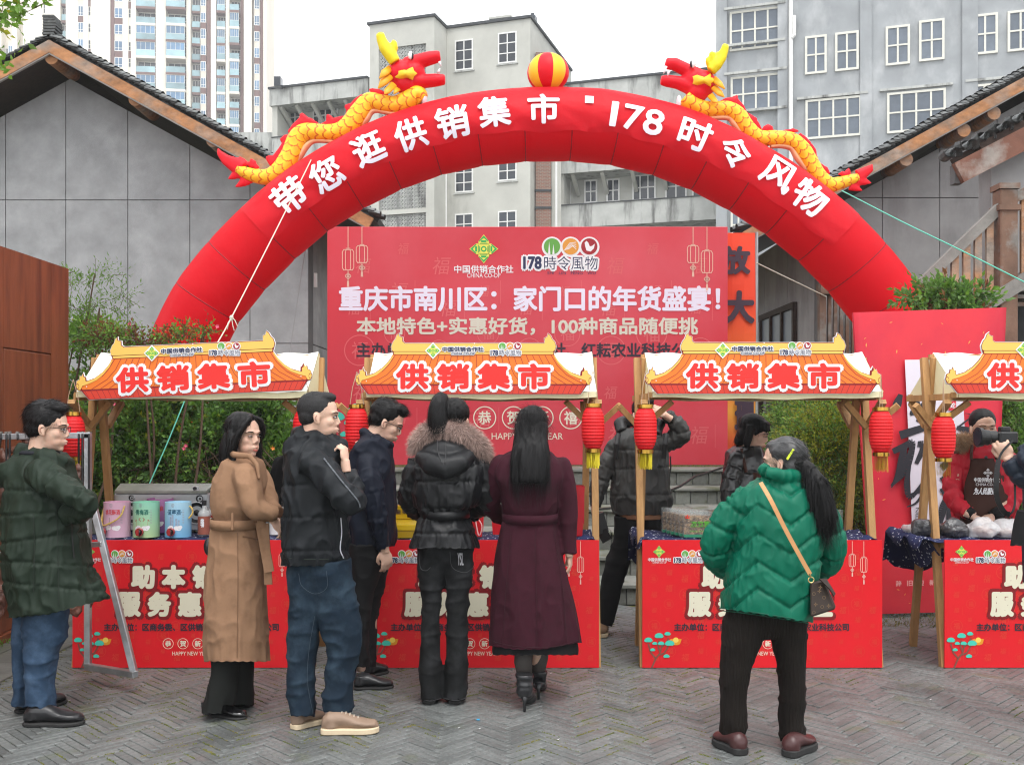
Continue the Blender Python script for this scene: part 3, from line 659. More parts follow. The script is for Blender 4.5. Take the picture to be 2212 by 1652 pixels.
# ---------- stone steps and terrace ----------
st_m=mat('mossy_grey_stone',(.155,.16,.145),.9,.25,9,bump=.8,bs=30,bd=.01,island=.25,col2=(.075,.08,.05),c2p=(.48,.62),c2s=5)
stt_m=mat('step_tread_stone',(.19,.195,.175),.9,.2,6,bump=.5,bs=30,rnd=.12,col2=(.09,.1,.05),c2p=(.5,.7),c2s=4)
STP=bpy.data.objects.new('stone_steps',None); COL.objects.link(STP); STP.location=(0,8.3,0); struct(STP)
xs0,xs1=-3.0,2.75
pm=[]
for k in range(5):
    w=.1+.018*k; m=MB(); m.box((0,0,0),(w-.008,.08,.128)); me=bpy.data.meshes.new('stone'); me.from_pydata(m.v,[],m.f); me.materials.append(st_m); pm.append((w,me))
for k in range(6):
    yk=8.3+.45*k; z=.17*k
    m=MB(); m.box((xs0,yk+.03,-.3),(xs1,yk+.6,z+.1)); m.build('step_core',joint,STP)
    x=xs0+.0 if k<5 else xs0; first=-.6 if k<2 else -1.6
    x=-1.95
    tr=x
    while x<xs1-.15:
        w,me=rr.choice(pm); o=inst(me,'stone',STP,(x,yk+rr.uniform(0,.015),z+.002),(0,0,rr.uniform(-.02,.02)),(1,1,rr.uniform(.95,1.03))); x+=w
    while tr<xs1-.1:
        w=rr.uniform(.5,.9); m=MB(); m.box((tr+.004,yk-.02+rr.uniform(-.008,.008),z+.134),(min(tr+w,xs1)-.004,yk+.47,z+.17+rr.uniform(-.004,.004))); m.build('step_slab',stt_m,STP,bevel=.008); tr+=w
TR=MB(); TR.box((-14,11.0,-.5),(14,12.98,1.0)); TR.box((-14,13.3,-.5),(-2.9,60,.9)); TR.box((-2.3,12.98,-.5),(3.9,60,1.0)); struct(TR.build('terrace',mat('terrace_soil',(.12,.115,.08),.95,.3,4,bump=.5,bs=12,col2=(.2,.17,.09),c2p=(.45,.6),c2s=5)))
# planting beds left and right of the steps with rubble retaining walls
for nm,x0,x1,yb in (('left',-6.5,-1.97,8.55),('right',2.78,7.0,8.6)):
    RW=thing('retaining_wall','low rubble wall holding the %s planting bed'%nm,'wall',((x0+x1)/2,yb,0))
    MB().box((x0,yb+.06,-.2),(x1,yb+.4,.62)).build('wall_core',joint,RW)
    n=0
    for r in range(6):
        x=x0
        while x<x1 and n<150:
            w=rr.uniform(.14,.3); m=MB(); m.box((x+.005,yb+rr.uniform(0,.03),r*.11+.004),(min(x+w,x1)-.005,yb+.1,r*.11+.104)); m.build('stone',st_m,RW,bevel=.012); x+=w; n+=1
    b=MB(); b.box((x0,yb+.1,-.3),(x1,11.0,.55)); b.box((x0,9.6,.5),(x1,11.02,.98)); struct(b.build('planting_bed',mat('dark_soil',(.03,.024,.016),.95,.4,10,bump=.6,bs=20)))
MB().tube([W(1360,1320,8.25),W(1420,1321,8.2),W(1470,1319,8.22)],.012,6)
tag(MB().tube([W(1340,1320,8.2),W(1380,1321,8.15),W(1420,1318,8.2),W(1450,1321,8.18)],.011,6).build('red_tube',mat('red_plastic',(.6,.03,.03),.4,0)),'thin red tube lying at the foot of the steps','tube')
tag(MB().tube([Vector((W(a,b,Y))) for a,b,Y in((1290,1100,8.7),(1330,1096,9),(1380,1076,9.2),(1440,1062,9.3),(1470,1050,9.5),(1500,1030,10),(1560,1010,10.5))],.011,6).build('cable',mat('dark_cable',(.02,.02,.02),.5,0)),'dark cable running up over the stone steps','cable')
# reddish brown kiosk wall on the far left
KM=mat('redbrown_wood_panel',(.20,.055,.022),.5,.2,3,bump=.15,bs=40,stretch=(3,3,.5),col2=(.12,.032,.015),c2p=(.45,.65),c2s=2,c2st=(5,5,.5),spec=.3)
KI=thing('wooden_kiosk','tall reddish brown wooden kiosk wall with a small hinged door on the left','kiosk',(-3.55,7,0))
Ya,Yb=4.0,7.93; xk=-3.545
def kz(py,px): Yk=xk*F/(px-CX); return Yk,WZ(py,Yk)
zt=2.745
y1,_=kz(0,9); y2,_=kz(0,105)
m=MB(); m.box((xk-.9,Ya,.06),(xk-.01,Yb,zt)); m.build('body',KM,KI)
for a,b in ((Ya,5.3),(5.31,6.82),(y1,Yb)) :
    pass
y1=6.92; y2=7.62; zd=WZ(753,y1)
MB().box((xk-.01,Ya,.06),(xk+.012,y1-.012,zt)).build('panel',KM,KI)
MB().box((xk-.01,y2+.012,.06),(xk+.012,Yb,zt)).build('panel',KM,KI)
MB().box((xk-.01,y1-.008,zd+.012),(xk+.012,y2+.008,zt)).build('panel',KM,KI)
dr=MB().box((xk-.01,y1,.22),(xk+.014,y2,zd)).build('door',KM,KI,bevel=.004)
for z in (zd-.5,.6): MB().tube([(xk+.02,y2+.004,z),(xk+.02,y2+.004,z+.14)],.011,8).build('hinge',mat('steel',(.5,.5,.5),.35,.1,metal=1),dr)
MB().box((xk-.01,Ya,.0),(xk+.03,Yb,.055)).build('base_board',KM,KI)
# ================= INFLATABLE ARCH AND DRAGONS =================
YA=9.75
nylon=mat('red_nylon',(.74,.004,.016),.5,.05,1.5,bump=.35,bs=5,bd=.03,spec=.2)
nylon_d=mat('red_seam',(.22,.002,.008),.6,.05)
def translucent(m,c,k):
    n=m.node_tree.nodes;l=m.node_tree.links;p=n['Principled BSDF']; t=n.new('ShaderNodeBsdfTranslucent'); t.inputs[0].default_value=(*c,1); x=n.new('ShaderNodeMixShader'); x.inputs[0].default_value=k; o=n['Material Output']; l.new(p.outputs[0],x.inputs[1]); l.new(t.outputs[0],x.inputs[2]); l.new(x.outputs[0],o.inputs[0])
translucent(nylon,(.8,.006,.02),.4)
banner_m=mat('red_banner_cloth',(.74,.005,.018),.5,.05,1.5,spec=.25,bump=.5,bs=4,bd=.03,fold=(2.2,.35))
translucent(banner_m,(.8,.008,.022),.3)
white_l=mat('white_lettering',(.80,.74,.84),.6,0)
ARCH=thing('inflatable_arch','huge red inflatable arch with white lettering over the market stalls','inflatable arch',(WX(1190,YA),YA,0))
cpts=[(345,1040),(352,960),(372,850),(406,739),(440,668),(488,602),(560,524),(645,448),(722,396),(806,350),(892,315),(980,290),(1085,274),(1191,269),(1308,275),(1434,303),(1516,334),(1594,374),(1678,426),(1757,486),(1834,560),(1908,650),(1962,750),(2000,850),(2020,960),(2028,1040)]
CL=[(WX(a,YA),WZ(b,YA)) for a,b in cpts]
CLs=spline(CL,14); CLs=np.array(CLs); R0=.352
seg=np.r_[0,np.cumsum(np.linalg.norm(np.diff(CLs,axis=0),axis=1))]
nseg=25; Lt=seg[-1]; seaml=[Lt*k/nseg for k in range(nseg+1)]
def at(sv):
    x=np.interp(sv,seg,CLs[:,0]); z=np.interp(sv,seg,CLs[:,1]); e=.03
    t=np.array([np.interp(sv+e,seg,CLs[:,0])-np.interp(sv-e,seg,CLs[:,0]),np.interp(sv+e,seg,CLs[:,1])-np.interp(sv-e,seg,CLs[:,1])]); t/=np.linalg.norm(t); return np.array([x,z]),t
m=MB(); npt=40; vs=[]; rows=0
for k in range(nseg):
    for i in range(10 if k<nseg-1 else 11):
        f=i/10; sv=Lt*(k+f)/nseg; # segment is straight between seams, as the panels are
        c0,_=at(seaml[k]); c1,_=at(seaml[k+1]); c=c0*(1-f)+c1*f; cc,_=at(sv); c=c*.65+cc*.35
        t0=at(max(sv,.05))[1]; r=R0*(1-.02*(abs(2*f-1)**6)); rows+=1
        nrm=np.array([-t0[1],t0[0]])
        for a in range(npt):
            an=2*PI*a/npt; d=math.cos(an)*r; vs.append((c[0]+nrm[0]*d,YA-math.sin(an)*r,c[1]+nrm[1]*d))
fs=[(i*npt+k,i*npt+(k+1)%npt,(i+1)*npt+(k+1)%npt,(i+1)*npt+k) for i in range(rows-1) for k in range(npt)]
m.add(vs,fs); tube_o=m.build('tube',nylon,ARCH,smooth=True)
for k in range(1,nseg):
    c,t=at(seaml[k]); nrm=np.array([-t[1],t[0]]); m=MB(); r=R0*.981
    m.tube([(c[0]+nrm[0]*math.cos(a)*r,YA-math.sin(a)*r,c[1]+nrm[1]*math.cos(a)*r) for a in [2*PI*i/30 for i in range(30)]],.005,5,closed=True); m.build('seam',nylon_d,ARCH)
def on_arch(sv,d,h=.01):
    c,t=at(sv); nrm=np.array([-t[1],t[0]]); y=YA-math.sqrt(max(R0*R0-d*d,.004))-h
    return (c[0]+nrm[0]*d,y,c[1]+nrm[1]*d)
def s_of(px,py):
    p=np.array([WX(px,YA),WZ(py,YA)]); i=np.argmin(((CLs-p)**2).sum(1)); return seg[i]
# cloth banner laid over the upper front of the tube
sa_,sb_=s_of(575,500),s_of(1800,520)
n1,n2=260,16; P=[]
for i in range(n1+1):
    sv=sa_+(sb_-sa_)*i/n1
    for j in range(n2+1):
        d=-.155+.46*j/n2-.010*math.sin(i*.31)*(j==0)-.010*math.sin(i*.11)*(j==0)
        ph=(i/n1*11)%1
        w=.010*math.sin((d*22+i*.22))*math.exp(-((ph-.5)/.33)**2*0)*.35
        P.append((sv,d,w))
P=np.array(P); nz=vn(np.c_[P[:,0]*6+P[:,1]*9,P[:,1]*3-P[:,0]*1.2,P[:,0]*0],1); rg=1-np.abs(2*nz-1); nz2=vn(np.c_[P[:,0]*2.2-P[:,1]*5,P[:,1]*5,P[:,0]*0+4],1); rg2=1-np.abs(2*nz2-1)
vs=[on_arch(a,b,.0055+w+.009*float(g)**5+.007*float(g2)**8) for (a,b,w),g,g2 in zip(P,rg,rg2)]
BH=lambda sv,d:.030
m=MB(); m.add(vs,[(i*(n2+1)+j,i*(n2+1)+j+1,(i+1)*(n2+1)+j+1,(i+1)*(n2+1)+j) for i in range(n1) for j in range(n2)])
bo=m.build('banner',banner_m,ARCH,smooth=True)
# characters, cut into small facets so that they wrap round the tube
chars=[('带',628,425,74),('您',707,380,70),('逛',797,324,70),('供',888,293,70),('销',978,267,72),('集',1068,244,70),('市',1174,238,68),('1',1325,250,56),('7',1366,258,56),('8',1410,268,58),('时',1500,293,70),('令',1585,333,68),('风',1680,378,74),('物',1747,428,74)]
def glyph_on_arch(ch,px,py,size):
    s=s_of(px,py); c,t=at(s); nrm=np.array([-t[1],t[0]]); p=np.array([WX(px,YA-.3),WZ(py,YA-.3)]); 
    h=size/F*(YA-.33); gv=glyphs(ch)[0]; wdt=h*(1.0 if ord(ch)>200 else (np.ptp(gv[:,0])/np.ptp(gv[:,1])+.12))
    b=MB(); text(b,ch,-wdt/2,wdt/2,-h/2,h/2,0,bold=.03,dirs=6,step=0)
    bm=bmesh.new(); vv=[bm.verts.new((v[0],0,v[2])) for v in b.v]
    # one copy at a time keeps the faces valid
    for f in b.f:
        try: bm.faces.new([vv[i] for i in f])
        except Exception: pass
    g=.045
    for ax in (0,2):
        k=-10
        while k*g<.4:
            co=[0,0,0];co[ax]=k*g;no=[0,0,0];no[ax]=1
            geom=bm.verts[:]+bm.edges[:]+bm.faces[:]; bmesh.ops.bisect_plane(bm,geom=geom,plane_co=co,plane_no=no,dist=1e-6); k+=1
    bm.verts.index_update(); nb=len(b.v)//7; out=MB(); V=[]; 
    # which dilation copy a vertex belongs to decides a hair of extra height; found through connected islands
    idx={}; st=0
    for v in bm.verts:
        if v.index in idx: continue
        stack=[v]; idx[v.index]=st
        while stack:
            q=stack.pop()
            for e in q.link_edges:
                o=e.other_vert(q)
                if o.index not in idx: idx[o.index]=st; stack.append(o)
        st+=1
    dd=float(((p-c)*nrm).sum()); ds=float(((p-c)*t).sum())
    for v in bm.verts:
        lx,lz=v.co.x,v.co.z; V.append(on_arch(s+ds+lx*1.0,dd+lz,.0255+idx[v.index]*1.3e-4))
    out.add(V,[[v.index for v in f.verts] for f in bm.faces]); bm.free(); return out
for ch,px,py,sz in chars: glyph_on_arch(ch,px,py,sz).build('lettering',white_l,bo)
m=MB(); s=s_of(1262,275); d=.14
n=5; P=[on_arch(s+(i/n-.5)*.078,d+(j/n-.5)*.078,.030) for i in range(n+1) for j in range(n+1)]; m.add(P,[(i*(n+1)+j,i*(n+1)+j+1,(i+1)*(n+1)+j+1,(i+1)*(n+1)+j) for i in range(n) for j in range(n)]); m.build('lettering',white_l,bo)
# ball of gores on the crown
BL=thing('inflatable_ball','red and yellow striped inflatable ball on the crown of the arch','ball',W(1184,196,YA))
yel=mat('yellow_nylon',(.85,.52,.02),.45,.06,3,bump=.2,bs=8,spec=.35); red2=mat('bright_red_nylon',(.72,.004,.016),.48,.06,3,bump=.25,bs=9,spec=.25,bd=.02)
bc=W(1184,158,YA); br=.205
for k in range(8):
    m=MB(); prof=[(br*math.sin(a)*(1-.0*k)+.001,-br*.92*math.cos(a)) for a in [PI*i/14 for i in range(15)]]
    a0=2*PI*k/8+.22
    N=6; vs=[]
    for r,h in prof:
        for i in range(N+1):
            u=i/N; rr_=r*(1-.035*(abs(2*u-1)**3)); an=a0+2*PI/8*u; vs.append((bc.x+rr_*math.cos(an),bc.y+rr_*math.sin(an),bc.z+h))
    m.add(vs,[(i*(N+1)+j,i*(N+1)+j+1,(i+1)*(N+1)+j+1,(i+1)*(N+1)+j) for i in range(14) for j in range(N)]); m.build('gore',red2 if k%2 else yel,BL,smooth=True)
# scale pattern printed on the dragon cloth (colour attribute from the tube's own coordinates)
scale_m=mat('printed_dragon_scales',(1,1,1),.45,.05,4,attr='print',bump=.25,bs=14,bd=.02)
def scale_col(u,v):
    """u along in scales, v around in scales -> line or yellow"""
    best=np.zeros(u.shape,bool); done=np.zeros(u.shape,bool); line=np.zeros(u.shape,bool); shade=np.zeros(u.shape)
    for r in (2,1,0,-1):
        row=np.floor(u)+r
        cv=np.round(v-.5*(row%2))+.5*(row%2)
        d=np.hypot((u-row)*.078,(v-cv)*.11)/.072
        ins=(d<1.0)&~done
        # nearer (lower) scales cover the next ones
        ln=ins&(d>.83); line|=ln; shade=np.where(ins&~ln,d,shade); done|=ins
    return line,shade
def dragon(label,body,mir,head,fins,horns,belly,tail,mane,conv,flip):
    Wd=lambda x,z,dy=0:W(conv[0]+x*conv[2],conv[1]+z*conv[2],YA+dy)
    sc_=conv[2]/F*YA
    T=thing('inflatable_dragon',label,'inflatable dragon',Wd(*body[len(body)//2][:2]),group='dragons climbing the arch')
    pts=spline([(x,z,r) for x,z,r in body],20); m=MB(); n=84
    path=[Wd(p[0],p[1]) for p in pts]; rad=[p[2]*sc_ for p in pts]; rad[0]*=.8
    m.tube(path,rad,n,True)
    me_o=m.build('body',scale_m,T,smooth=True); me=me_o.data
    Ls=np.r_[0,np.cumsum([(path[i+1]-path[i]).length for i in range(len(path)-1)])]
    N=len(path); us=np.repeat(Ls/.078,n); ring_=np.tile(np.arange(n)/n*6,N)
    line,sh=scale_col(us,ring_)
    col=np.ones((N*n,4)); col[:,:3]=np.array([.92,.60,.02]); k=np.clip((sh-.1)/.8,0,1)[:,None]; col[:,:3]=np.where(line[:,None],np.array([.66,.12,.01]),col[:,:3]*(1-k*.0)+np.array([0,-.17,0])*(1-k)**1.2*1.0)
    at_=me.attributes.new('print','FLOAT_COLOR','POINT'); at_.data.foreach_set('color',col.ravel())
    # head
    h=MB()
    for pr in head['blobs']:
        (x,z,dy,rx,ry,rz,rot)=pr; h.ell(Wd(x,z,dy),(rx*sc_*1.08,ry*sc_*1.15,rz*sc_*1.1),18,Matrix.Rotation(rot,3,'Y'))
    for tb in head['tubes']:
        h.tube([Wd(*p[:2]) for p in tb],[p[2]*sc_ for p in tb],16,sy=1.15)
    place(remesh(h,.012,2),'head',red2,T)
    for poly_,nm in head['tongue']: pass
    for t in head['teeth']:
        b=MB(); b.tube([Wd(t[0],t[1],-.05),Wd((t[0]+t[2])/2,(t[1]+t[3])/2,-.05),Wd(t[2],t[3],-.05)],[14*sc_,10*sc_,2*sc_],8); b.build('tooth',mat('white_nylon',(.85,.82,.86),.5,.03),T,smooth=True)
    for dy in (-.12,.12):
        b=MB(); b.ell(Wd(head['eye'][0]+(6 if dy>0 else 0),head['eye'][1],dy*.8),(20*sc_,22*sc_,36*sc_),14); e=b.build('eye',MATS['white_nylon'],T,smooth=True)
        b=MB(); b.ell(Wd(head['eye'][0]+flip*14,head['eye'][1]+3,dy*.8),(14*sc_,17*sc_,30*sc_),12); b.build('pupil',mat('black_nylon',(.015,.015,.02),.4,0),e,smooth=True)
    for dy in (-.1,.1):
        h=MB()
        for tb in horns: h.tube([Wd(p[0],p[1],dy+(dy*.6*(i/len(tb)))) for i,p in enumerate(tb)],[p[2]*sc_*1.25 for p in tb],14)
        if dy<0 or True: place(remesh(h,.012,3),'horn',mat('lemon_nylon',(.85,.68,.01),.45,.05,3),T)
    # cheek patch
    x,z=head['patch']; h=MB()
    P=[]
    for k in range(14):
        a=2*PI*k/14; r=(82 if k%2==0 else 66)*(1.25 if abs(math.cos(a))>.6 else .8); P.append((x+r*math.cos(a),z+r*.72*math.sin(a)))
    c=Wd(x,z,-head['py']-.03); vs=[c]+[Wd(a,b,-head['py']+.03) for a,b in P]+[Wd(x+(a-x)*.5,z+(b-z)*.5,-head['py']-.012) for a,b in P]
    fs=[(0,15+k,15+(k+1)%14) for k in range(14)]+[(15+k,1+k,1+(k+1)%14,15+(k+1)%14) for k in range(14)]
    h.add(vs,fs); h.build('cheek_patch',yel,T,smooth=True)
    # mane
    for tb in mane:
        for dy in(-.09,0,.09):
            h=MB(); h.tube([Wd(p[0],p[1],dy*(1+.5*i)) for i,p in enumerate(tb)],[p[2]*sc_ for p in tb],12,sy=.5); o=h.build('mane_lock',mat('orange_yellow_nylon',(.82,.36,.012),.45,.15,12),T,smooth=True)
    # fins: flattened spikes merged into puffy pieces
    for grp in fins:
        h=MB()
        for tb in grp: h.tube([Wd(p[0],p[1]) for p in tb],[p[2]*sc_*1.6 for p in tb],14,sy=.45)
        place(remesh(h,.011,2),'back_fin',red2,T)
    h=MB()
    for tb in tail: h.tube([Wd(p[0],p[1]) for p in tb],[p[2]*sc_*1.3 for p in tb],14,sy=.5)
    place(remesh(h,.011,2),'tail_fin',red2,T)
    for tb in belly:
        h=MB(); q=spline(tb,6); h.tube([Wd(p[0],p[1]) for p in q],[p[2]*sc_ for p in q],10,sy=1.6); h.build('belly_strip',mat('peach_nylon',(.78,.42,.22),.5,.05,4),T,smooth=True)
    h=MB(); x,z,r=head['chest']; h.ell(Wd(x,z),(r*.35*sc_,r*.75*sc_,r*sc_),16); h.build('chest_panel',MATS['white_nylon'],T,smooth=True)
    return T
dragon('red headed yellow scaled inflatable dragon facing right on the left slope of the arch',
 [(232,1270,40),(300,1305,52),(400,1335,62),(510,1340,72),(620,1280,90),(700,1150,88),(755,1010,84),(830,955,78),(950,958,72),(1090,955,75),(1200,905,88),(1290,790,88),(1375,690,76),(1480,705,74),(1600,718,76),(1700,690,88),(1790,650,96),(1835,690,60)],0,
 dict(blobs=[(1655,450,0,120,110,105,0),(1690,540,0,95,90,80,.2),(1760,440,0,95,80,85,0)],tubes=[[(1700,380,72),(1800,345,62),(1900,315,58),(1975,300,50),(1992,298,40)],[(1740,520,70),(1850,515,58),(1950,505,55),(2025,500,45),(2035,500,34)]],tongue=[],
  teeth=[(1985,345,1998,385),(1972,440,1990,400)],eye=(1733,290),patch=(1690,447),py=.14*1.0,chest=(1850,660,75)),
 [[[(480,1170,10),(520,1190,26),(560,1215,38)],[(600,1020,8),(640,1015,28),(690,1040,45)],[(560,1215,34),(640,1130,40),(690,1050,40),(720,980,30)]],
  [[(785,790,10),(810,830,26),(790,900,32)],[(700,980,30),(750,920,34),(800,870,34),(860,860,22),(940,900,14)]],
  [[(1012,800,8),(1030,830,20),(1040,880,24)],[(940,905,10),(1040,880,26),(1110,860,26),(1170,830,16)],[(1160,730,8),(1190,735,22),(1230,760,34)]],
  [[(1170,850,12),(1230,770,36),(1290,700,36),(1340,640,20)],[(1370,580,6),(1400,595,16),(1450,615,24),(1540,640,12)]]],
 [[(1600,350,40),(1560,285,46),(1510,220,42),(1480,150,34),(1470,105,30)],[(1570,270,34),(1590,215,30),(1590,180,22),(1582,160,10)]],
 [[(1300,910,14),(1350,850,26),(1390,785,24),(1440,770,18),(1520,785,18),(1640,805,22)],[(735,1250,14),(780,1160,26),(830,1080,26),(890,1035,20),(980,1030,18),(1090,1045,20)]],
 [[(60,1085,4),(75,1130,20),(130,1190,36),(200,1230,50),(280,1270,60)],[(150,1362,5),(190,1340,22),(260,1300,45)],[(210,1430,5),(270,1400,26),(310,1370,40)],[(250,1160,5),(275,1200,22),(300,1250,36)],[(350,1180,5),(365,1210,24),(370,1260,30)],[(430,1265,6),(400,1250,18),(380,1270,28)],[(370,1395,8),(330,1360,36)]],
 [[(1560,400,30),(1510,440,34),(1465,490,6)],[(1560,470,34),(1500,520,36),(1455,575,6)],[(1590,540,34),(1530,600,28),(1510,625,6)],[(1620,580,30),(1590,625,6)]],
 (454.6,47.9,.2493),1)
dragon('red headed yellow scaled inflatable dragon facing left on the right slope of the arch',
 [(1822,1252,36),(1760,1270,46),(1660,1300,56),(1570,1312,66),(1480,1240,68),(1405,1120,70),(1335,1010,72),(1240,930,68),(1100,910,66),(960,905,66),(860,825,70),(780,715,72),(690,660,68),(560,662,66),(450,648,70),(360,600,82),(320,560,70)],0,
 dict(blobs=[(465,440,0,118,108,105,0),(430,520,0,90,85,75,-.2),(390,410,0,90,78,80,0)],tubes=[[(420,370,68),(330,320,56),(230,270,54),(160,265,48),(148,262,38)],[(370,470,66),(260,430,55),(160,415,50),(110,410,38)]],tongue=[],
  teeth=[(155,290,135,355),(182,325,170,375)],eye=(390,265),patch=(478,408),py=.14,chest=(268,600,62)),
 [[[(775,535,6),(755,570,20),(740,600,26)],[(610,605,8),(680,585,18),(745,590,28),(800,650,26),(850,720,16)]],
  [[(950,745,6),(915,745,20),(890,755,30)],[(840,690,12),(880,745,28),(930,800,26),(975,845,14)]],
  [[(1085,815,6),(1050,825,26),(1010,840,22)],[(975,850,12),(1040,835,22),(1090,860,14)],[(1310,850,6),(1260,845,14),(1180,855,12),(1120,860,8)]],
  [[(1460,1060,6),(1430,1030,24),(1400,1000,26)],[(1310,870,10),(1350,920,20),(1400,1000,28),(1440,1080,20),(1480,1140,10)],[(1578,1220,6),(1540,1195,24),(1500,1180,26)],[(1460,1120,14),(1500,1180,28),(1540,1230,18)]]],
 [[(545,330,36),(590,275,42),(640,210,34),(665,140,28),(672,105,24)],[(570,270,30),(556,215,26),(552,165,18)],[(540,290,24),(518,250,18),(510,215,10)],[(605,250,24),(608,195,16),(606,165,10)]],
 [[(510,745,16),(600,735,18),(700,740,20),(745,790,24),(800,860,20)],[(1060,985,16),(1150,978,20),(1240,1000,22),(1290,1080,24),(1370,1190,18)]],
 [[(1945,1135,5),(1930,1170,26),(1880,1205,36),(1820,1240,46)],[(1940,1300,5),(1890,1290,22),(1810,1275,40)],[(1865,1370,5),(1810,1345,22),(1750,1320,36)],[(1740,1165,5),(1735,1195,20),(1720,1240,30)],[(1640,1225,5),(1680,1215,18),(1720,1240,26)]],
 [[(570,400,32),(620,440,26),(665,485,5)],[(570,470,32),(620,520,28),(660,555,5)],[(540,540,30),(580,590,24),(605,605,5)]],
 (1399.8,71.8,.2493),-1)
# ropes
def rope(label,pts,r,m,sag=0):
    P=[W(*p) for p in pts]; tag(MB().tube([Vector(p) for p in spline([tuple(x) for x in P],6)],r,6).build('rope',m),label,'rope')
rw=mat('cream_rope',(.62,.58,.48),.8,.1,40); rg_=mat('green_cord',(.12,.5,.38),.6,.05); rgy=mat('grey_cord',(.25,.25,.25),.7,.05)
rope('cream rope knotted halfway, running down from the left slope of the arch',[(672,346,9.45),(590,510,8.9),(500,686,8.4),(469,742,8.2)],.0055,rw)
m=MB()
kp=W(500,686,8.4)
for k in range(5): m.tube([kp,kp+Vector((.03*math.cos(k*1.3),-.01,-.02-.012*k)),kp+Vector((.05*math.cos(k*1.3),0,-.07-.01*k))],.004,5)
m.ell(kp,(.018,.018,.022),8); tag(m.build('rope_knot',rw),'frayed knot in the cream rope left of the backdrop','knot')
rope('thin grey cord hanging down beside the left edge of the backdrop',[(670,480,10),(650,600,9.9),(625,770,9.8)],.004,rgy)
rope('pale green cord running from the right dragon to the right edge',[(1818,412,9.5),(1950,480,9.2),(2080,543,8.9),(2230,618,8.6)],.006,rg_)
rope('cream rope from behind the orange banner to the corner of the right hall',[(1634,568,11.3),(1700,600,11.9),(1785,641,12.5)],.007,rw)
rope('thin green cord crossing the bushes under the left stall sign',[(402,858,7.9),(360,960,7.8),(305,1085,7.7)],.005,rg_)
# ================= PRINTED BOARDS =================
YB=11.3
board_red=mat('backdrop_print_red',(.60,.04,.06),.55,.04,.5,col2=(.66,.1,.13),c2p=(.42,.62),c2s=.28,spec=.3)
wm=mat('watermark_red',(.68,.12,.13),.55,0)
cream_l=mat('cream_lettering',(.78,.72,.58),.6,0); lav_l=mat('lavender_lettering',(.78,.73,.86),.6,0); grey_l=mat('pale_grey_lettering',(.66,.62,.52),.6,0)
ink=mat('dark_ink',(.035,.02,.035),.6,0); navy=mat('navy_ink',(.02,.03,.09),.6,0); emgreen=mat('emblem_green',(.01,.42,.10),.6,0); emyel=mat('emblem_yellow',(.80,.78,.12),.6,0)
c_green=mat('logo_green',(.13,.38,.07),.6,0); c_or=mat('logo_orange',(.72,.32,.05),.6,0); c_mar=mat('logo_maroon',(.35,.02,.03),.6,0); white_p=mat('white_print',(.82,.82,.84),.6,0)
line_l=mat('cream_lines',(.78,.5,.4),.6,0)
def emblem(x,z,s,y,parent,back=None,cols=(emgreen,emyel)):
    """green and yellow diamond emblem, s = half size"""
    b=MB()
    if back: b.add([(x-s*1.25,y,z),(x,y,z-s*1.3),(x+s*1.25,y,z),(x,y,z+s*1.3)],[(0,1,2,3)]); b.build('emblem',back,parent); y-=.001
    b=MB()
    for k in range(4):
        a=k*PI/2; c,s_=math.cos(a),math.sin(a)
        R=lambda u,v:(x+(u*c-v*s_)*s,z+(u*s_+v*c)*s)
        P=[R(.34,-.40),R(.55,-.40),R(1.08,0),R(.55,.40),R(.34,.40)]
        b.add([(p[0],y,p[1]) for p in P],[(0,1,2,3,4)])
    q=.36*s; b.add([(x-q,y,z-q),(x+q,y,z-q),(x+q,y,z+q),(x-q,y,z+q)],[(0,1,2,3)])
    b.build('emblem',cols[1],parent)
    g=MB(); y-=.0008
    for k in range(4):
        a=k*PI/2; c,s_=math.cos(a),math.sin(a); R=lambda u,v:(x+(u*c-v*s_)*s,y,z+(u*s_+v*c)*s)
        for P in ([R(.52,-.34),R(.62,-.34),R(1.0,0),R(.82,0)],[R(.82,0),R(1.0,0),R(.62,.34),R(.52,.34)],[R(.5,-.2),R(.64,-.2),R(.64,.2),R(.5,.2)],[R(.38,-.28),R(.44,-.28),R(.44,.28),R(.38,.28)]): g.add(P,[(0,1,2,3)])
    ring(g,x,z,s*.12,s*.22,y,12)
    for u in(-1,1): g.add([(x+u*s*.3-s*.03,y,z-s*.2),(x+u*s*.3+s*.03,y,z-s*.2),(x+u*s*.3+s*.03,y,z+s*.2),(x+u*s*.3-s*.03,y,z+s*.2)],[(0,1,2,3)])
    g.build('emblem',cols[0],parent)
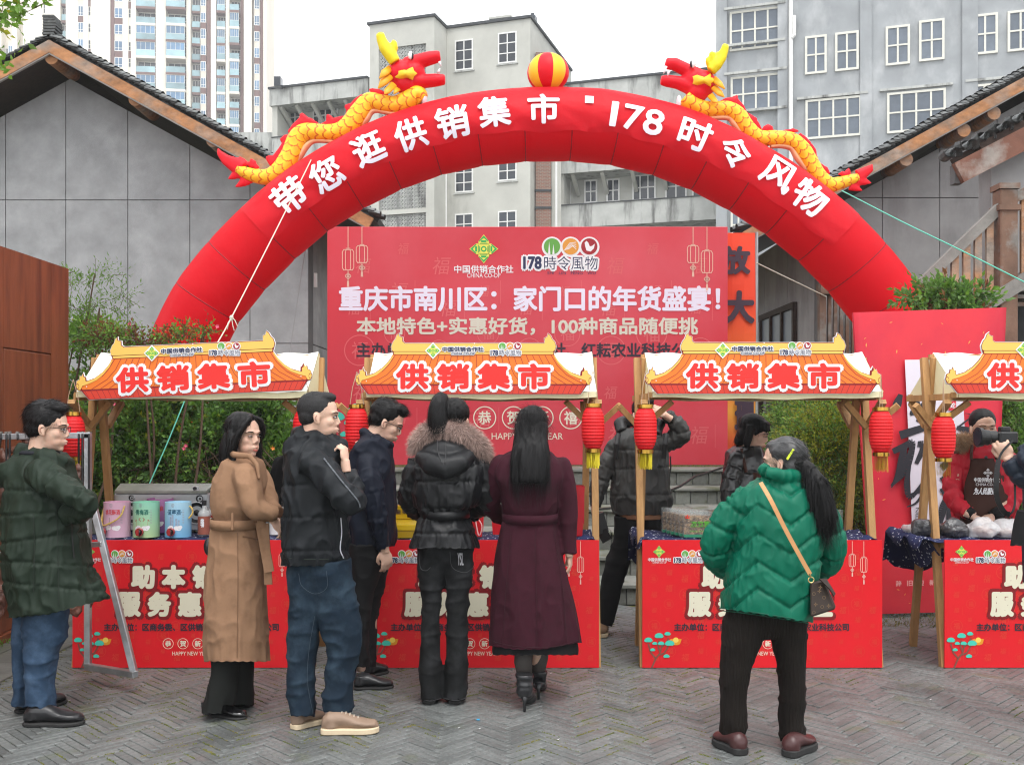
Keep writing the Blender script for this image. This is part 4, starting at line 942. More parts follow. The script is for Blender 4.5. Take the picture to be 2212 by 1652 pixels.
def logo178(x0,z0,w,y,parent,dark=navy,full=False):
    """three round badges over 178 and four characters; lower left corner x0,z0, width w"""
    h=w*.48; u=w/165.0
    b=MB()
    for i in range(3): disc(b,x0+(62+i*40)*u,z0+52*u,22*u,y-i*.0001)
    text(b,'178',x0,x0+40*u,z0+4*u,z0+32*u,y-.0004,bold=.03,grow=.16); text(b,'時令風物',x0+45*u,x0+160*u,z0+3*u,z0+32*u,y-.0004,bold=.02,grow=.14)
    b.build('logo_sticker',white_p,parent)
    y-=.003
    for i,c in enumerate((c_green,c_or,c_mar)):
        b=MB(); disc(b,x0+(62+i*40)*u,z0+53*u,17.5*u,y); b.build('badge',c,parent)
    b=MB(); y2=y-.0008
    for dx,hh in((-6,26),(3,20)): b.add([(x0+(62+dx-2.5)*u,y2,z0+36*u),(x0+(62+dx+2.5)*u,y2,z0+36*u),(x0+(62+dx)*u,y2,z0+(38+hh)*u)],[(0,1,2)])
    for k in range(4): strip(b,[(x0+(88+k*3)*u,z0+(44+k)*u),(x0+(100+k*2)*u,z0+(60-k*2)*u),(x0+(114)*u,z0+(62-k*5)*u)],1.3*u,y2)
    P=[(-9,2),(-6,-8),(3,-10),(10,-3),(12,7),(6,2),(1,1),(-2,9),(-6,13),(-10,9)]
    b.add([(x0+(142+a)*u,y2,z0+(52+c)*u) for a,c in P],[tuple(range(len(P)))])
    b.build('badge_drawing',white_p,parent)
    b=MB(); text(b,'178',x0,x0+40*u,z0+4*u,z0+32*u,y,bold=.05); text(b,'時令風物',x0+45*u,x0+160*u,z0+3*u,z0+32*u,y,bold=.0)
    if full: text(b,'SHI   LIN   FENG   WU',x0+52*u,x0+156*u,z0-7*u,z0-1*u,y)
    b.build('lettering',dark,parent)
def lantern_line(b,x,zt,zb,w,y,lw):
    h=(zt-zb); t=zb+h*.62; m_=zb+h*.28
    strip(b,[(x,zt),(x,t)],lw,y)
    for k in(-1,-.45,.45,1): strip(b,[(x+k*w*.75,t),(x+k*w,t-(t-m_)*.12),(x+k*w,m_+(t-m_)*.12),(x+k*w*.75,m_)],lw,y)
    for zz in(t,m_): strip(b,[(x-w*.8,zz),(x+w*.8,zz)],lw,y-.0003)
    strip(b,[(x-w*.4,t+.02*h),(x+w*.4,t+.02*h)],lw,y); strip(b,[(x,m_),(x,zb)],lw,y-.0005)
    for k in range(4): a=k*PI/2; ring(b,x+math.cos(a)*w*.25,m_-h*.1+math.sin(a)*w*.25,w*.18,w*.18+lw,y-.001,8)
    for k in(-1,0,1): strip(b,[(x+k*w*.1,zb+h*.1),(x+k*w*.14,zb)],lw,y-.0012)
def fu_marks(b,x0,x1,z0,z1,cell,y,rnd,size=.5):
    nx=int((x1-x0)/cell); nz=int((z1-z0)/cell); k=0
    for i in range(nx+1):
        for j in range(nz+1):
            k+=1; cx=x0+(i+.5)*cell+rnd.uniform(-.12,.12)*cell; cz=z0+(j+.5)*cell*1.0+(cell*.4 if i%2 else 0)
            s=cell*size*rnd.uniform(.5,.9)*.5
            if cx-s*1.6<x0 or cx+s*1.6>x1 or cz+s*1.6>z1 or cz-s*1.6<z0: continue
            v=k%3
            if v==0: ring(b,cx,cz,s*1.45,s*1.55,y-k*1e-5,22)
            text(b,'福',cx-s*.8,cx+s*.8,cz-s*.85,cz+s*.85,y-k*1e-5,slant=.0 if v==0 else .18,bold=.0 if v else .0)
            if v==1: strip(b,[(cx+cell*.42,cz-cell*.3),(cx+cell*.42,cz+cell*.25)],cell*.012,y-k*1e-5)
def pine(parent,x,z,u,y):
    b=MB(); tr=[((-2,-38),(6,-20),(14,-10),(18,6)),((10,-14),(22,-10),(30,4)),((6,-20),(-4,-8),(-8,8)),((14,-8),(10,4),(12,14)),((16,0),(26,10),(30,18)),((-5,-6),(4,-1))]
    for t in tr: strip(b,[(x+a*u,z+c*u) for a,c in t],3.0*u,y)
    b.build('pine_branch',mat('pine_brown',(.2,.07,.05),.6,0),parent)
    b=MB()
    for k,(a,c,r) in enumerate(((-8,14,8),(12,22,8.5),(28,26,6),(4,8,5),(16,8,6),(32,8,9),(-0,-4,5),(26,-16,6))):
        vs=[(x+(a+r*math.cos(t))*u,y-.002-k*1e-4,z+(c-r*.15+r*.85*max(0,math.sin(t)))*u) for t in [PI*i/9 for i in range(10)]]+[(x+(a+dx*r)*u,y-.002-k*1e-4,z+(c-r*.4)*u) for dx in(-.6,-.2,.2,.6)]
        b.add(vs,[tuple(range(len(vs)))])
    b.build('pine_fans',mat('pine_teal',(.06,.55,.42),.6,0),parent)
def ingot(parent,x,z,u,y):
    b=MB(); P=[(-11,3),(-6,4),(-4,-1),(4,-1),(6,4),(11,3),(8,-6),(3,-8),(-3,-8),(-8,-6)]; b.add([(x+a*u,y,z+c*u) for a,c in P],[tuple(range(10))]); b.build('ingot_drawing',mat('ingot_gold',(.75,.30,.02),.5,0),parent)
    b=MB(); disc(b,x,z+1.5*u,5*u,y-.001,16,1.05); b.build('ingot_drawing',mat('ingot_light',(.85,.6,.1),.5,0),parent)
# ---- backdrop ----
def R(px0,px1,py0,py1,Y): return WX(px0,Y),WX(px1,Y),WZ(py1,Y),WZ(py0,Y)
BD=thing('backdrop','huge red printed backdrop with white Chinese headline standing above the stone steps','backdrop',(WX(1140,YB),YB,1.0))
x0,x1,z0,z1=R(707,1572,490,1004,YB)
MB().box((x0,YB,z0),(x1,YB+.05,z1)).build('panel',board_red,BD,bevel=.004)
for sx in (x0+.4,(x0+x1)/2,x1-.4): MB().beam((sx,YB+.07,z1-.3),(sx,YB+1.3,1.0),.05,.05).build('strut',mat('galvanised_tube',(.42,.44,.45),.38,.12,10,metal=.8),BD)
yy=YB-.0015; rnd=random.Random(5)
b=MB(); fu_marks(b,x0+.1,x1-.1,z0+.1,z1-.1,.48,yy,rnd,.55); b.build('watermark',wm,BD)['kind']='stuff'
b=MB()
for px,za,zb in ((752,490,620),(782,490,598),(1497,490,598),(1527,490,628)): lantern_line(b,WX(px,YB),WZ(za,YB),WZ(zb,YB),.065,yy-.003,.008)
b.build('lantern_drawing',line_l,BD)
yy-=.0025
def T1(s,a,b_,c,d,m,bold,nm='lettering'): mb=MB(); X0,X1,Z0,Z1=R(a,b_,c,d,YB); text(mb,s,X0,X1,Z0,Z1,yy,bold=bold); return mb.build(nm,m,BD)
T1('重庆市南川区：家门口的年货盛宴！',732,1556,617,673,lav_l,.034)
T1('本地特色+实惠好货，100种商品随便挑',770,1508,685,724,grey_l,.03)
T1('主办单位：区商务委、区供销社、红耘农业科技公司',770,1512,740,772,ink,.03)
T1('中国供销合作社',981,1109,573,590,white_p,.02); T1('CHINA CO-OP',1009,1081,590,600,white_p,.0)
for i,c in enumerate('恭贺新禧'):
    px=1047+62*i; X,Z=WX(px,YB),WZ(902,YB); r=24/F*YB
    mb=MB(); ring(mb,X,Z,r-.007,r+.005,yy); text(mb,c,X-r*.6,X+r*.6,Z-r*.6,Z+r*.6,yy,bold=.02); mb.build('lettering',cream_l,BD)
T1('HAPPY NEW YEAR',1062,1216,935,949,cream_l,0)
T1('Y',1535,1541,700,704,board_red,0) if False else None
emblem(WX(1045,YB),WZ(538,YB),29/F*YB,yy,BD)
logo178(WX(1130,YB),WZ(586,YB),166/F*YB,yy,BD,full=True)
pine(BD,WX(745,YB),WZ(930,YB),2.1/F*YB,yy)
# ---- orange hanging banner ----
OB=thing('orange_banner','tall orange banner with dark brush calligraphy right of the big backdrop','banner',(WX(1604,11.6),11.6,1.0))
orange=mat('orange_banner_cloth',(.80,.075,.018),.6,.04,1,bump=.2,bs=5)
n=orange.node_tree.nodes; l=orange.node_tree.links
tc=n.new('ShaderNodeTexCoord'); sx=n.new('ShaderNodeSeparateXYZ'); l.new(tc.outputs['Object'],sx.inputs[0]); rp=n.new('ShaderNodeValToRGB'); mr=n.new('ShaderNodeMapRange')
mr.inputs[1].default_value=0; mr.inputs[2].default_value=2.7; l.new(sx.outputs[2],mr.inputs[0]); l.new(mr.outputs[0],rp.inputs[0])
e=rp.color_ramp.elements; e[0].position=.1; e[0].color=(.66,.09,.02,1); e[1].position=.7; e[1].color=(.80,.06,.018,1); k_=e.new(.24); k_.color=(.85,.42,.05,1); k_=e.new(.32); k_.color=(.82,.2,.03,1)
l.new(rp.outputs[0],n['Principled BSDF'].inputs['Base Color'])
Yo=11.6; m=MB(); xa,xb,za,zb=R(1480,1632,508,985,Yo); N=18
vs=[(xa+(xb-xa)*i/6,Yo+.015*math.sin(i*1.3+j*.35),za+(zb-za)*j/N) for j in range(N+1) for i in range(7)]
m.add(vs,[(j*7+i,j*7+i+1,(j+1)*7+i+1,(j+1)*7+i) for j in range(N) for i in range(6)]); m.box((xa,Yo+.02,zb-.01),(xb,Yo+.05,zb+.03)); m.build('cloth',orange,OB,smooth=False)
for c,a,b_,c_,d in (('放',1556,1620,532,594),('大',1562,1636,628,700),('理',1585,1650,862,935)):
    mb=MB(); X0,X1,Z0,Z1=R(a,min(b_,1629),c_,d,Yo); text(mb,c,X0,X1,Z0,Z1,Yo-.03,bold=.045,slant=.0); mb.build('lettering',mat('brush_ink',(.05,.03,.05),.6,0),OB)
m=MB(); m.tube([(xb+.02,Yo+.03,1.0),(xb+.02,Yo+.03,zb+.04)],.02,8); m.build('pole',MATS['galvanised_tube'],OB)
# ---- red standing panel at the right ----
YP=7.75
RP=thing('red_display_panel','large red new year panel with black brush calligraphy on a pale strip at the right','display panel',(WX(2010,YP),YP,0))
rpm=mat('panel_print_red',(.70,.03,.045),.5,.05,.7,col2=(.50,.012,.04),c2p=(.4,.62),c2s=.5,bump=.15,bs=3,bd=.03)
tl,tr,br_,bl=W(1843,675,YP),W(2175,664,YP+.15),W(2150,1318,YP+.15),W(1885,1326,YP)
def pp(u,v,d=0): a=tl.lerp(tr,u); c=bl.lerp(br_,u); p=a.lerp(c,v); return Vector((p.x,p.y-d,p.z))
nx,ny=16,24; vs=[]
for back in(0,1):
    for j in range(ny+1):
        for i in range(nx+1):
            u,v=i/nx,j/ny; p=pp(u,v,.012*math.sin(u*17)*math.sin(v*2.5+.6)-.03*back); vs.append(p)
nn=(nx+1)*(ny+1); fs=[]
for k in(0,nn):
    for j in range(ny):
        for i in range(nx): q_=(k+j*(nx+1)+i,k+j*(nx+1)+i+1,k+(j+1)*(nx+1)+i+1,k+(j+1)*(nx+1)+i); fs.append(q_ if k else q_[::-1])
for j in range(ny): fs+= [(j*(nx+1),(j+1)*(nx+1),nn+(j+1)*(nx+1),nn+j*(nx+1)),(j*(nx+1)+nx,nn+j*(nx+1)+nx,nn+(j+1)*(nx+1)+nx,(j+1)*(nx+1)+nx)]
m=MB(); m.add(vs,fs); m.build('panel',rpm,RP,smooth=True)
def uv(px,py):
    # place a photo point on the panel
    v=(py-670)/(1322-670); l_=1843+(1885-1843)*v; r_=2175+(2150-2175)*v; return (px-l_)/(r_-l_),v
def quadp(mb,pts,d): mb.add([pp(*uv(*p),d) for p in pts],[tuple(range(len(pts)))])
m=MB(); quadp(m,[(1951,776),(1998,777),(2000,960),(1960,960)],.02); quadp(m,[(1960,960),(2000,960),(2090,960),(2090,1170),(1968,1170)],.0202); quadp(m,[(1998,777.2),(2072,779),(2082,960),(2000,960)],.0204)
m.build('pale_strip',mat('pale_lilac_paper',(.66,.62,.70),.6,.05,2),RP)
def brush(mb,pts,d):   # pts: (px,py,width px)
    q=spline(pts,6)
    for i in range(len(q)-1):
        a,b_=q[i],q[i+1]; t=np.array([b_[0]-a[0],b_[1]-a[1]]); t=t/(np.linalg.norm(t)+1e-9); nr=np.array([-t[1],t[0]])
        P=[(a[0]+nr[0]*a[2]/2,a[1]+nr[1]*a[2]/2),(a[0]-nr[0]*a[2]/2,a[1]-nr[1]*a[2]/2),(b_[0]-nr[0]*b_[2]/2,b_[1]-nr[1]*b_[2]/2),(b_[0]+nr[0]*b_[2]/2,b_[1]+nr[1]*b_[2]/2)]
        mb.add([pp(*uv(*p),d+i*2e-5) for p in P],[(0,1,2,3)])
bi=mat('black_brush_ink',(.02,.02,.028),.6,0)
strokes=[[(1942,850,8),(1934,872,15),(1930,882,3)],[(1965,852,10),(1975,868,12),(1985,880,3)],[(2000,850,5),(1990,880,14),(1962,894,5)],[(1962,888,4),(1985,896,13),(1978,910,6)],
 [(1940,938,15),(1975,928,13),(2010,918,10),(2028,916,3)],[(1925,972,10),(1950,962,12),(1968,955,9),(1952,1010,14),(1922,1046,4)],[(1950,960,8),(1945,990,14),(1936,1020,9),(1922,1050,2)],[(1978,958,10),(1992,962,12),(1975,1000,7)],
 [(1962,1000,4),(1955,1040,10),(1962,1072,8),(1990,1040,6),(2000,1010,8),(2004,1050,8),(2012,1065,2)],[(1962,1066,4),(1990,1060,6),(1975,1084,4),(1955,1092,2)],
 [(2064,925,3),(2078,915,3),(2096,900,2),(2080,895,1)],[(2062,925,6),(2085,932,12),(2110,934,4)],[(2030,1010,12),(2050,995,10),(2062,985,4)],[(2030,1040,14),(2055,1022,12),(2070,1010,4)],[(2030,1065,16),(2052,1052,12),(2068,1046,5)],
 [(2028,1130,5),(2032,1100,14),(2040,1075,10)],[(2036,1080,8),(2060,1075,12),(2080,1076,5)],[(2045,1095,6),(2048,1120,14),(2044,1140,4)],[(2062,1085,8),(2066,1110,12),(2060,1140,3)]]
m=MB()
for k,s_ in enumerate(strokes): brush(m,[(a,c,w*1.25) for a,c,w in s_],.023+k*4e-4)
m.build('lettering',bi,RP)
m=MB()
def tp(s,px0,px1,py0,py1,d,m_,bold=.02):
    mb=MB(); text(mb,s,0,1,0,1,0,bold=bold); mb2=MB(); mb2.add([pp(*uv(px0+(px1-px0)*a,py1-(py1-py0)*c),d-b_) for a,b_,c in mb.v],mb.f); return mb2.build('lettering',m_,RP)
for c,a,b_ in (('乙',1978,1100),('巳',1978,1114),('贰',1992,1098),('零',1992,1112)): tp(c,a-5,a+5,b_-6,b_+6,.032,bi)
for i,c in enumerate('辞旧迎新'): tp(c,1931+i*24,1943+i*24,1250,1262,.03,mat('pale_pink_letter',(.8,.45,.42),.6,0))
tp('蛇',2047,2058,871,883,.034,white_p); m=MB(); quadp(m,[(2044,868),(2060,868),(2060,888),(2044,888)],.031); m.build('seal',rpm,RP)
m=MB(); rnd=random.Random(9)
for k in range(34):
    u,v=rnd.uniform(.05,.95),rnd.uniform(.03,.97); p=pp(u,v,.021); a=rnd.uniform(0,3); s_=rnd.uniform(.008,.018)
    m.add([p+Vector((math.cos(a)*s_,0,math.sin(a)*s_)),p+Vector((-math.sin(a)*s_*.3,0,math.cos(a)*s_*.3)),p-Vector((math.cos(a)*s_,0,math.sin(a)*s_)),p+Vector((math.sin(a)*s_*.2,0,-math.cos(a)*s_*.2))],[(0,1,2,3)])
m.build('gold_flecks',mat('gold_print',(.85,.4,.08),.5,0),RP)
for u in(.12,.88):
    a=pp(u,.02); MB().beam((a.x,a.y+.06,a.z),(a.x,a.y+.9,.0),.04,.04).build('strut',MATS['galvanised_tube'],RP)
# ================= MARKET STALLS =================
timber=mat('pale_pine_timber',(.46,.255,.10),.6,.18,3,bump=.25,bs=40,stretch=(7,7,1),col2=(.36,.185,.07),c2p=(.5,.7),c2s=3,c2st=(9,9,.8))
canvas=mat('cream_canvas',(.74,.68,.44),.8,.04,3,bump=.2,bs=12); canvas_w=mat('white_canvas_top',(.80,.79,.74),.8,.04,3,bump=.3,bs=9,bd=.02)
brd=mat('front_board_red',(.70,.010,.018),.36,.05,2.5,spec=.4,bump=.25,bs=3,bd=.02); fwm=mat('front_watermark',(.70,.055,.03),.45,0); maroon=mat('maroon_outline',(.22,.008,.012),.5,0)
s_yel=mat('sign_yellow',(.83,.52,.11),.5,0); s_or=mat('sign_orange',(.80,.19,.02),.5,.03,2); s_low=mat('sign_brick_red',(.62,.045,.022),.5,0); s_red=mat('sign_red',(.78,.025,.02),.5,0)
bone=mat('bone_lettering',(.72,.68,.53),.55,0); foam=mat('white_foam_edge',(.8,.8,.8),.6,0)
YF=6.2; YS=6.10
def cloth_mat():
    m=mat('navy_floral_cloth',(.012,.018,.075),.8,.15,10,bump=.4,bs=12,bd=.02); n=m.node_tree.nodes;l=m.node_tree.links;p=n['Principled BSDF']; src=p.inputs['Base Color'].links[0].from_socket
    tc=n.new('ShaderNodeTexCoord'); v=n.new('ShaderNodeTexVoronoi'); v.inputs['Scale'].default_value=38; l.new(tc.outputs['Object'],v.inputs[0])
    t=n.new('ShaderNodeTexNoise'); t.inputs['Scale'].default_value=150; t.inputs['Detail'].default_value=3; l.new(tc.outputs['Object'],t.inputs[0])
    a=n.new('ShaderNodeMath'); a.operation='MULTIPLY_ADD'; l.new(t.outputs[0],a.inputs[0]); a.inputs[1].default_value=.5; l.new(v.outputs[0],a.inputs[2])
    r=n.new('ShaderNodeMapRange'); r.inputs[1].default_value=.50; r.inputs[2].default_value=.42; l.new(a.outputs[0],r.inputs[0])
    x=n.new('ShaderNodeMix'); x.data_type='RGBA'; l.new(r.outputs[0],x.inputs[0]); l.new(src,x.inputs[6]); x.inputs[7].default_value=(.62,.65,.74,1); l.new(x.outputs[2],p.inputs['Base Color']); return m
floral=cloth_mat()
BU=1.494/518
def make_board(T,X,Z0):
    """the printed front board, drawn in units of the photo's pixels (518 wide, 275 high)"""
    u=BU; H=275*u; y=YF
    B=MB().box((X,y,Z0),(X+518*u,y+.012,Z0+H)).build('front_board',brd,T)
    px=lambda a:X+a*u; pz=lambda b:Z0+H-b*u; y1=y-.001
    b=MB(); fu_marks(b,px(6),px(512),pz(270),pz(5),.098,y1,random.Random(2),.62); b.build('watermark',fwm,B)['kind']='stuff'
    y1-=.002
    b=MB()
    for a,t,bt in ((453,0,78),(478,0,95)): lantern_line(b,px(a),pz(t+2),pz(bt),.022*.9,y1,.003)
    b.build('lantern_drawing',mat('pale_line',(.8,.5,.42),.5,0),B)
    emblem(px(36),pz(25),12.5*u,y1,B)
    def t(s,a,c,d,e,m_,bold=0,grow=0,dy=0,nm='lettering'): mb=MB(); text(mb,s,px(a),px(c),pz(e),pz(d),y1-dy,bold=bold,grow=grow,dirs=10); return mb.build(nm,m_,B)
    t('中国供销合作社',12,62,38,45.5,white_p,.02); t('CHINA CO-OP',22,52,46,50,white_p)
    logo178(px(68),pz(50),64*u,y1,B)
    for i,c in enumerate('助本销'): a=126+i*66; t(c,a-3,a+57,49,109,maroon,.062,.05,0,'letter_outline'); t(c,a+1,a+53,53,105,bone,.066,0,.003)
    for i,c in enumerate('服务惠民生'): a=96+i*65.5; t(c,a-3,a+57,107,169,maroon,.056,.05,0,'letter_outline'); t(c,a+1,a+53,111,165,bone,.06,0,.003)
    t('主办单位：区商务委、区供销社、红耘农业科技公司',68,446,179,196,ink,.035)
    for i,c in enumerate('恭贺新禧'):
        mb=MB(); cx,cz=px(207+32*i),pz(223); ring(mb,cx,cz,10.6*u,11.6*u,y1); text(mb,c,cx-6.5*u,cx+6.5*u,cz-6.5*u,cz+6.5*u,y1,bold=.03); mb.build('lettering',cream_l,B)
    t('HAPPY NEW YEAR',216,298,240,248.5,cream_l,.0)
    pine(B,px(22),pz(232),1.15*u,y1); ingot(B,px(72),pz(217),1.15*u,y1)
    return B
def sign_outline():
    L=[(365,200),(360,165),(380,118),(398,98),(408,66),(437,43),(436,72),(468,82),(468,118),(486,131)]
    Rr=[(1690,131),(1688,90),(1712,80),(1722,46),(1748,66),(1765,100),(1785,120),(1799,165),(1788,200),(1778,232),(1815,290),(1862,342),(1925,385),(2000,412),(2003,375),(2016,370),(2030,338),(2045,372),(2066,366),(2072,396),(2096,410),(2105,450),(2088,498),(2062,505),(2008,582)]
    Ll=[(158,582),(97,505),(66,498),(49,455),(57,412),(83,398),(88,366),(106,368),(121,338),(131,374),(147,380),(150,412),(215,392),(285,345),(335,292),(377,235)]
    return L+Rr+Ll
def make_sign(T,X,Z,rot=0):
    """the roof shaped sign, drawn in units of the enlarged photo; X,Z is the world place of the point (50,585)"""
    u=.2491/F*YS
    cr,sr=math.cos(rot),math.sin(rot)
    def xf(a,b): x,z=(a-50)*u,(585-b)*u; return (X+x*cr-z*sr,Z+x*sr+z*cr)
    O=sign_outline(); y=YS
    B=MB(); B.prism([xf(*p) for p in O],y,y+.012); B=B.build('sign',foam,T)
    def poly(pts,m_,d,nm='print'): mb=MB(); mb.add([(xf(*p)[0],y-d,xf(*p)[1]) for p in pts],[tuple(range(len(pts)))]); return mb.build(nm,m_,B)
    def shrink(P,k):
        out=[];n=len(P)
        for i in range(n):
            a,b,c=Vector(P[i-1]),Vector(P[i]),Vector(P[(i+1)%n]); e=((b-a).normalized()+(c-b).normalized()); 
            if e.length<1e-6: e=(c-b)
            e.normalize(); out.append((b.x-e.y*k,b.y+e.x*k))
        return out
    poly(shrink(O,3.5),mat('sign_maroon',(.25,.01,.015),.5,0),.002)
    # body panels
    rt=[(372,238),(1778,238)]+[(1818,305),(1870,362),(1930,405),(2004,436),(2062,468),(2050,490)]+[(108,490),(100,470),(150,436),(222,408),(290,360),(340,308)]
    poly(rt,s_or,.0035); poly([(112,502),(2050,502),(2002,576),(164,576)],s_low,.0036)
    def st(pts,w,m_,d,nm='print'): mb=MB(); q=[xf(*p) for p in pts]; strip(mb,q,w*u,y-d); return mb.build(nm,m_,B)
    mb=MB()
    for i in range(26):
        xt=400+i*54; xb_=1085+(xt-1085)*1.42; 
        if not 130<xb_<2040: 
            k=(1085-140)/(abs(xt-1085)*1.42)*1.0
        pts=[(xt,240),(1085+(xt-1085)*1.08,330),(1085+(xt-1085)*1.2,410),(xb_,490)]
        if xb_<130 or xb_>2040:
            sgn=-1 if xb_<1085 else 1; pts=[(xt,240),(1085+(xt-1085)*1.09,330),(1085+(xt-1085)*1.17,385)]
        strip(mb,[xf(*p) for p in pts],5*u,y-.0045)
        
    mb.build('tile_lines',mat('sign_line',(.42,.03,.02),.5,0),B)
    mb=MB()
    for i in range(39):
        xt=130+i*50; xb_=1085+(xt-1085)*.96; strip(mb,[xf(xt,503),xf(xb_,575)],3.5*u,y-.0045)
    mb.build('tile_lines',MATS['sign_maroon'],B)
    st([(105,497),(2060,497)],9,MATS['sign_maroon'],.005); 
    # yellow ridge and curling eaves
    def inset(O_,k,m_,d): return poly(shrink(O_,k),m_,d)
    ridge=[(372,200),(366,165),(386,120),(404,100),(412,72),(430,55),(430,76),(460,88),(460,122),(484,140),(1692,140),(1696,94),(1716,86),(1724,58),(1742,72),(1758,104),(1778,124),(1791,165),(1781,198),(1765,207),(385,207)]
    poly(ridge,s_yel,.0055); poly([(388,212),(1766,212),(1772,222),(1764,232),(392,232),(384,222)],s_yel,.0055)
    for left in(1,0):
        fx=(lambda a:a) if left else (lambda a:2158-a)
        E_=[(379,244),(338,300),(288,352),(216,400),(148,421),(140,416),(138,386),(124,380),(120,352),(110,374),(94,374),(91,402),(66,414),(56,452),(70,490),(92,492),(104,470),(110,458),(170,440),(238,412),(300,364),(352,306),(386,248)]
        P=[(fx(a),b) for a,b in E_]; 
        if not left: P=P[::-1]
        poly(P,s_yel,.0060)
        mb=MB(); x_,z_=xf(fx(68),460); ring(mb,x_,z_,20*u,25*u,y-.0068,20,sx=.62); mb.build('eave_scroll',MATS['sign_maroon'],B)
    def t(s,a,c,d,e,m_,bold=0,grow=0,dy=0,nm='lettering'):
        mb=MB(); text(mb,s,a,c,-e,-d,0,bold=bold,grow=grow,dirs=10,step=1.2e-4)
        mb.v=[(xf(v[0],-v[2])[0],y-.0072-dy+v[1],xf(v[0],-v[2])[1]) for v in mb.v]; return mb.build(nm,m_,B)
    for i,(c,a) in enumerate((('供',403),('销',756),('集',1108),('市',1458))):
        t(c,a-12,a+302,298,550,white_p,.05,.055,0,'letter_outline'); t(c,a+2,a+288,312,536,s_red,.052,0,.0025)
    t('中国供销合作社',808,1166,168,210,white_p,.03,.17,0,'letter_outline'); t('中国供销合作社',808,1166,168,210,navy,.035,0,.003); t('CHINA CO-OP',886,1088,217,238,white_p,.03,.3,0,'letter_outline'); t('CHINA CO-OP',886,1088,217,238,navy,.02,0,.003)
    Pc=xf(727,202); emblem(Pc[0],Pc[1],56*u,y-.009,B,back=white_p)
    Pl=xf(1225,250); logo178(Pl[0],Pl[1],272*u,y-.009,B)
    mb=MB()
    for a,b_ in ((150,465),(2008,460),(1085,140)): disc(mb,*xf(a,b_),5*u,y-.009,8)
    mb.build('screws',foam,B)
    return B
def make_stall(X,tilt,dz,label):
    """X = world x of the board's left edge"""
    T=thing('market_stall',label,'market stall',(X+.747,6.5,0),group='market stalls under roof shaped signs')
    Wd=1.494; yr=6.50
    # two A shaped ends: front leg, back leg, eave brackets
    for sx in (X+.03,X+Wd-.03):
        o=.022*(1 if sx<X+.5 else -1)
        MB().beam((sx-o,YF+.035,0),(sx-o,yr+.03,1.95+dz),.042,.042,(1,0,0)).build('leg',timber,T)
        MB().beam((sx+o,6.82,0),(sx+o,yr-.03,1.95+dz),.042,.042,(1,0,0)).build('leg',timber,T)
        MB().beam((sx-o,6.43,1.5+dz),(sx-o,6.17,1.66+dz),.03,.045,(1,0,0)).build('bracket',timber,T)
        MB().beam((sx+o,6.60,1.5+dz),(sx+o,6.84,1.66+dz),.03,.045,(1,0,0)).build('bracket',timber,T)
        # brackets along the stall seen from the front
        sg=1 if sx<X+.5 else -1
        MB().beam((sx,6.40,1.47+dz),(sx-sg*.17,6.30,1.64+dz),.035,.035,(0,1,0)).build('bracket',timber,T)
        MB().beam((sx,6.40,1.50+dz),(sx+sg*.17,6.30,1.66+dz),.035,.035,(0,1,0)).build('bracket',timber,T)
        MB().beam((sx,6.3,.76),(sx,6.74,.76),.03,.05).build('cross_bar',timber,T)
        MB().beam((sx,6.18,1.69+dz),(sx,6.84,1.69+dz),.03,.04).build('cross_bar',timber,T)
    for y,z in ((yr,1.955+dz),(6.17,1.70+dz),(6.84,1.70+dz)): MB().beam((X+.03,y,z),(X+Wd-.03,y,z),.03,.035).build('rail',timber,T)
    MB().box((X+.01,6.225,.75),(X+Wd-.01,6.78,.775)).build('table_top',timber,T)
    # canvas roof with valance
    m=MB(); xa,xb=X+.055,X+Wd-.02; nx=20; prof=[(6.13,1.72),(6.24,1.79),(6.37,1.885),(yr,1.985),(6.63,1.885),(6.77,1.79),(6.88,1.72)]
    vs=[]
    for i in range(nx+1):
        x=xa+(xb-xa)*i/nx
        for k,(y,z) in enumerate(prof):
            sag=-.012*math.sin(PI*i/nx)*1+.006*math.sin(i*2.1+k); vs.append((x,y,z+dz+sag))
    n=len(prof); fs=[(i*n+k,(i+1)*n+k,(i+1)*n+k+1,i*n+k+1) for i in range(nx) for k in range(n-1)]
    m.add(vs,fs); rf=m.build('canvas_roof',canvas_w,T,smooth=False); so=rf.modifiers.new('thickness','SOLIDIFY'); so.thickness=.003
    for yv in (6.128,6.882):
        m=MB(); N_=24; m.add([(xa+(xb-xa)*i/N_,yv+.004*math.sin(i*1.9),zz+dz+.004*math.sin(i*.8)-.012*math.sin(PI*i/N_)) for i in range(N_+1) for zz in(1.686,1.722)],[(2*i,2*i+2,2*i+3,2*i+1) for i in range(N_)]); m.build('valance',canvas,rf)
    for s_ in(0,1):
        x=(xa,xb)[s_]; P=[(x,y,z+dz) for y,z in prof]; m=MB(); m.add(P+[(x+.004,y,z) for x,y,z in P],[tuple(range(len(P))),tuple(range(2*len(P)-1,len(P)-1,-1))]); m.build('canvas_gable',canvas,rf)
        m=MB(); m.add([(x-.002,6.13,1.72+dz),(x-.002,6.88,1.72+dz),(x-.002,6.88,1.686+dz),(x-.002,6.5,1.68+dz),(x-.002,6.13,1.686+dz)],[(0,1,2,3,4)]); m.build('valance',canvas,rf)
    B=make_board(T,X,.005)
    return T
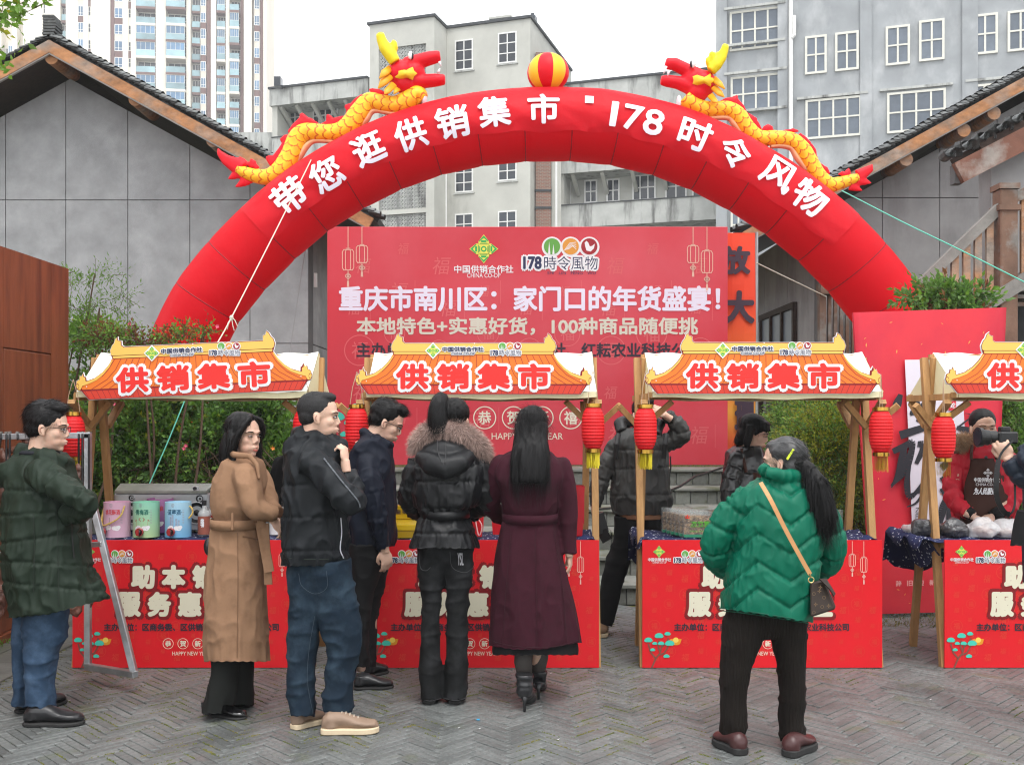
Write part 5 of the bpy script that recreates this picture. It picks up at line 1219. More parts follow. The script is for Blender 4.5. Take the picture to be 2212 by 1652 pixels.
def table_cloth(X,label,dl=0,dr=0):
    m=MB(); nx,ny=60,12; vs=[]
    xa,xb=X-.02-dl,X+1.494+.0+dr
    for i in range(nx+1):
        for j in range(ny+1):
            x=xa+(xb-xa)*i/nx; t=j/ny; y=6.19+.62*t; z=.792+.006*math.sin(i*.9+j*.7)+.006*math.sin(i*.37-j*1.1)
            if j==0: z=.782; y=6.215
            e=min(i,nx-i)
            if e<5: z+=.016*(1+math.sin(j*1.7+i))*.8
            if e==0: z-=.05+ .03*math.sin(j)
            if j==ny: z-=.2+.08*math.sin(i*.2); 
            vs.append((x,y,z))
    m.add(vs,[(i*(ny+1)+j,(i+1)*(ny+1)+j,(i+1)*(ny+1)+j+1,i*(ny+1)+j+1) for i in range(nx) for j in range(ny)])
    o=m.build('table_cloth',floral,smooth=True); tag(o,label,'table cloth',group='navy floral cloths on the stall tables'); 
    q=o.modifiers.new('thickness','SOLIDIFY'); q.thickness=.004; return o
STX=[-2.738,-.952,.812,2.695]
labs=['market stall farthest left, its sign tilted, wine boxes and bottles on the table','second market stall from the left, with a yellow gift box and red bags','market stall behind the woman in the green jacket, with clear food boxes','market stall cut off by the right edge, with bags of snacks on its table']
cl_l=['navy floral cloth under the wine boxes on the left stall','navy floral cloth under the yellow gift box and red bags','navy floral cloth under the clear boxes of dried food','navy floral cloth under plastic bags on the rightmost stall, sagging at its left']
stalls=[]
for i,X in enumerate(STX):
    if i==0: base=make_stall(X,0,0,labs[0]); T=base
    else:
        T=copy_tree(base); T.location.x+=X-STX[0]; T['label']=labs[i]
    stalls.append(T); table_cloth(X,cl_l[i],dl=.14 if i==3 else 0)
sgp=[(165,866,math.radians(2.6)),(767,853,0),(1392,852,0),(2041,851,0)]
dirs_=[0,0,0,0]
sg=None
for i,(px,py,rot) in enumerate(sgp):
    p=W(px,py,YS)
    if i==0: make_sign(stalls[0],p.x,p.z,rot)
    elif i==1: sg=make_sign(stalls[1],p.x,p.z,rot); b0=p
    else:
        c=copy_tree(sg,stalls[i]); c.location=Vector(sg.location)+Vector((p.x-b0.x,0,p.z-b0.z))-(wloc(stalls[i])-wloc(stalls[1]))
# sagging cloth under the fourth stall
m=MB(); vs=[]
for i in range(11):
    for j in range(7):
        a=i/10; x=2.63+.012*j; y=6.85-.55*a; z=.79-.017*j-.020*j*math.sin(PI*min(a*1.1,1)); vs.append((x+.01*math.sin(i*2),y,z))
m.add(vs,[(i*7+j,i*7+j+1,(i+1)*7+j+1,(i+1)*7+j) for i in range(10) for j in range(6)]); c_=m.build('cloth_corner',floral,smooth=True); tag(c_,'loose sagging corner of navy floral cloth beside the rightmost stall leg','table cloth')
# ---- lanterns ----
lan_m=mat('red_lantern_cloth',(.66,.012,.016),.55,.05,5,sss=0,spec=.3); gold=mat('gold_foil',(.55,.32,.06),.22,.2,20,metal=1); tas=mat('yellow_tassel',(.72,.60,.03),.6,.1,30)
def make_lantern(label):
    T=thing('red_lantern',label,'lantern',(0,0,0),group='red lanterns hanging from the stall corners')
    h=.25; r=.069; prof=[]
    n=26
    for i in range(n+1):
        t=i/n; z=-h/2+h*t; rr_=r*(1-.42*abs(2*t-1)**3.2)+ (.0016 if i%2 else -.0012); prof.append((rr_,z))
    m=MB(); m.lathe(prof,(0,0,0),28); m.build('shade',lan_m,T,smooth=False)
    for z in(h/2,-h/2-.022):
        m=MB(); m.lathe([(.046,0),(.049,0),(.049,.022),(.046,.022),(.035,.02),(.035,0),(.046,0)],(0,0,z),28); m.build('gold_rim',gold,T,smooth=False)
    m=MB(); rd=random.Random(1)
    for k in range(150):
        a=rd.uniform(0,2*PI); rr_=rd.uniform(.015,.043); x,y=rr_*math.cos(a),rr_*math.sin(a); dx,dy=rd.uniform(-.012,.012),rd.uniform(-.006,.006); L=rd.uniform(.075,.1); w=.0022
        z0=-h/2-.02; m.add([(x-w,y,z0),(x+w,y,z0),(x+dx+w,y+dy,z0-L),(x+dx-w,y+dy,z0-L)],[(0,1,2,3)])
    tsl=m.build('tassel',tas,T); 
    m=MB(); 
    for s_ in(-1,1): m.tube([(s_*.042,0,h/2+.02),(s_*.028,0,h/2+.12),(0,0,h/2+.22)],.0022,5)
    m.build('hanging_string',mat('jute_string',(.45,.3,.2),.8,0),T)
    return T
ll=['red lantern partly behind the head of the man in the green coat','red lantern half hidden behind the head of the man in the black jacket','red lantern left of the man in the navy jacket','red lantern right of the woman in the burgundy coat','red lantern in front of the face of the man in the grey puffer jacket','red lantern at the right end of the third stall, before the red panel','red lantern right of the pine posts of the rightmost stall']
lp=[(158,942,6.05),(657,930,6.15),(771,926,6.0),(1281,924,6.0),(1394,926,6.0),(1903,932,6.0),(2038,944,6.0)]
lb=None
for i,(px,py,Y) in enumerate(lp):
    p=W(px,py,Y)
    if i==0: lb=make_lantern(ll[0]); o=lb
    else: o=copy_tree(lb); o['label']=ll[i]
    o.location=p; o.rotation_euler=(0,0,i*.7*0+ i*.21)
# ================= GOODS AND RACK =================
TZ=.802
def box_label(parent,s,x0,x1,z0,z1,y,m,bold=.02): b=MB(); text(b,s,x0,x1,z0,z1,y,bold=bold); return b.build('lettering',m,parent)
# cylindrical wine cartons
def carton(label,px,Y,top,w,c1,c2,name,cover,pxd,ink_m):
    x=WX(px,Y); T=thing('wine_carton',label,'wine carton',(x,Y,TZ),group='cylindrical wine cartons on the left stall'); r=w/F*Y/2; h=.222
    cm=mat('carton_'+cover,c1,.5,.02,4)
    n=cm.node_tree.nodes;l=cm.node_tree.links;p=n['Principled BSDF']; tc=n.new('ShaderNodeTexCoord'); s=n.new('ShaderNodeSeparateXYZ'); l.new(tc.outputs['Object'],s.inputs[0]); mr=n.new('ShaderNodeMapRange'); mr.inputs[2].default_value=h; l.new(s.outputs[2],mr.inputs[0]); mm=n.new('ShaderNodeMix'); mm.data_type='RGBA'; l.new(mr.outputs[0],mm.inputs[0]); mm.inputs[6].default_value=(*c2,1); mm.inputs[7].default_value=(*c1,1); l.new(mm.outputs[2],p.inputs['Base Color'])
    m=MB(); m.lathe([(.001,0),(r,0),(r,h),(r*.97,h),(r*.97,h-.012),(.001,h-.012)],(x,Y,TZ),32); m.build('body',cm,T,smooth=False)
    def wrap(b): b.v=[(x+(v[0]-x)*.72,v[1],TZ+(v[2]-TZ)*.86) for v in b.v]; b.v=[(x+r*1.006*math.sin((v[0]-x)/r),Y-r*1.006*math.cos((v[0]-x)/r)+(v[1]-Y)*.6,v[2]) for v in b.v]; return b
    b=MB(); text(b,name,x-.066,x+.066,TZ+.168,TZ+.208,Y,bold=.02); wrap(b).build('lettering',ink_m,T)
    b=MB(); ring(b,x-.01,TZ+.238,.011,.0135,Y,16); text(b,'云',x-.017,x-.003,TZ+.232,TZ+.245,Y); strip(b,[(x-.035,TZ+.165),(x+.035,TZ+.165)],.003,Y)
    for k in range(9): strip(b,[(x+.07,TZ+.2-k*.012),(x+.088,TZ+.2-k*.012)],.003,Y)
    wrap(b).build('lettering',mat('grey_print',(.35,.35,.38),.6,0),T)
    # little printed building picture and clouds
    b=MB()
    if cover=='green':
        b.add([(x-.05,Y,TZ+.085),(x+.05,Y,TZ+.085),(x+.05,Y,TZ+.125),(x-.05,Y,TZ+.125)],[(0,1,2,3)])
        for a,c,w_ in ((0,.14,.03),(-.035,.128,.03),(.038,.128,.03)): b.add([(x+a-w_,Y-.001,TZ+c-.008),(x+a+w_,Y-.001,TZ+c-.008),(x+a+w_*.7,Y-.001,TZ+c+.006),(x+a-w_*.7,Y-.001,TZ+c+.006)],[(0,1,2,3)])
        pc=(.42,.22,.14)
    elif cover=='blue':
        for a,h_ in ((-.03,.07),(-.012,.085),(.02,.055),(.04,.045)): b.add([(x+a-.008,Y,TZ+.075),(x+a+.008,Y,TZ+.075),(x+a+.008,Y,TZ+.085+h_),(x+a-.008,Y,TZ+.085+h_)],[(0,1,2,3)])
        pc=(.3,.38,.5)
    else: b.add([(x-.03,Y,TZ+.08),(x-.018,Y,TZ+.08),(x-.02,Y,TZ+.15),(x-.028,Y,TZ+.15)],[(0,1,2,3)]); pc=(.4,.3,.3)
    wrap(b).build('picture',mat('picture_'+cover,pc,.6,.2,60),T)
    b=MB()
    for a,c,r_ in ((-.045,.07,.014),(-.028,.076,.016),(.02,.072,.016),(.04,.07,.018),(.055,.078,.012)): disc(b,x+a,TZ+c,r_,Y-.001-a*.004,12,1.4)
    wrap(b).build('cloud_print',white_p,T)
    tx=x+pxd; m=MB(); m.tube([(tx,Y-r*.9,TZ+.04),(tx,Y-r-.03,TZ+.04)],[.018,.021],12); m.tube([(tx,Y-r-.03,TZ+.045),(tx-.002,Y-r-.05,TZ+.025)],[.014,.01],8); tp_=m.build('tap',mat('tap_black',(.03,.015,.015),.3,0),T)
    m=MB(); m.lathe([(.021,0),(.026,.004),(.026,.016),(.021,.02)],(tx,Y-r-.034,TZ+.04),16,ax='y'); m.build('tap_ring',mat('tap_red',(.35,.03,.03),.3,0),tp_)
    m=MB(); m.box((tx-.008,Y-r-.062,TZ+.022),(tx+.008,Y-r-.052,TZ+.058)); m.build('tap_lever',MATS['tap_red'],tp_)
    rp_=MB()
    if cover=='pink': pts=[(x+.07,Y-r*.7,TZ+.2),(x+.06,Y-r*1.0,TZ+.15),(x+.03,Y-r*1.12,TZ+.115),(x-.03,Y-r*1.12,TZ+.085),(x-.062,Y-r*.9,TZ+.08),(x-.085,Y-r*.4,TZ+.11),(x-.085,Y-.0,TZ+.18)]
    else: pts=[(x+.08,Y-.02,TZ+.195),(x+.098,Y-.03,TZ+.18),(x+.1,Y-.03,TZ+.15),(x+.08,Y-.04,TZ+.12)]
    if cover in('pink','blue'): rp_.tube([Vector(p) for p in spline(pts,5)],.0055,7); rp_.build('rope_handle',mat('gold_rope',(.6,.42,.12),.5,.3,90,bump=.6,bs=120),T)
red_ink=mat('red_ink',(.6,.05,.06),.6,0); teal_ink=mat('teal_ink',(.01,.16,.12),.6,0); blue_ink=mat('blue_ink',(.01,.1,.2),.6,0)
carton('purple wine carton behind the green and blue ones',346,6.62,0,55,(.48,.2,.42),(.22,.1,.3),'桃花酿','purple',-.03,red_ink)
carton('pink wine carton with a gold rope handle, leftmost of the cartons',253,6.36,0,55,(.62,.38,.50),(.66,.42,.55),'桃花酥酒','pink',-.055,red_ink)
carton('mint green wine carton between the pink and the blue one',316,6.36,0,55,(.28,.62,.47),(.45,.62,.32),'·青梅酒·','green',-.005,teal_ink)
carton('light blue wine carton with a tap, nearest to the radio speaker',385,6.36,0,55,(.40,.64,.78),(.16,.42,.68),'·蓝莓酒·','blue',-.012,blue_ink)
# radio cassette player
RD=thing('radio_player','silver radio and record player with two round speakers behind the wine cartons','radio player',(WX(345,6.74),6.74,TZ))
silver=mat('silver_plastic',(.55,.56,.57),.35,.05,4,metal=.4); dkp=mat('dark_plastic',(.02,.02,.022),.4,0); 
x0,x1=WX(248,6.7),WX(452,6.7)
MB().box((x0,6.68,TZ),(x1,6.80,TZ+.25)).build('body',silver,RD,bevel=.008)
lid=MB().add([(x0+.01,6.67,TZ+.252),(x1-.01,6.67,TZ+.252),(x1+.01,6.80,TZ+.285),(x0-.0,6.80,TZ+.285),(x0+.01,6.67,TZ+.268),(x1-.01,6.67,TZ+.268),(x1+.01,6.80,TZ+.31),(x0,6.80,TZ+.31)],[(0,3,2,1),(4,5,6,7),(0,1,5,4),(1,2,6,5),(2,3,7,6),(3,0,4,7)]).build('top_deck',mat('smoked_deck',(.30,.30,.26),.15,.2,8,spec=.8),RD)
MB().box((x1-.1,6.66,TZ+.272),(x1-.06,6.672,TZ+.3)).build('knob_plate',foam,lid)
MB().tube([(x1-.08,6.655,TZ+.286),(x1-.08,6.64,TZ+.286)],.012,12).build('knob',dkp,lid)
for px,r,z in ((282,.072,.12),(425,.072,.12),(432,.026,.215),(285,.02,.22)):
    x=WX(px,6.68); m=MB(); m.lathe([(r,0),(r*1.08,-.006),(r*1.0,-.012),(r*.95,-.006)],(x,6.68,TZ+z),28,ax='y'); sp_=m.build('speaker_ring',foam if r>.05 else silver,RD,smooth=True)
    m=MB(); m.lathe([(r*.95,-.006),(r*.4,.01),(r*.2,-.004),(.001,-.006)],(x,6.677,TZ+z),24,ax='y'); m.build('speaker_cone',dkp,sp_,smooth=True)
# bottles
gl=mat('clear_bottle_glass',(.75,.78,.78),.05,0,alpha=.45,spec=.8)
def bottle(label,px,Y,liq,lab,txt_,h=.2,r=.037):
    x=WX(px,Y); T=thing('liquor_bottle',label,'bottle',(x,Y,TZ),group='bottles on the left stall')
    m=MB(); m.lathe([(.001,0),(r,0),(r,h*.62),(r*.75,h*.7),(r*.32,h*.76),(r*.3,h*.92)],(x,Y,TZ),20); m.build('glass',gl,T,smooth=True)
    m=MB(); m.lathe([(.001,.003),(r*.93,.003),(r*.93,h*.6),(.001,h*.6)],(x,Y,TZ),16); m.build('liquid',liq,T,smooth=True)
    m=MB(); m.lathe([(.001,h*.86),(r*.38,h*.86),(r*.38,h),(.001,h)],(x,Y,TZ),14); m.build('cap',dkp,T)
    m=MB(); m.lathe([(r*1.015,h*.04),(r*1.015,h*.56)],(x,Y,TZ),18,a0=PI*1.08,a1=PI*1.92); lb_=m.build('label',lab,T)
    b=MB(); text(b,txt_,x-.012,x+.012,TZ+h*.25,TZ+h*.5,Y,bold=.03); b.v=[(v[0],Y-math.sqrt(max((r*1.03)**2-(v[0]-x)**2,0))-(Y-v[1]),v[2]) for v in b.v]; b.build('lettering',white_p if lab is not MATS.get('white_label') else ink,lb_)
redliq=mat('red_liquor',(.25,.02,.01),.1,0); brl=mat('brown_label',(.30,.09,.06),.5,.1,30); wl=mat('white_label',(.72,.70,.70),.5,.05)
bottle('short liquor bottle with a brown label left of the woman in the camel coat',441,6.42,mat('plum_liquor',(.08,.02,.03),.15,0),brl,'乌梅',.225,.04)
bottle('red liquor bottle just behind the brown labelled one',459,6.5,redliq,redliq,'酒',.225,.034)
bottle('red liquor bottle touching the back of the camel coat',470,6.55,redliq,brl,'酒',.22,.034)
bottle('bottle with a white label under the hands of the woman in camel',597,6.42,redliq,wl,'李',.215,.042)
bottle('white labelled bottle nearest to the man in the black jacket',612,6.5,redliq,wl,'酒',.21,.038)
# second stall: gift box and bags
YB2=6.5
GB=thing('gift_box','shiny yellow gift box with a small flower picture on the second stall','gift box',(WX(880,YB2),YB2,TZ))
ybox=mat('yellow_box_gloss',(.62,.42,.01),.3,.03,2,coat=.4); xa,xb=WX(815,YB2),WX(955,YB2)
MB().box((xa,6.28,TZ),(xb,6.68,TZ+.045)).build('base',mat('yellow_box_base',(.42,.27,.01),.35,.03),GB)
MB().box((xa-.004,6.276,TZ+.046),(xb+.004,6.684,TZ+.085)).build('lid',ybox,GB,bevel=.003)
MB().box((xa+.02,6.60,TZ+.086),(xb-.02,6.685,TZ+.175)).build('back_flap',ybox,GB,bevel=.003)
b=MB(); text(b,'皇菊',WX(853,6.6),WX(882,6.6),TZ+.12,TZ+.15,6.596,bold=.02); b.build('lettering',ink,GB)
MB().box((WX(888,6.6),6.585,TZ+.1),(WX(910,6.6),6.597,TZ+.165)).build('picture',mat('flower_picture',(.35,.42,.2),.5,.5,40),GB)
def bag(label,px0,px1,Y,h,m_,ribbon=True,lean=0):
    x0,x1=WX(px0,Y),WX(px1,Y); T=thing('gift_bag',label,'gift bag',((x0+x1)/2,Y,TZ),group='red paper gift bags on the second stall')
    e=.015; P=[(x0+e,Y-.04,TZ),(x1-e,Y-.04,TZ),(x1-e,Y+.05,TZ),(x0+e,Y+.05,TZ),(x0+lean,Y-.05,TZ+h),(x1+lean,Y-.05,TZ+h),(x1+lean,Y+.06,TZ+h),(x0+lean,Y+.06,TZ+h)]
    m=MB(); m.add(P,[(0,3,2,1),(0,1,5,4),(1,2,6,5),(2,3,7,6),(3,0,4,7)]); m.add([(x0+(x1-x0)*.72,Y-.052,TZ+h*.98),(x1+lean-.002,Y-.052,TZ+h*.98),(x1-.004,Y-.045,TZ+.05)],[(0,1,2)]); m.build('body',m_,T)
    if ribbon:
        m=MB(); m.tube([Vector(p) for p in spline([(x0+.05,Y-.055,TZ+h*.9),(x0+.1,Y-.09,TZ+h*.5),(x0+.08,Y-.09,TZ+h*.1),(x1-.06,Y-.055,TZ+h*.9)],6)],.004,5); m.build('handle',mat('ribbon_pink',(.75,.4,.4),.5,0),T)
gr=mat('gift_red_paper',(.62,.012,.02),.4,.03,3,coat=.2); gd=mat('deep_red_paper',(.42,.006,.015),.4,.03,3,coat=.2)
bag('tall dark red gift bag right of the woman in the burgundy coat',1205,1262,6.42,.32,gd,False,.0); bag('bright red gift bag between the two women at the second stall',1008,1046,6.38,.16,gr,True); bag('red gift bag partly behind the burgundy coat, near the fur hood woman',1060,1110,6.5,.18,gr,False); bag('red gift bag behind the right sleeve of the burgundy coat',1168,1215,6.55,.30,gr,False)
# third stall: clear boxes of dried bamboo shoots
cl=mat('clear_plastic',(.8,.84,.82),.08,0,alpha=.10,spec=.6); shoots=mat('dried_shoots',(.30,.19,.10),.8,.45,60,bump=.8,bs=70,col2=(.12,.07,.04),c2p=(.45,.55),c2s=40); grn=mat('green_print',(.08,.38,.03),.6,0)
def foodbox(label,px,Y,front):
    x=WX(px,Y); w,h,d=.185,.165,.045; T=thing('clear_food_box',label,'food box',(x,Y,TZ),group='clear boxes of dried food on the third stall')
    MB().box((x-w/2,Y,TZ),(x+w/2,Y+d,TZ+h)).build('box',cl,T,bevel=.002)
    m=MB(); rd=random.Random(int(px))
    m.box((x-w/2+.008,Y+.012,TZ+.02),(x+w/2-.008,Y+d-.008,TZ+h-.03))
    for k in range(40):
        a,c=rd.uniform(-w/2+.02,w/2-.02),rd.uniform(.03,h-.04); t=rd.uniform(0,3); m.tube([(x+a-.02*math.cos(t),Y+.009,TZ+c-.012*math.sin(t)),(x+a,Y+.004,TZ+c+.004),(x+a+.02*math.cos(t),Y+.009,TZ+c+.012*math.sin(t))],[.003,.005,.002],5)
    s_=m.build('dried_shoots',shoots,T); s_['kind']='stuff'
    MB().box((x-w/2+.003,Y-.001,TZ+.002),(x+w/2-.003,Y+d*.9,TZ+.018)).build('green_band',mat('green_band',(.03,.22,.12),.5,.1),T)
    if front:
        b=MB(); text(b,'方竹笋',x-.045,x+.075,TZ+.075,TZ+.105,Y-.003,bold=.03); strip(b,[(x-.05,TZ+.07),(x+.075,TZ+.07)],.004,Y-.003); text(b,'FANG ZHU SUN',x-.05,x+.08,TZ+.035,TZ+.046,Y-.003); b.build('lettering',grn,T)
        b=MB(); text(b,'山',x-.08,x-.055,TZ+.12,TZ+.145,Y-.003,bold=.05); b.build('lettering',s_red,T)
for k in range(6): foodbox(['clear box of dried bamboo shoots with green lettering, foremost in its row','clear box of dried shoots directly behind the lettered one','third clear box from the front in the row of dried shoots','fourth clear box from the front in the row of dried shoots','fifth clear box from the front in the row of dried shoots','rearmost clear box in the row of dried shoots, farthest left'][k],1508-k*9.5,6.3+k*.055,k==0)
foodbox('clear box right of the green jacket sleeve, beside the pine posts',1790,6.42,False)
foodbox('clear box behind the woman in the green jacket, top just showing',1560,6.7,False)
# fourth stall: plastic bags of snacks
pb=mat('crinkled_plastic_bag',(.72,.72,.74),.18,.1,20,alpha=.55,spec=.9,bump=1,bs=30); pbd=mat('dark_snack_bag',(.05,.05,.055),.25,.5,20,spec=.8,bump=1,bs=25); snk=mat('snack_filling',(.38,.2,.14),.7,.5,30)
for k,(px,Y,rx,rz,m_,lb_) in enumerate(((2000,6.45,.10,.06,pbd,'dark crinkled snack bag, leftmost on the rightmost stall table'),(2060,6.4,.11,.06,pbd,'dark snack bag under the second lantern from the right edge'),(2120,6.36,.10,.07,pb,'clear plastic bag in front of the red coat woman'),(2168,6.38,.09,.055,pb,'clear bag of pale snacks at the far right of the table'),(1972,6.55,.06,.04,pb,'small clear bag hanging over the left end of the rightmost table'),(2205,6.36,.08,.06,pb,'clear bag of snacks cut off by the right edge'))):
    x=WX(px,Y); T=thing('snack_bag',lb_,'snack bag',(x,Y,TZ),group='bags of snacks on the rightmost stall')
    m=MB(); m.ell((x,Y,TZ+rz*.7),(rx,.09,rz),20); me=remesh(m,.012,1); v,nn=mesh_np(me); d=vn(v,22)-.5; v+=nn*(d[:,None]*.05); v[:,2]=np.maximum(v[:,2],TZ); set_np(me,v); place(me,'bag',m_,T,smooth=False)
    if m_ is pb: m=MB(); m.ell((x,Y,TZ+rz*.5),(rx*.7,.06,rz*.5),12); m.build('filling',snk,T)
# ---- drying rack with cured meat ----
steel=mat('galvanised_steel',(.46,.48,.50),.38,.18,14,metal=.85,bump=.2,bs=30)
YRk=5.9
RK=thing('drying_rack','galvanised steel rack with cured meat hanging from it, left of the first stall','rack',(-2.9,6.0,0))
def rb(a,b,w=.036): 
    return MB().beam(a,b,w,w,(0,1,0)).build('rack_tube',steel,RK,bevel=.003)
p=lambda x,y,Y=YRk:W(x,y,Y)
rb(p(-60,944),p(197,940)); rb(p(190,936),p(190,1438)); rb(p(200,1085,5.88),W(290,1452,5.62)); rb(W(186,1438,5.9),W(293,1456,5.6)); rb(p(-60,1199),p(52,1197)); rb(p(178,1178,5.86),W(222,1174,5.8),.03)
rb(p(-60,944),p(-60,1438)); 
steel2=MB(); 
# hanging meat
meat=mat('cured_meat',(.085,.028,.016),.45,.4,12,bump=.8,bs=25,bd=.02,col2=(.17,.06,.035),c2p=(.5,.68),c2s=9,spec=.6)
def meatp(label,pts,ry,seed,cord):
    T=thing('cured_meat',label,'cured meat',W(*pts[0][:2],YRk),group='cured meat on the rack'); m=MB(); q=spline([(a,b,c) for a,b,c in pts],4)
    m.tube([W(a,b,YRk) for a,b,c in q],[c/F*YRk for a,b,c in q],14,sy=ry); me=remesh(m,.008,1); v,nn=mesh_np(me); v+=nn*((vn(v+seed,18)-.5)[:,None]*.03+(vn(v+seed,45)-.5)[:,None]*.014); set_np(me,v); place(me,'meat',meat,T)
    m=MB(); m.tube([W(cord[0],937,YRk-.02),W(cord[0],946,YRk-.025),W(pts[0][0],pts[0][1]+3,YRk)],.006,6); m.build('cord',dkp,T)
    m=MB(); m.tube([W(cord[0]-3,936,YRk),W(cord[0]+3,936,YRk)],.012,8); m.build('knot',mat('rack_knot',(.12,.11,.1),.5,0),T)
meatp('dark cured meat hanging at the right end of the steel rack beside a lantern',[(170,998,3),(168,1008,7),(175,1030,11),(172,1052,12),(172,1075,8)],.6,1,(170,))
meatp('long cured meat behind the back of the man in the green coat',[(-2,968,4),(12,990,14),(4,1030,18),(8,1062,16),(12,1088,10)],.6,2,(2,))
meatp('cured meat above the hood of the man in the green coat',[(38,946,3),(60,953,7),(45,966,9),(20,975,9),(0,985,10)],.6,3,(38,))
meatp('curved cured meat low at the left edge, below the rack bar',[(14,1205,4),(3,1240,8),(1,1280,10),(0,1320,12),(-6,1345,8)],.6,5,(14,))
meatp('slim cured meat right of the curved piece at the left edge',[(20,1205,3),(18,1240,6),(19,1280,7),(23,1308,5)],.6,6,(21,))
meatp('cured meat showing below the hem of the green coat',[(178,1300,4),(172,1305,10),(165,1318,14),(160,1330,7)],.6,7,(178,)); meatp('second cured meat below the green coat hem, nearest the rack post',[(192,1290,5),(194,1303,9),(193,1315,6)],.6,8,(192,))
tag(MB().box((WX(160,7),6.98,WZ(1353,7)),(WX(178,7),7.0,WZ(1349,7))).build('pen',mat('pen_blue',(.2,.3,.5),.4,0)),'small blue pen like scrap lying near the kiosk','litter')
# ================= PEOPLE =================
skin=mat('skin',(.66,.43,.325),.52,.07,18,bump=.12,bs=150,bd=.002,sss=.12,spec=.3,col2=(.62,.35,.26),c2p=(.5,.75),c2s=12)
hair_m=mat('black_hair',(.0055,.005,.0055),.45,.3,30,spec=.22,bump=.5,bs=160,bd=.003,stretch=(2,2,.2)); hair_g=mat('greying_hair',(.03,.03,.032),.4,.3,30,spec=.5,col2=(.12,.12,.12),c2p=(.45,.85),c2s=14)
eye_w=mat('eye_white',(.42,.38,.36),.25,0); eye_d=mat('eye_dark',(.012,.008,.007),.2,0); lip_m=mat('lips',(.46,.19,.16),.45,.05); lip_r=mat('red_lips',(.46,.08,.08),.4,.05); teeth=mat('teeth',(.75,.72,.66),.3,0)
def join(name,meshes,m,parent):
    b=MB()
    for me in meshes:
        v,_=mesh_np(me); b.add([tuple(x) for x in v],[tuple(p.vertices) for p in me.polygons]); bpy.data.meshes.remove(me)
    return b.build(name,m,parent,smooth=True)
def ribbons(mb,roots,dirs,L,w,seg=3,droop=0,rd=None,side=None):
    rd=rd or RS; n=len(roots)
    for i in range(n):
        p=Vector(roots[i]); d=Vector(dirs[i]).normalized(); l=L*(0.6+.8*rd.rand()); s=d.cross(Vector((rd.rand()-.5,rd.rand()-.5,rd.rand()-.5))).normalized()*w/2; vs=[]
        for k in range(seg+1):
            t=k/seg; q=p+d*l*t+Vector((0,0,-droop*l*t*t)); ww=s*(1-t*.85); vs+=[q-ww,q+ww]
        mb.add(vs,[(2*k,2*k+1,2*k+3,2*k+2) for k in range(seg)])
def hair_piece(T,M,shapes,m,name='hair',vox=.006,flow=None,amp=.004,strands=900,L=.03,w=.0016,gs=(70,70,9),lift=.15,smooth=1,parent=None):
    b=MB()
    for s in shapes:
        if s[0]=='e': b.ell(s[1],s[2],20,s[3] if len(s)>3 else None)
        else: q=spline([tuple(a) for a in s[1]],5); b.tube([x[:3] for x in q],[x[3] for x in q],16,sy=s[2] if len(s)>2 else 1)
    me=remesh(b,vox,smooth); v,nn=mesh_np(me); g=vn(v*np.array(gs)/10,10)-.5; g2=vn(v*np.array(gs)/10,3.5)-.5; v2=v+nn*(g[:,None]*amp+g2[:,None]*amp*1.3)
    set_np(me,v2); ids=RS.randint(0,len(v),strands); mb=MB(); mb.add([tuple(x) for x in v2],[tuple(p.vertices) for p in me.polygons]); bpy.data.meshes.remove(me)
    roots=v2[ids]; N=nn[ids]; fl=np.array([flow(r) if callable(flow) else flow for r in roots],float)
    tg=fl-(fl*N).sum(1)[:,None]*N; tg/=np.linalg.norm(tg,axis=1)[:,None]+1e-9; dirs=tg+N*lift*(RS.rand(len(ids),1))+ (RS.rand(len(ids),3)-.5)*.25
    ribbons(mb,roots-N*.002,dirs,L,w,3,droop=.3 if lift<.1 else 0)
    mb.v=[tuple(M@Vector(x)) for x in mb.v]
    return mb.build(name,m,parent or T,smooth=True)
def headM(px,py,Y,yaw,pitch=0,roll=0,s=1.0): return Matrix.Translation(W(px,py,Y))@Matrix.Rotation(math.radians(yaw),4,'Z')@Matrix.Rotation(math.radians(pitch),4,'Y')@Matrix.Rotation(math.radians(roll),4,'X')@Matrix.Diagonal((s,s,s,1))
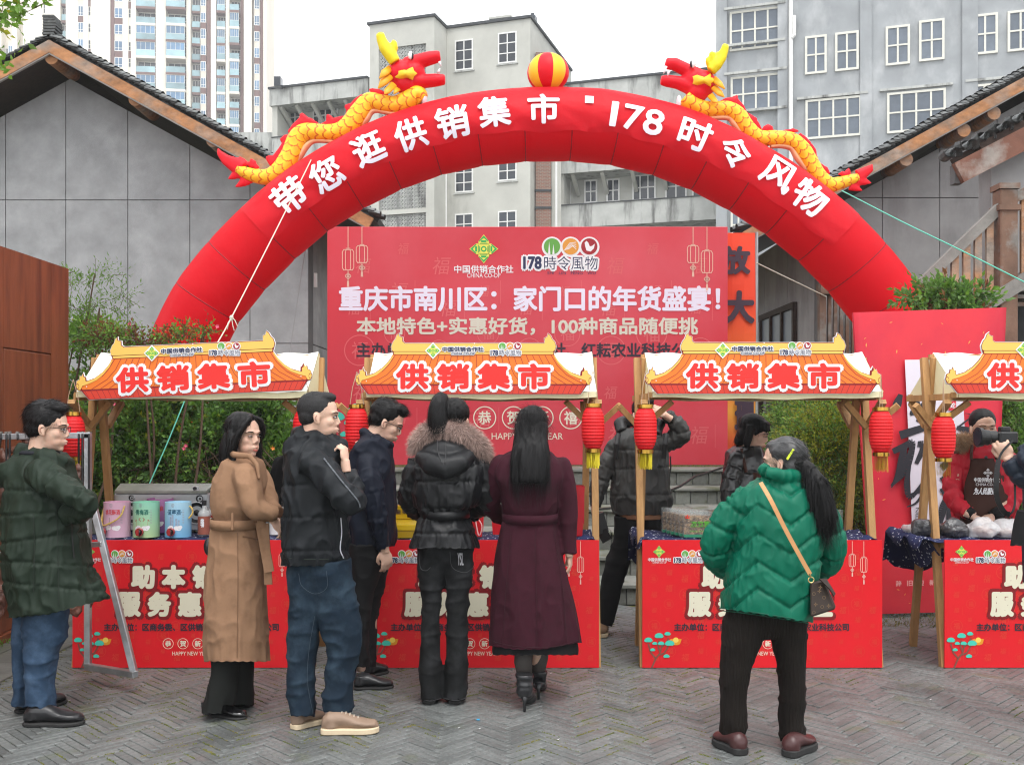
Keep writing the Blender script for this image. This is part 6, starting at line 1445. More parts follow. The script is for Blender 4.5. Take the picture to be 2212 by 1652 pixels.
def head_mesh(M,fem=False,neck=None,smile=False):
    b=MB(); k=.93 if fem else 1.0
    b.ell((-.012,0,.032),(.097,.076,.086),24); b.ell((.028,0,-.028),(.060,.061*k,.075),20); b.ell((.026,0,-.074),(.055,.050*k,.042),18); b.ell((.066,0,-.098),(.018,.020*k,.016),12)
    b.tube([(.082,0,.004),(.0915,0,-.014),(.0975,0,-.031)],[.0080,.0088,.0100],10); b.ell((.090,.011,-.036),(.0095,.0070,.0060),8); b.ell((.090,-.011,-.036),(.0095,.0070,.0060),8)
    b.tube([(.062,-.048,.020),(.082,-.022,.022),(.084,0,.018),(.082,.022,.022),(.062,.048,.020)],[.009,.010,.010,.010,.009],8)
    for s in(-1,1): 
        b.ell((.047,s*.034*k,-.026 + (.003 if smile else 0)),(.030,.027,.028),14); b.ell((.034,s*.026*k,-.062),(.046,.028,.034),14); b.ell((-.006,s*.078,-.012),(.017,.009,.031),12,Matrix.Rotation(-.2,3,'Y')@Matrix.Rotation(s*-.35,3,'Z')); b.ell((.002,s*.075,-.030),(.010,.008,.012),8)
    b.tube([(.078,-.022,-.062),(.090,-.010,-.060),(.093,0,-.059),(.090,.010,-.060),(.078,.022,-.062)],[.005,.0065,.007,.0065,.005],8); b.tube([(.078,-.018,-.072),(.089,0,-.073),(.078,.018,-.072)],[.006,.0085,.006],8)
    b.tube([(-.028,0,-.03),(-.032,0,-.10),(-.038,0,-.16),(-.045,0,-.20)],[.052*k,.053*k,.057*k,.075*k],18)
    b.v=[tuple(M@Vector(x)) for x in b.v]
    me=remesh(b,.0050,3); return me
def face(T,M,body,smile=False,closed=False,lips=lip_m,sides=(-1,1),brow=1,fem=False):
    tr=lambda b:[tuple(M@Vector(x)) for x in b.v]
    for s in sides:
        b=MB(); b.ell((.0785,s*.0315,-.001),(.010,.0145,.0042 if not closed else .002),14); b.v=tr(b); e=b.build('eye',eye_w,body,smooth=True)
        b=MB(); b.ell((.0870,s*.0315,-.001),(.0042,.0066,.0050 if not closed else .0018),12); b.v=tr(b); b.build('iris',eye_d,e,smooth=True)
        up=.0045 if not closed else -.0005
        b=MB(); b.tube([(.070,s*.049,-.002),(.081,s*.042,up+.001),(.0885,s*.031,up+.0015),(.083,s*.019,up-.001),(.078,s*.015,-.003)],[.0010,.0020,.0025,.0019,.0008],6); b.v=tr(b); b.build('eyelashes',eye_d,e)
        b=MB(); b.tube([(.066,s*.055,.017),(.083,s*.042,.0245),(.0925,s*.028,.0235),(.091,s*.016,.020)],[.0012,.0026*brow,.0029*brow,.0016],6); b.v=tr(b); b.build('eyebrow',hair_m,body)
        b=MB(); b.tube([(-.004,s*.0855,.006),(-.010,s*.089,-.004),(-.008,s*.0885,-.018),(.0,s*.085,-.026)],[.001,.0025,.0025,.001],6); b.v=tr(b); b.build('ear_shadow',mat('ear_inner',(.36,.16,.12),.6,0),body)
    b=MB(); w=.022 if smile else .018; up=.004 if smile else 0
    b.tube([(.0755,-w,-.064+up),(.090,-.012,-.0605),(.0985,0,-.0615),(.090,.012,-.0605),(.0755,w,-.064+up)],[.0006,.0020,.0026,.0020,.0006],8); b.tube([(.0755,-w,-.066+up),(.090,-.011,-.0735-(.004 if smile else 0)),(.0965,0,-.075-(.004 if smile else 0)),(.090,.011,-.0735-(.004 if smile else 0)),(.0755,w,-.066+up)],[.0006,.0022,.0032,.0022,.0006],8); b.v=tr(b); b.build('lips',lips,body,smooth=True)
    if smile: b=MB(); b.tube([(.082,-.013,-.0650),(.0915,0,-.0670),(.082,.013,-.0650)],[.0018,.0040,.0018],8); b.v=tr(b); b.build('teeth',teeth,body,smooth=True)
    for s in(-1,1): b=MB(); b.ell((.0985,s*.006,-.0425),(.0028,.0022,.0010),6); b.v=tr(b); b.build('nostril',eye_d,body)
def glasses(T,M,m=eye_d):
    G=MB()
    for s in(-1,1):
        G.tube([(.094+.0*math.sin(a)-.004*abs(math.cos(a)),s*.033+.023*math.cos(a),-.002+.0165*math.sin(a)) for a in [2*PI*i/18 for i in range(18)]],.0013,6,closed=True)
        G.tube([(.088,s*.056,.006),(.04,s*.076,.006),(.0,s*.084,.004),(-.016,s*.084,-.012)],.0018,6)
    G.tube([(.095,-.010,.002),(.098,0,.004),(.095,.010,.002)],.0013,6); G.v=[tuple(M@Vector(x)) for x in G.v]; g=G.build('glasses',m,T,smooth=True)
    b=MB()
    for s in(-1,1): b.add([(.0935-.004*abs(math.cos(a)),s*.033+.022*math.cos(a),-.002+.0155*math.sin(a)) for a in [2*PI*i/14 for i in range(14)]],[tuple(range(14))])
    b.v=[tuple(M@Vector(x)) for x in b.v]; b.build('lens',mat('lens_glass',(.8,.85,.88),.05,0,alpha=.18,spec=1),g)
def hand_mesh(w,d,nrm,curl=.4,s=1.0,side=1,spread=1.0,th=.5):
    """w wrist, d towards the fingers, nrm back of the hand"""
    x=Vector(d).normalized(); z=(Vector(nrm)-x*Vector(nrm).dot(x)).normalized(); y=z.cross(x)*side; w=Vector(w)
    L=lambda a,b_,c:w+(x*a+y*b_+z*c)*s
    b=MB(); R_=Matrix((x,y,z)).transposed()
    b.ell(L(.045,0,0),(.048*s,.038*s,.016*s),16,R_.to_3x3()); b.ell(L(.02,0,0),(.034*s,.028*s,.018*s),14,R_.to_3x3()); b.tube([L(-.05,0,0),L(.015,0,0)],[.027*s,.025*s],12)
    for i,(yy,ln,r) in enumerate(((.028,.066,.0088),(.0095,.074,.0092),(-.0095,.069,.0088),(-.027,.054,.0078))):
        a=0;p=(.082-.004*abs(i-1),yy*spread,0); path=[L(p[0]-.02,p[1]*.9,0),L(*p)]
        for k,f in enumerate((.45,.3,.25)):
            a+=curl*(1.0+.25*i*.3)*(1.1 if k<2 else .7); p=(p[0]+ln*f*math.cos(a),p[1]+yy*.06*spread,p[2]-ln*f*math.sin(a)); path.append(L(*p))
        b.tube(path,[r*s,r*s*1.03,r*s,r*s*.93,r*s*.72],10)
    b.tube([L(.012,.022,-.006),L(.036,.042,-.014),L(.058,.052-.01*th,-.02-.01*th),L(.078,.05-.03*th,-.026-.016*th)],[.014*s,.0125*s,.0105*s,.008*s],10)
    return remesh(b,.0036,1)
def near_bone(v,path):
    """distance, length along and radius of the closest point of a polyline with radii"""
    P=np.array([p[:3] for p in path]); Rr=np.array([p[3] for p in path]); best=np.full(len(v),9.); s_=np.zeros(len(v)); r_=np.zeros(len(v)); acc=0
    for i in range(len(P)-1):
        a,b=P[i],P[i+1]; ab=b-a; l=np.linalg.norm(ab)+1e-9; t=np.clip(((v-a)@ab)/(l*l),0,1); d=np.linalg.norm(v-(a+t[:,None]*ab),axis=1); k=d<best
        best=np.where(k,d,best); s_=np.where(k,acc+t*l,s_); r_=np.where(k,Rr[i]+(Rr[i+1]-Rr[i])*t,r_); acc+=l
    return best,s_,r_
def loft(b,secs,Y,n=30,e=2.5):
    q=spline([(s[0],s[1],s[2],s[3],s[4] if len(s)>4 else 0) for s in secs],4); vs=[]
    for py,xl,xr,dp,dy in q:
        yy=Y+dy; x0,x1,z=WX(xl,yy),WX(xr,yy),WZ(py,yy); a=(x1-x0)/2; cx=(x0+x1)/2
        for k in range(n):
            t=2*PI*k/n; c,s=math.cos(t),math.sin(t); vs.append((cx+a*abs(c)**(2/e)*math.copysign(1,c),yy+dp*abs(s)**(2/e)*math.copysign(1,s),z))
    m=len(q); b.add(vs,[(i*n+k,(i+1)*n+k,(i+1)*n+(k+1)%n,i*n+(k+1)%n) for i in range(m-1) for k in range(n)]+[tuple(range(n)),tuple((m-1)*n+k for k in range(n-1,-1,-1))])
def garment(T,Y,name,m,lofts,tubes=(),vox=.008,smooth=2,wr=(.006,(9,9,3)),wr2=None,seams=None,arm_seam=None,zig=None,extra=None,fn=None,e=2.35,A=.008,puff=.003,hem=None):
    b=MB(); bones=[]; hems=[]
    for l in lofts:
        q_=l[-1]; loft(b,list(l)+[(q_[0]+10,*q_[1:])],Y,e=e); hems.append((q_[1]-22,q_[2]+22,[(q_[1],q_[0]),(q_[2],q_[0])]))
    if hem: hems=[(hem[0][0]-25,hem[-1][0]+25,hem)]
    for t in tubes:
        P=[(*W(px,py,Y+dy),r) for px,py,dy,r in t]; P=[(*p[:3],p[3]*.84) for p in P]; bones.append(P); q=spline(P,5) if len(P)>2 else P; b.tube([x[:3] for x in q],[x[3] for x in q],20)
        b.ell(P[0][:3],(P[0][3],)*3,12)
    if extra: extra(b)
    me=remesh(b,vox,smooth); v,nn=mesh_np(me)
    QX=CX+v[:,0]/v[:,1]*F; QY=HZ-(v[:,2]-CH)/v[:,1]*F
    arm=np.zeros(len(v),bool); s=np.zeros(len(v))
    for P in bones:
        d,sl,r=near_bone(v,P); k=(d<r*1.22)&(sl>r*.7); s=np.where(k,sl,s); arm|=k
    disp=np.zeros(len(v))
    wp=np.stack([vn(v+9,5),vn(v+17,5),vn(v+31,5)],1)*.07
    def ridge(sc_,a,seed=0): g=vn((v+wp)*np.array(sc_)/10+seed,10); return a*1.5*((1-np.abs(2*g-1))**2.6-.25)
    disp+=ridge(wr[1],wr[0])+ (vn(v,4)-.5)*wr[0]*1.5
    if wr2: disp+=ridge(wr2[1],wr2[0],7)
    dist=None
    if seams:
        dist=np.full(len(v),9.)
        for sm in seams:
            y0,sl_=sm[0],(sm[1] if len(sm)>1 else 0); x0=sm[2] if len(sm)>2 else 0
            dz=(QY-(y0+sl_*(QX-x0)))/F*Y; dist=np.minimum(dist,np.abs(dz))
        if not arm_seam: dist=np.where(arm,.05,dist)
    if zig is not None: dist=zig(QX,QY,v)
    if arm_seam:
        da=np.abs(((s+.03)/arm_seam)%1-.5)*0+np.minimum(((s+.03)%arm_seam),arm_seam-((s+.03)%arm_seam)); dist=np.where(arm,da,dist if dist is not None else 9.)
    if dist is not None:
        disp+=-A*np.exp(-(dist/.009)**2)+puff*(1-np.exp(-(dist/.03)**2)); pk=ridge((44,44,12),.007,3)*np.exp(-(dist/.04)**2); disp+=pk
    if fn is not None: disp+=fn(QX,QY,v,nn,arm,s)
    disp-=.006
    v=v+nn*disp[:,None]
    for x0,x1,pl in hems:
        X_=[a for a,c in pl]; Y_=[c for a,c in pl]; hy=np.interp(QX,X_,Y_); k=(QX>x0)&(QX<x1)&(~arm); zh=CH-(hy-HZ)/F*v[:,1]*1.0+.0025*np.sin(QX*.35); v[:,2]=np.where(k&(v[:,2]<zh),zh,v[:,2])
    v[:,2]=np.maximum(v[:,2],.004); set_np(me,v)
    return place(me,name,m,T)
def shoe(T,heel,toe,mu,ms,h=.075,w=.045,sole=.022,ank=None,name='shoe',col=.09,lace=None):
    """heel and toe are ground points in the photo"""
    def G(p): Yg=CH*F/(p[1]-HZ); return Vector((WX(p[0],Yg),Yg,0))
    H,Tt=G(heel),G(toe); d=(Tt-H); L=d.length; d.normalize(); s=Vector((-d.y,d.x,0))
    tt=[0,.04,.12,.25,.38,.5,.62,.75,.86,.94,1]; ww=[.35,.62,.74,.76,.78,.86,.98,1,.9,.66,.25]; hh=[.6,.9,1.15,1.2,1.15,.98,.8,.68,.62,.55,.3]; vs=[]
    n=16
    for t,wd_,hg in zip(tt,ww,hh):
        for k in range(n):
            a=2*PI*k/n; y=math.cos(a); z=math.sin(a); zz=sole*.6+(h*hg*(z*.5+.5)**.75)
            q=H+d*(L*t)+s*(w*wd_*y*(1 if z<.2 else (1-.35*(z-.2)))); vs.append((q.x,q.y,zz))
    b=MB(); b.add(vs,[(i*n+k,(i+1)*n+k,(i+1)*n+(k+1)%n,i*n+(k+1)%n) for i in range(len(tt)-1) for k in range(n)]+[tuple(range(n)),tuple((len(tt)-1)*n+k for k in range(n-1,-1,-1))])
    b.tube([H+d*L*.18+Vector((0,0,.03)),H+d*L*.17+Vector((0,0,col+.03))],[w*.8,w*.78],14)
    me=remesh(b,.006,2); v,nn=mesh_np(me); v+=nn*((vn(v,30)-.5)[:,None]*.004); v[:,2]=np.maximum(v[:,2],.004); set_np(me,v); o=place(me,name,mu,T)
    P=[]
    for t,wd_ in zip(tt,ww): P.append(H+d*(L*(t*1.02-.01))+s*(w*1.04*wd_))
    for t,wd_ in list(zip(tt,ww))[::-1]: P.append(H+d*(L*(t*1.02-.01))-s*(w*1.08*wd_))
    b=MB(); n=len(P); b.add([(p.x,p.y,.001) for p in P]+[(p.x,p.y,sole) for p in P],[tuple(range(n-1,-1,-1)),tuple(range(n,2*n))]+[(i,(i+1)%n,(i+1)%n+n,i+n) for i in range(n)]); b.build('sole',ms,o,bevel=.005)
    if lace:
        b=MB()
        for k in range(5):
            t=.36+.07*k; hgt=sole*.6+h*np.interp(t,tt,hh)+.002; c=H+d*L*t; b.tube([c+s*.016+Vector((0,0,hgt-.006)),c+Vector((0,0,hgt)),c-s*.016+Vector((0,0,hgt-.006))],.0026,6)
        b.build('laces',lace,o)
    return o
def body_core(T,Y,M,sh,hip,knees,ankles,arms,hands,fem=False,smile=False):
    """one body: head, neck, trunk, arms, hands and legs in a single mesh"""
    b=MB(); nk=M@Vector((-.04,0,-.18)); c=W(*sh,Y); h=W(*hip,Y)
    b.tube([nk,(nk+c)/2,c,(c+h)/2,h],[.055,.06,.085,.085,.05],14,sy=.9)
    for k,a in zip(knees,ankles): b.tube([W(k[0],hip[1]+34,Y+(k[2] if len(k)>2 else 0)),W(k[0],k[1],Y+(k[2] if len(k)>2 else 0)),W(a[0],a[1],Y+(a[2] if len(a)>2 else 0))],[.045,.034,.028],12)
    for t in arms: P=[W(p[0],p[1],Y+p[2]) for p in t]; b.tube([c]+P,[.05]+[.03,.026,.024][:len(P)] if len(P)<=3 else [.05]+[.03]*len(P),12)
    me=remesh(b,.012,2)
    return join('body',[head_mesh(M,fem,smile=smile),me]+list(hands),skin,T)
def person(label,px,Y): return thing('person',label,'person',(WX(px,Y),Y,0))
CROWN=lambda r:(-.75*1,0,-1.0) if r[2]<.1 else ((.6,0,0) if r[0]>0 else (-.8,0,-.3))
MALE=[('e',(-.024,0,.044),(.098,.0835,.090)),('e',(-.052,0,-.004),(.058,.074,.062))]
def pants(T,Y,m,L,Rr,hips,seams=None,name='trousers',wr=(.006,(7,7,15)),vox=.008,wr2=(.006,(9,9,9)),extra=None,dl=0,dr=0,fn=None):
    f=lambda S,dy:[(*s[:4],(s[4] if len(s)>4 else 0)+dy) for s in S]
    return garment(T,Y,name,m,[f(L,dl),f(Rr,dr)],(),vox=vox,smooth=2,wr=wr,wr2=wr2,e=2.2,extra=(lambda b:(loft(b,hips,Y,e=2.2) if hips else None,extra(b) if extra else None)),fn=fn)
def fab(name,c,rough=.85,var=.1,bs=260,bump=.25,sheen=.0,**k): return mat(name,c,rough,var,9,bump=bump,bs=bs,bd=.002,sheen=0,spec=.2,fold=k.pop('fold',(8,.34)),**k)
jean_b=fab('mid_blue_denim',(.028,.055,.10),col2=(.055,.095,.16),c2p=(.45,.65),c2s=9); jean_d=fab('dark_blue_denim',(.009,.019,.033),col2=(.026,.046,.068),c2p=(.45,.65),c2s=8); jean_k=fab('black_denim',(.009,.0095,.010),col2=(.022,.023,.025),c2p=(.45,.65),c2s=8)
blk=fab('black_cloth',(.010,.010,.011)); leather=mat('black_leather',(.018,.018,.02),.3,.2,10,spec=.5,bump=.25,bs=80,bd=.002); rubber=mat('black_rubber',(.02,.02,.02),.7,.1)
def zline(T,Y,pts,m,r=.002,name='zip',dy=0): b=MB(); b.tube([W(a,c,Y+dy) for a,c in pts],r,5); return b.build(name,m,T)
def surf_line(T,obj,Y,pts,m,name,r=.0022):
    """a cord laid on the side of a garment turned to the camera"""
    P=spline([(a,c) for a,c in pts],6); v,_=mesh_np(obj.data); o=wloc(obj); v=v+np.array(o); QX=CX+v[:,0]/v[:,1]*F; QY=HZ-(v[:,2]-CH)/v[:,1]*F; out=[]
    for a,c in P:
        k=np.argsort((QX-a)**2+(QY-c)**2)[:14]; yy=v[k,1].min(); out.append(W(a,c,yy-.0015))
    for _ in range(3): 
        ys=[p.y for p in out]
        for i in range(1,len(out)-1): out[i].y=(ys[i-1]+ys[i]+ys[i+1])/3
    out=[W(a,c,p.y-.001) for (a,c),p in zip(P,out)]
    b=MB(); b.tube(out,r,6); return b.build(name,m,T)

# ---- 1 man in long green padded coat ----
Y=5.14; T=person('man in long dark green padded coat and glasses standing with folded arms at the left',100,Y)
M=headM(105,924,Y,6,6,s=1.02)
B=body_core(T,Y,M,(95,1010),(95,1260),[(52,1400,.10),(98,1400,-.05)],[(48,1520,.10),(88,1530,-.04)],[[(105,1030,-.18),(178,1095,-.2),(150,1112,-.0)]],[])
face(T,M,B,sides=(-1,)); face_m=None; glasses(T,M)
hair_piece(T,M,[('e',(-.026,0,.05),(.100,.086,.092)),('e',(-.054,0,-.002),(.060,.076,.066)),('e',(.028,0,.104),(.062,.062,.032)),('e',(.0,.0,.105),(.07,.07,.04))],hair_m,flow=lambda r:(.9,0,.25) if r[0]>-.02 and r[2]>.06 else (-.5,0,-1),strands=1800,L=.034,lift=.55,amp=.008,gs=(60,60,30))
gc=fab('dark_green_shell',(.016,.027,.018),.6,.1,120,.35,.15)
ca=garment(T,Y,'coat',gc,[[(978,52,138,.09,.02),(1000,34,150,.13),(1030,24,158,.16),(1080,20,165,.18),(1130,21,172,.19),(1180,20,180,.195),(1230,21,192,.20),(1270,24,212,.20),(1300,27,226,.20),(1342,28,230,.19)]],
  [[(88,1020,-.14,.085),(130,1052,-.20,.082),(186,1086,-.24,.07),(170,1108,-.16,.06),(120,1108,-.02,.05)],[(120,1000,.12,.06),(160,1060,.05,.06),(190,1085,-.12,.055)]],
  hem=[(24,1334),(105,1326),(180,1306),(232,1292)],seams=[(1058,.04),(1108,-.05,100),(1160,-.14,100),(1215,.06,60),(1262,.10,60)],arm_seam=.16,wr=(.010,(9,9,5)),wr2=(.009,(20,20,11)),vox=.008,
  extra=lambda b:(b.ell(W(48,1018,Y+.02),(.115,.14,.085),18,Matrix.Rotation(-.5,3,'Y')),b.tube([W(50,980,Y+.03),W(95,985,Y-.09),W(140,995,Y-.03),W(150,1000,Y+.05)],[.045,.04,.035,.03],12),b.tube([W(200,1270,Y-.02),W(228,1293,Y-.02)],[.05,.022],10)))
hl=MB(); hl.ell(W(86,978,Y),(.10,.09,.022),16); hl.build('hood_lining',fab('dark_lining',(.02,.022,.028)),ca,smooth=True)
surf_line(ca,ca,Y,[(154,1128),(157,1170),(160,1205)],rubber,'zip',.0035); surf_line(ca,ca,Y,[(122,1100),(125,1180),(126,1260),(127,1310)],mat('green_stitch',(.015,.022,.016),.8,0),'seam_line',.0018); surf_line(ca,ca,Y,[(72,1110),(74,1180),(72,1280)],MATS['green_stitch'],'seam_line',.0018)
pants(T,Y,jean_b,[(1300,32,100,.10),(1340,34,100,.09),(1400,34,74,.085),(1460,34,70,.08),(1520,33,64,.075),(1526,34,62,.07)],[(1300,48,148,.11),(1340,50,146,.10),(1380,52,142,.095),(1420,54,122,.09),(1470,58,116,.085),(1510,58,118,.08),(1535,56,120,.08),(1546,60,112,.075)],None,name='jeans',dl=.10,dr=-.04)
shoe(T,(52,1566),(182,1563),leather,rubber,h=.085,w=.052,sole=.02,col=.05); shoe(T,(34,1540),(143,1516),leather,rubber,h=.08,w=.05,sole=.018,col=.05)

# ---- 2 stall keeper in black, mostly hidden ----
Y=7.15; T=person('stall keeper in black mostly hidden between the camel coat and the black jacket',640,Y)
M=headM(662,905,Y,-80,10)
B=body_core(T,Y,M,(650,985),(650,1160),[(632,1260),(672,1260)],[(630,1365),(680,1365)],[[(612,1010,-.0),(598,1080,-.05)]],[])
hair_piece(T,M,MALE,hair_m,flow=CROWN,strands=400)
garment(T,Y,'sweater',blk,[[(968,632,668,.07),(985,605,695,.12),(1020,592,708,.15),(1090,590,710,.15),(1150,592,708,.15),(1180,595,705,.14)]],[[(604,1000,0,.07),(590,1060,-.04,.065),(598,1120,-.14,.05)]],vox=.014)
pants(T,Y,blk,[(1170,610,660,.1),(1260,615,655,.09),(1362,618,650,.08)],[(1170,650,700,.1),(1260,655,692,.09),(1362,660,690,.08)],None,vox=.014)
shoe(T,(680,1372),(702,1392),leather,rubber,h=.07,w=.045); shoe(T,(635,1372),(630,1392),leather,rubber,h=.07,w=.045)

# ---- 3 woman in camel coat ----
Y=5.22; T=person('smiling woman in a long camel wool coat with a tied belt, long black hair',515,Y)
M=headM(529,941,Y,-34,1,s=.95)
B=body_core(T,Y,M,(515,1000),(510,1230),[(485,1440,-.04),(522,1440,.12)],[(475,1520,-.04),(520,1500,.12)],[[(528,1040,-.10),(550,1096,-.19),(590,1112,-.16)]],
  [hand_mesh(W(590,1122,Y-.12),(.6,.2,-.75),(.6,-.6,.5),.5,.9)],fem=True,smile=True)
face(T,M,B,smile=True,lips=lip_r,closed=True,fem=True)
hair_piece(T,M,[('t',[(.035,.01,.112,.016),(.066,-.035,.090,.017),(.058,-.066,.045,.02),(.03,-.084,-.01,.024),(.005,-.09,-.08,.026)],.8),('t',[(.035,.0,.112,.016),(.066,.04,.088,.017),(.058,.066,.045,.02),(.03,.084,-.01,.022)],.8),('e',(-.028,0,.047),(.103,.090,.090)),('e',(-.06,0,-.01),(.058,.082,.075)),('t',[(-.05,-.05,.06,.03),(-.015,-.088,.0,.028),(-.01,-.088,-.07,.030),(.005,-.088,-.13,.026),(.028,-.085,-.19,.016),(.04,-.08,-.215,.006)],.75),('t',[(-.06,.03,.04,.05),(-.095,.01,-.04,.05),(-.10,.0,-.12,.048),(-.09,.0,-.19,.035),(-.08,0,-.215,.02)],1.2),('t',[(-.06,-.05,.0,.04),(-.07,-.07,-.08,.04),(-.06,-.07,-.15,.034),(-.045,-.07,-.2,.018)],1),('t',[(-.02,.08,.03,.03),(.01,.086,-.05,.026),(.02,.08,-.13,.02),(.04,.07,-.19,.01)],.8)],
  hair_m,flow=(-.1,0,-1),strands=2200,L=.07,lift=.05,amp=.006,gs=(110,110,8))
camel=fab('camel_wool',(.27,.155,.092),.95,.08,300,.5,.35,col2=(.225,.127,.074),c2p=(.5,.7),c2s=16)
cm_=garment(T,Y,'coat',camel,[[(985,496,548,.08,.02),(998,484,562,.11),(1015,476,566,.13),(1050,462,568,.155),(1090,460,566,.16),(1122,466,562,.15),(1150,460,566,.155),(1200,455,572,.17),(1260,452,574,.18),(1330,449,575,.18),(1400,448,576,.18),(1428,448,577,.18)]],
  [[(530,1028,-.13,.082),(542,1068,-.18,.08),(552,1096,-.20,.078),(580,1106,-.19,.064),(603,1108,-.17,.05)],[(560,1030,.12,.06),(580,1080,.05,.055),(598,1108,-.05,.048)]],
  wr=(.012,(7,7,2)),wr2=(.006,(17,17,9)),fn=lambda QX,QY,v,nn,arm,s:-.010*np.exp(-((QY-1128)/11.)**2)*(~arm))
b=MB(); b.tube([W(500,985,Y+.06),W(494,976,Y-.02),(W(506,982,Y-.11)),W(540,985,Y-.13),W(556,1005,Y-.15),W(560,1035,Y-.17)],[.016,.018,.018,.016,.014,.009],12,sy=.8); me=remesh(b,.006,2); place(me,'collar',camel,cm_)
b=MB(); 
for k in range(1):
    P=[]
    for i in range(30):
        a=2*PI*i/30; P.append((WX(514,Y)+.132*math.cos(a),Y+.165*math.sin(a),WZ(1128,Y)))
    vs=[(x,y,z+dz) for dz in(-.024,.024) for x,y,z in P]; b.add(vs,[(i,(i+1)%30,30+(i+1)%30,30+i) for i in range(30)])
bo_=b.build('belt',camel,cm_,smooth=True); q_=bo_.modifiers.new('t','SOLIDIFY'); q_.thickness=.007; q_.offset=1
b=MB(); b.beam(W(562,1128,Y-.10),W(582,1235,Y-.12),.05,.008,(0,1,0)); b.beam(W(572,1130,Y-.12),W(580,1262,Y-.10),.04,.008,(0,1,0)); b.obox(W(565,1130,Y-.115),(.02,0,0),(0,.012,0),(0,0,.022)); b.build('belt_ends',camel,bo_)
b=MB(); b.beam(W(502,1108,Y-.172),W(502,1144,Y-.172),.012,.006,(0,1,0)); b.build('belt_loop',camel,bo_)
surf_line(cm_,cm_,Y,[(513,1150),(514,1250),(513,1350),(512,1420)],mat('camel_stitch',(.17,.09,.05),.9,0),'seam_line',.0016); surf_line(cm_,cm_,Y,[(524,1158),(545,1162),(562,1166)],MATS['camel_stitch'],'pocket_line',.003)
pants(T,Y,fab('black_wool',(.010,.011,.010)),[(1390,462,515,.10),(1440,458,516,.10),(1490,448,512,.105),(1532,440,506,.11),(1540,442,502,.105)],[(1390,500,550,.10),(1440,500,548,.10),(1490,500,546,.10),(1522,500,545,.10)],None,dl=-.04,dr=.12,wr=(.008,(10,10,3)))
patent=mat('black_patent',(.008,.008,.009),.08,0,spec=.8,coat=.6)
shoe(T,(458,1545),(532,1552),patent,rubber,h=.06,w=.042,sole=.012); shoe(T,(505,1524),(548,1524),patent,rubber,h=.055,w=.04,sole=.012)
b=MB(); b.beam(W(450,1532,Y-.02),W(448,1512,Y-.02),.05,.06); b.beam((W(449,1540,5.24)),W(452,1515,5.24),.04,.05,(0,1,0)); b.build('shoe_heel',leather,T)
b=MB(); b.ell(W(452,1180,Y+.12),(.03,.03,.05),12); b.build('handbag',leather,T,smooth=True)

# ---- 4 man in black jacket ----
Y=5.02; T=person('man in a black hooded jacket and blue jeans with a hand at his chin',690,Y)
M=headM(691,899,Y,4,3,s=1.0)
hw=W(746,1000,Y-.08)
B=body_core(T,Y,M,(685,990),(680,1230),[(655,1390,-.02),(735,1390)],[(650,1530,-.02),(735,1530)],[[(700,1010,-.18),(758,1082,-.15),(744,1005,-.05)]],
  [hand_mesh(hw,(-.12,.1,1),(1,-.4,0),.75,.92,side=-1,th=.2)])
face(T,M,B,sides=(-1,)); 
hair_piece(T,M,[('e',(-.020,0,.040),(.0985,.0795,.0865)),('e',(-.050,0,.0),(.058,.072,.06)),('e',(.02,0,.098),(.058,.055,.026))],mat('short_black_hair',(.018,.017,.018),.6,.3,60,spec=.3,bump=.6,bs=250,bd=.003),flow=lambda r:(.6,0,.6) if r[2]>.07 else (0,0,-1),strands=2200,L=.010,lift=.9,amp=.002,w=.0014)
bj=fab('black_shell',(.010,.012,.0145),.55,.1,150,.3,.1)
jk=garment(T,Y,'jacket',bj,[[(940,655,722,.09,.02),(955,632,735,.12),(975,618,742,.15),(1010,615,745,.17),(1060,615,748,.18),(1110,615,748,.18),(1160,614,752,.18),(1205,613,754,.175),(1222,614,752,.17)]],
  [[(678,1000,-.15,.088),(715,1040,-.21,.082),(756,1082,-.22,.075),(762,1062,-.14,.06),(750,1022,-.06,.048)],[(722,1000,.12,.06),(752,1060,.06,.055),(745,1100,-.05,.05)]],
  seams=[(1048,0),(1118,.02,680),(1190,0)],wr=(.010,(8,8,5)),wr2=(.013,(16,16,10)),A=.006,puff=.002,
  extra=lambda b:(b.ell(W(652,962,Y+.03),(.10,.13,.07),18,Matrix.Rotation(-.65,3,'Y')),b.tube([W(640,945,Y+.1),W(655,932,Y-.02),W(690,948,Y-.09),W(728,965,Y-.06),W(735,962,Y+.04)],[.04,.036,.03,.026,.026],12)))
surf_line(jk,jk,Y,[(736,1118),(738,1150),(735,1185),(742,1205)],mat('white_zip',(.6,.6,.66),.4,0),'zip',.003); surf_line(jk,jk,Y,[(700,990),(735,1035),(772,1080),(778,1095)],mat('grey_piping',(.09,.10,.115),.5,.7,90),'sleeve_stripe',.004); surf_line(jk,jk,Y,[(615,1205),(680,1208),(752,1206)],MATS['green_stitch'],'seam_line',.002)
j4=pants(T,Y,jean_d,[(1205,622,715,.13),(1250,622,705,.125),(1300,624,700,.11),(1345,625,694,.10),(1400,622,684,.095),(1450,621,680,.09),(1500,622,680,.085),(1530,626,684,.085),(1546,630,682,.08)],[(1205,660,758,.13),(1250,665,762,.125),(1300,672,774,.11),(1345,690,782,.10),(1400,705,778,.095),(1450,704,768,.09),(1500,698,764,.085),(1525,697,762,.085),(1538,702,760,.08)],None,name='jeans',dl=0,dr=-.02,wr2=(.009,(6,6,11)))
surf_line(j4,j4,Y,[(680,1330),(668,1400),(664,1470),(676,1540)],mat('denim_stitch',(.045,.065,.085),.8,0),'seam_line',.0012); surf_line(j4,j4,Y,[(645,1238),(652,1265),(680,1282),(706,1268),(705,1232)],MATS['denim_stitch'],'pocket_line',.0012)
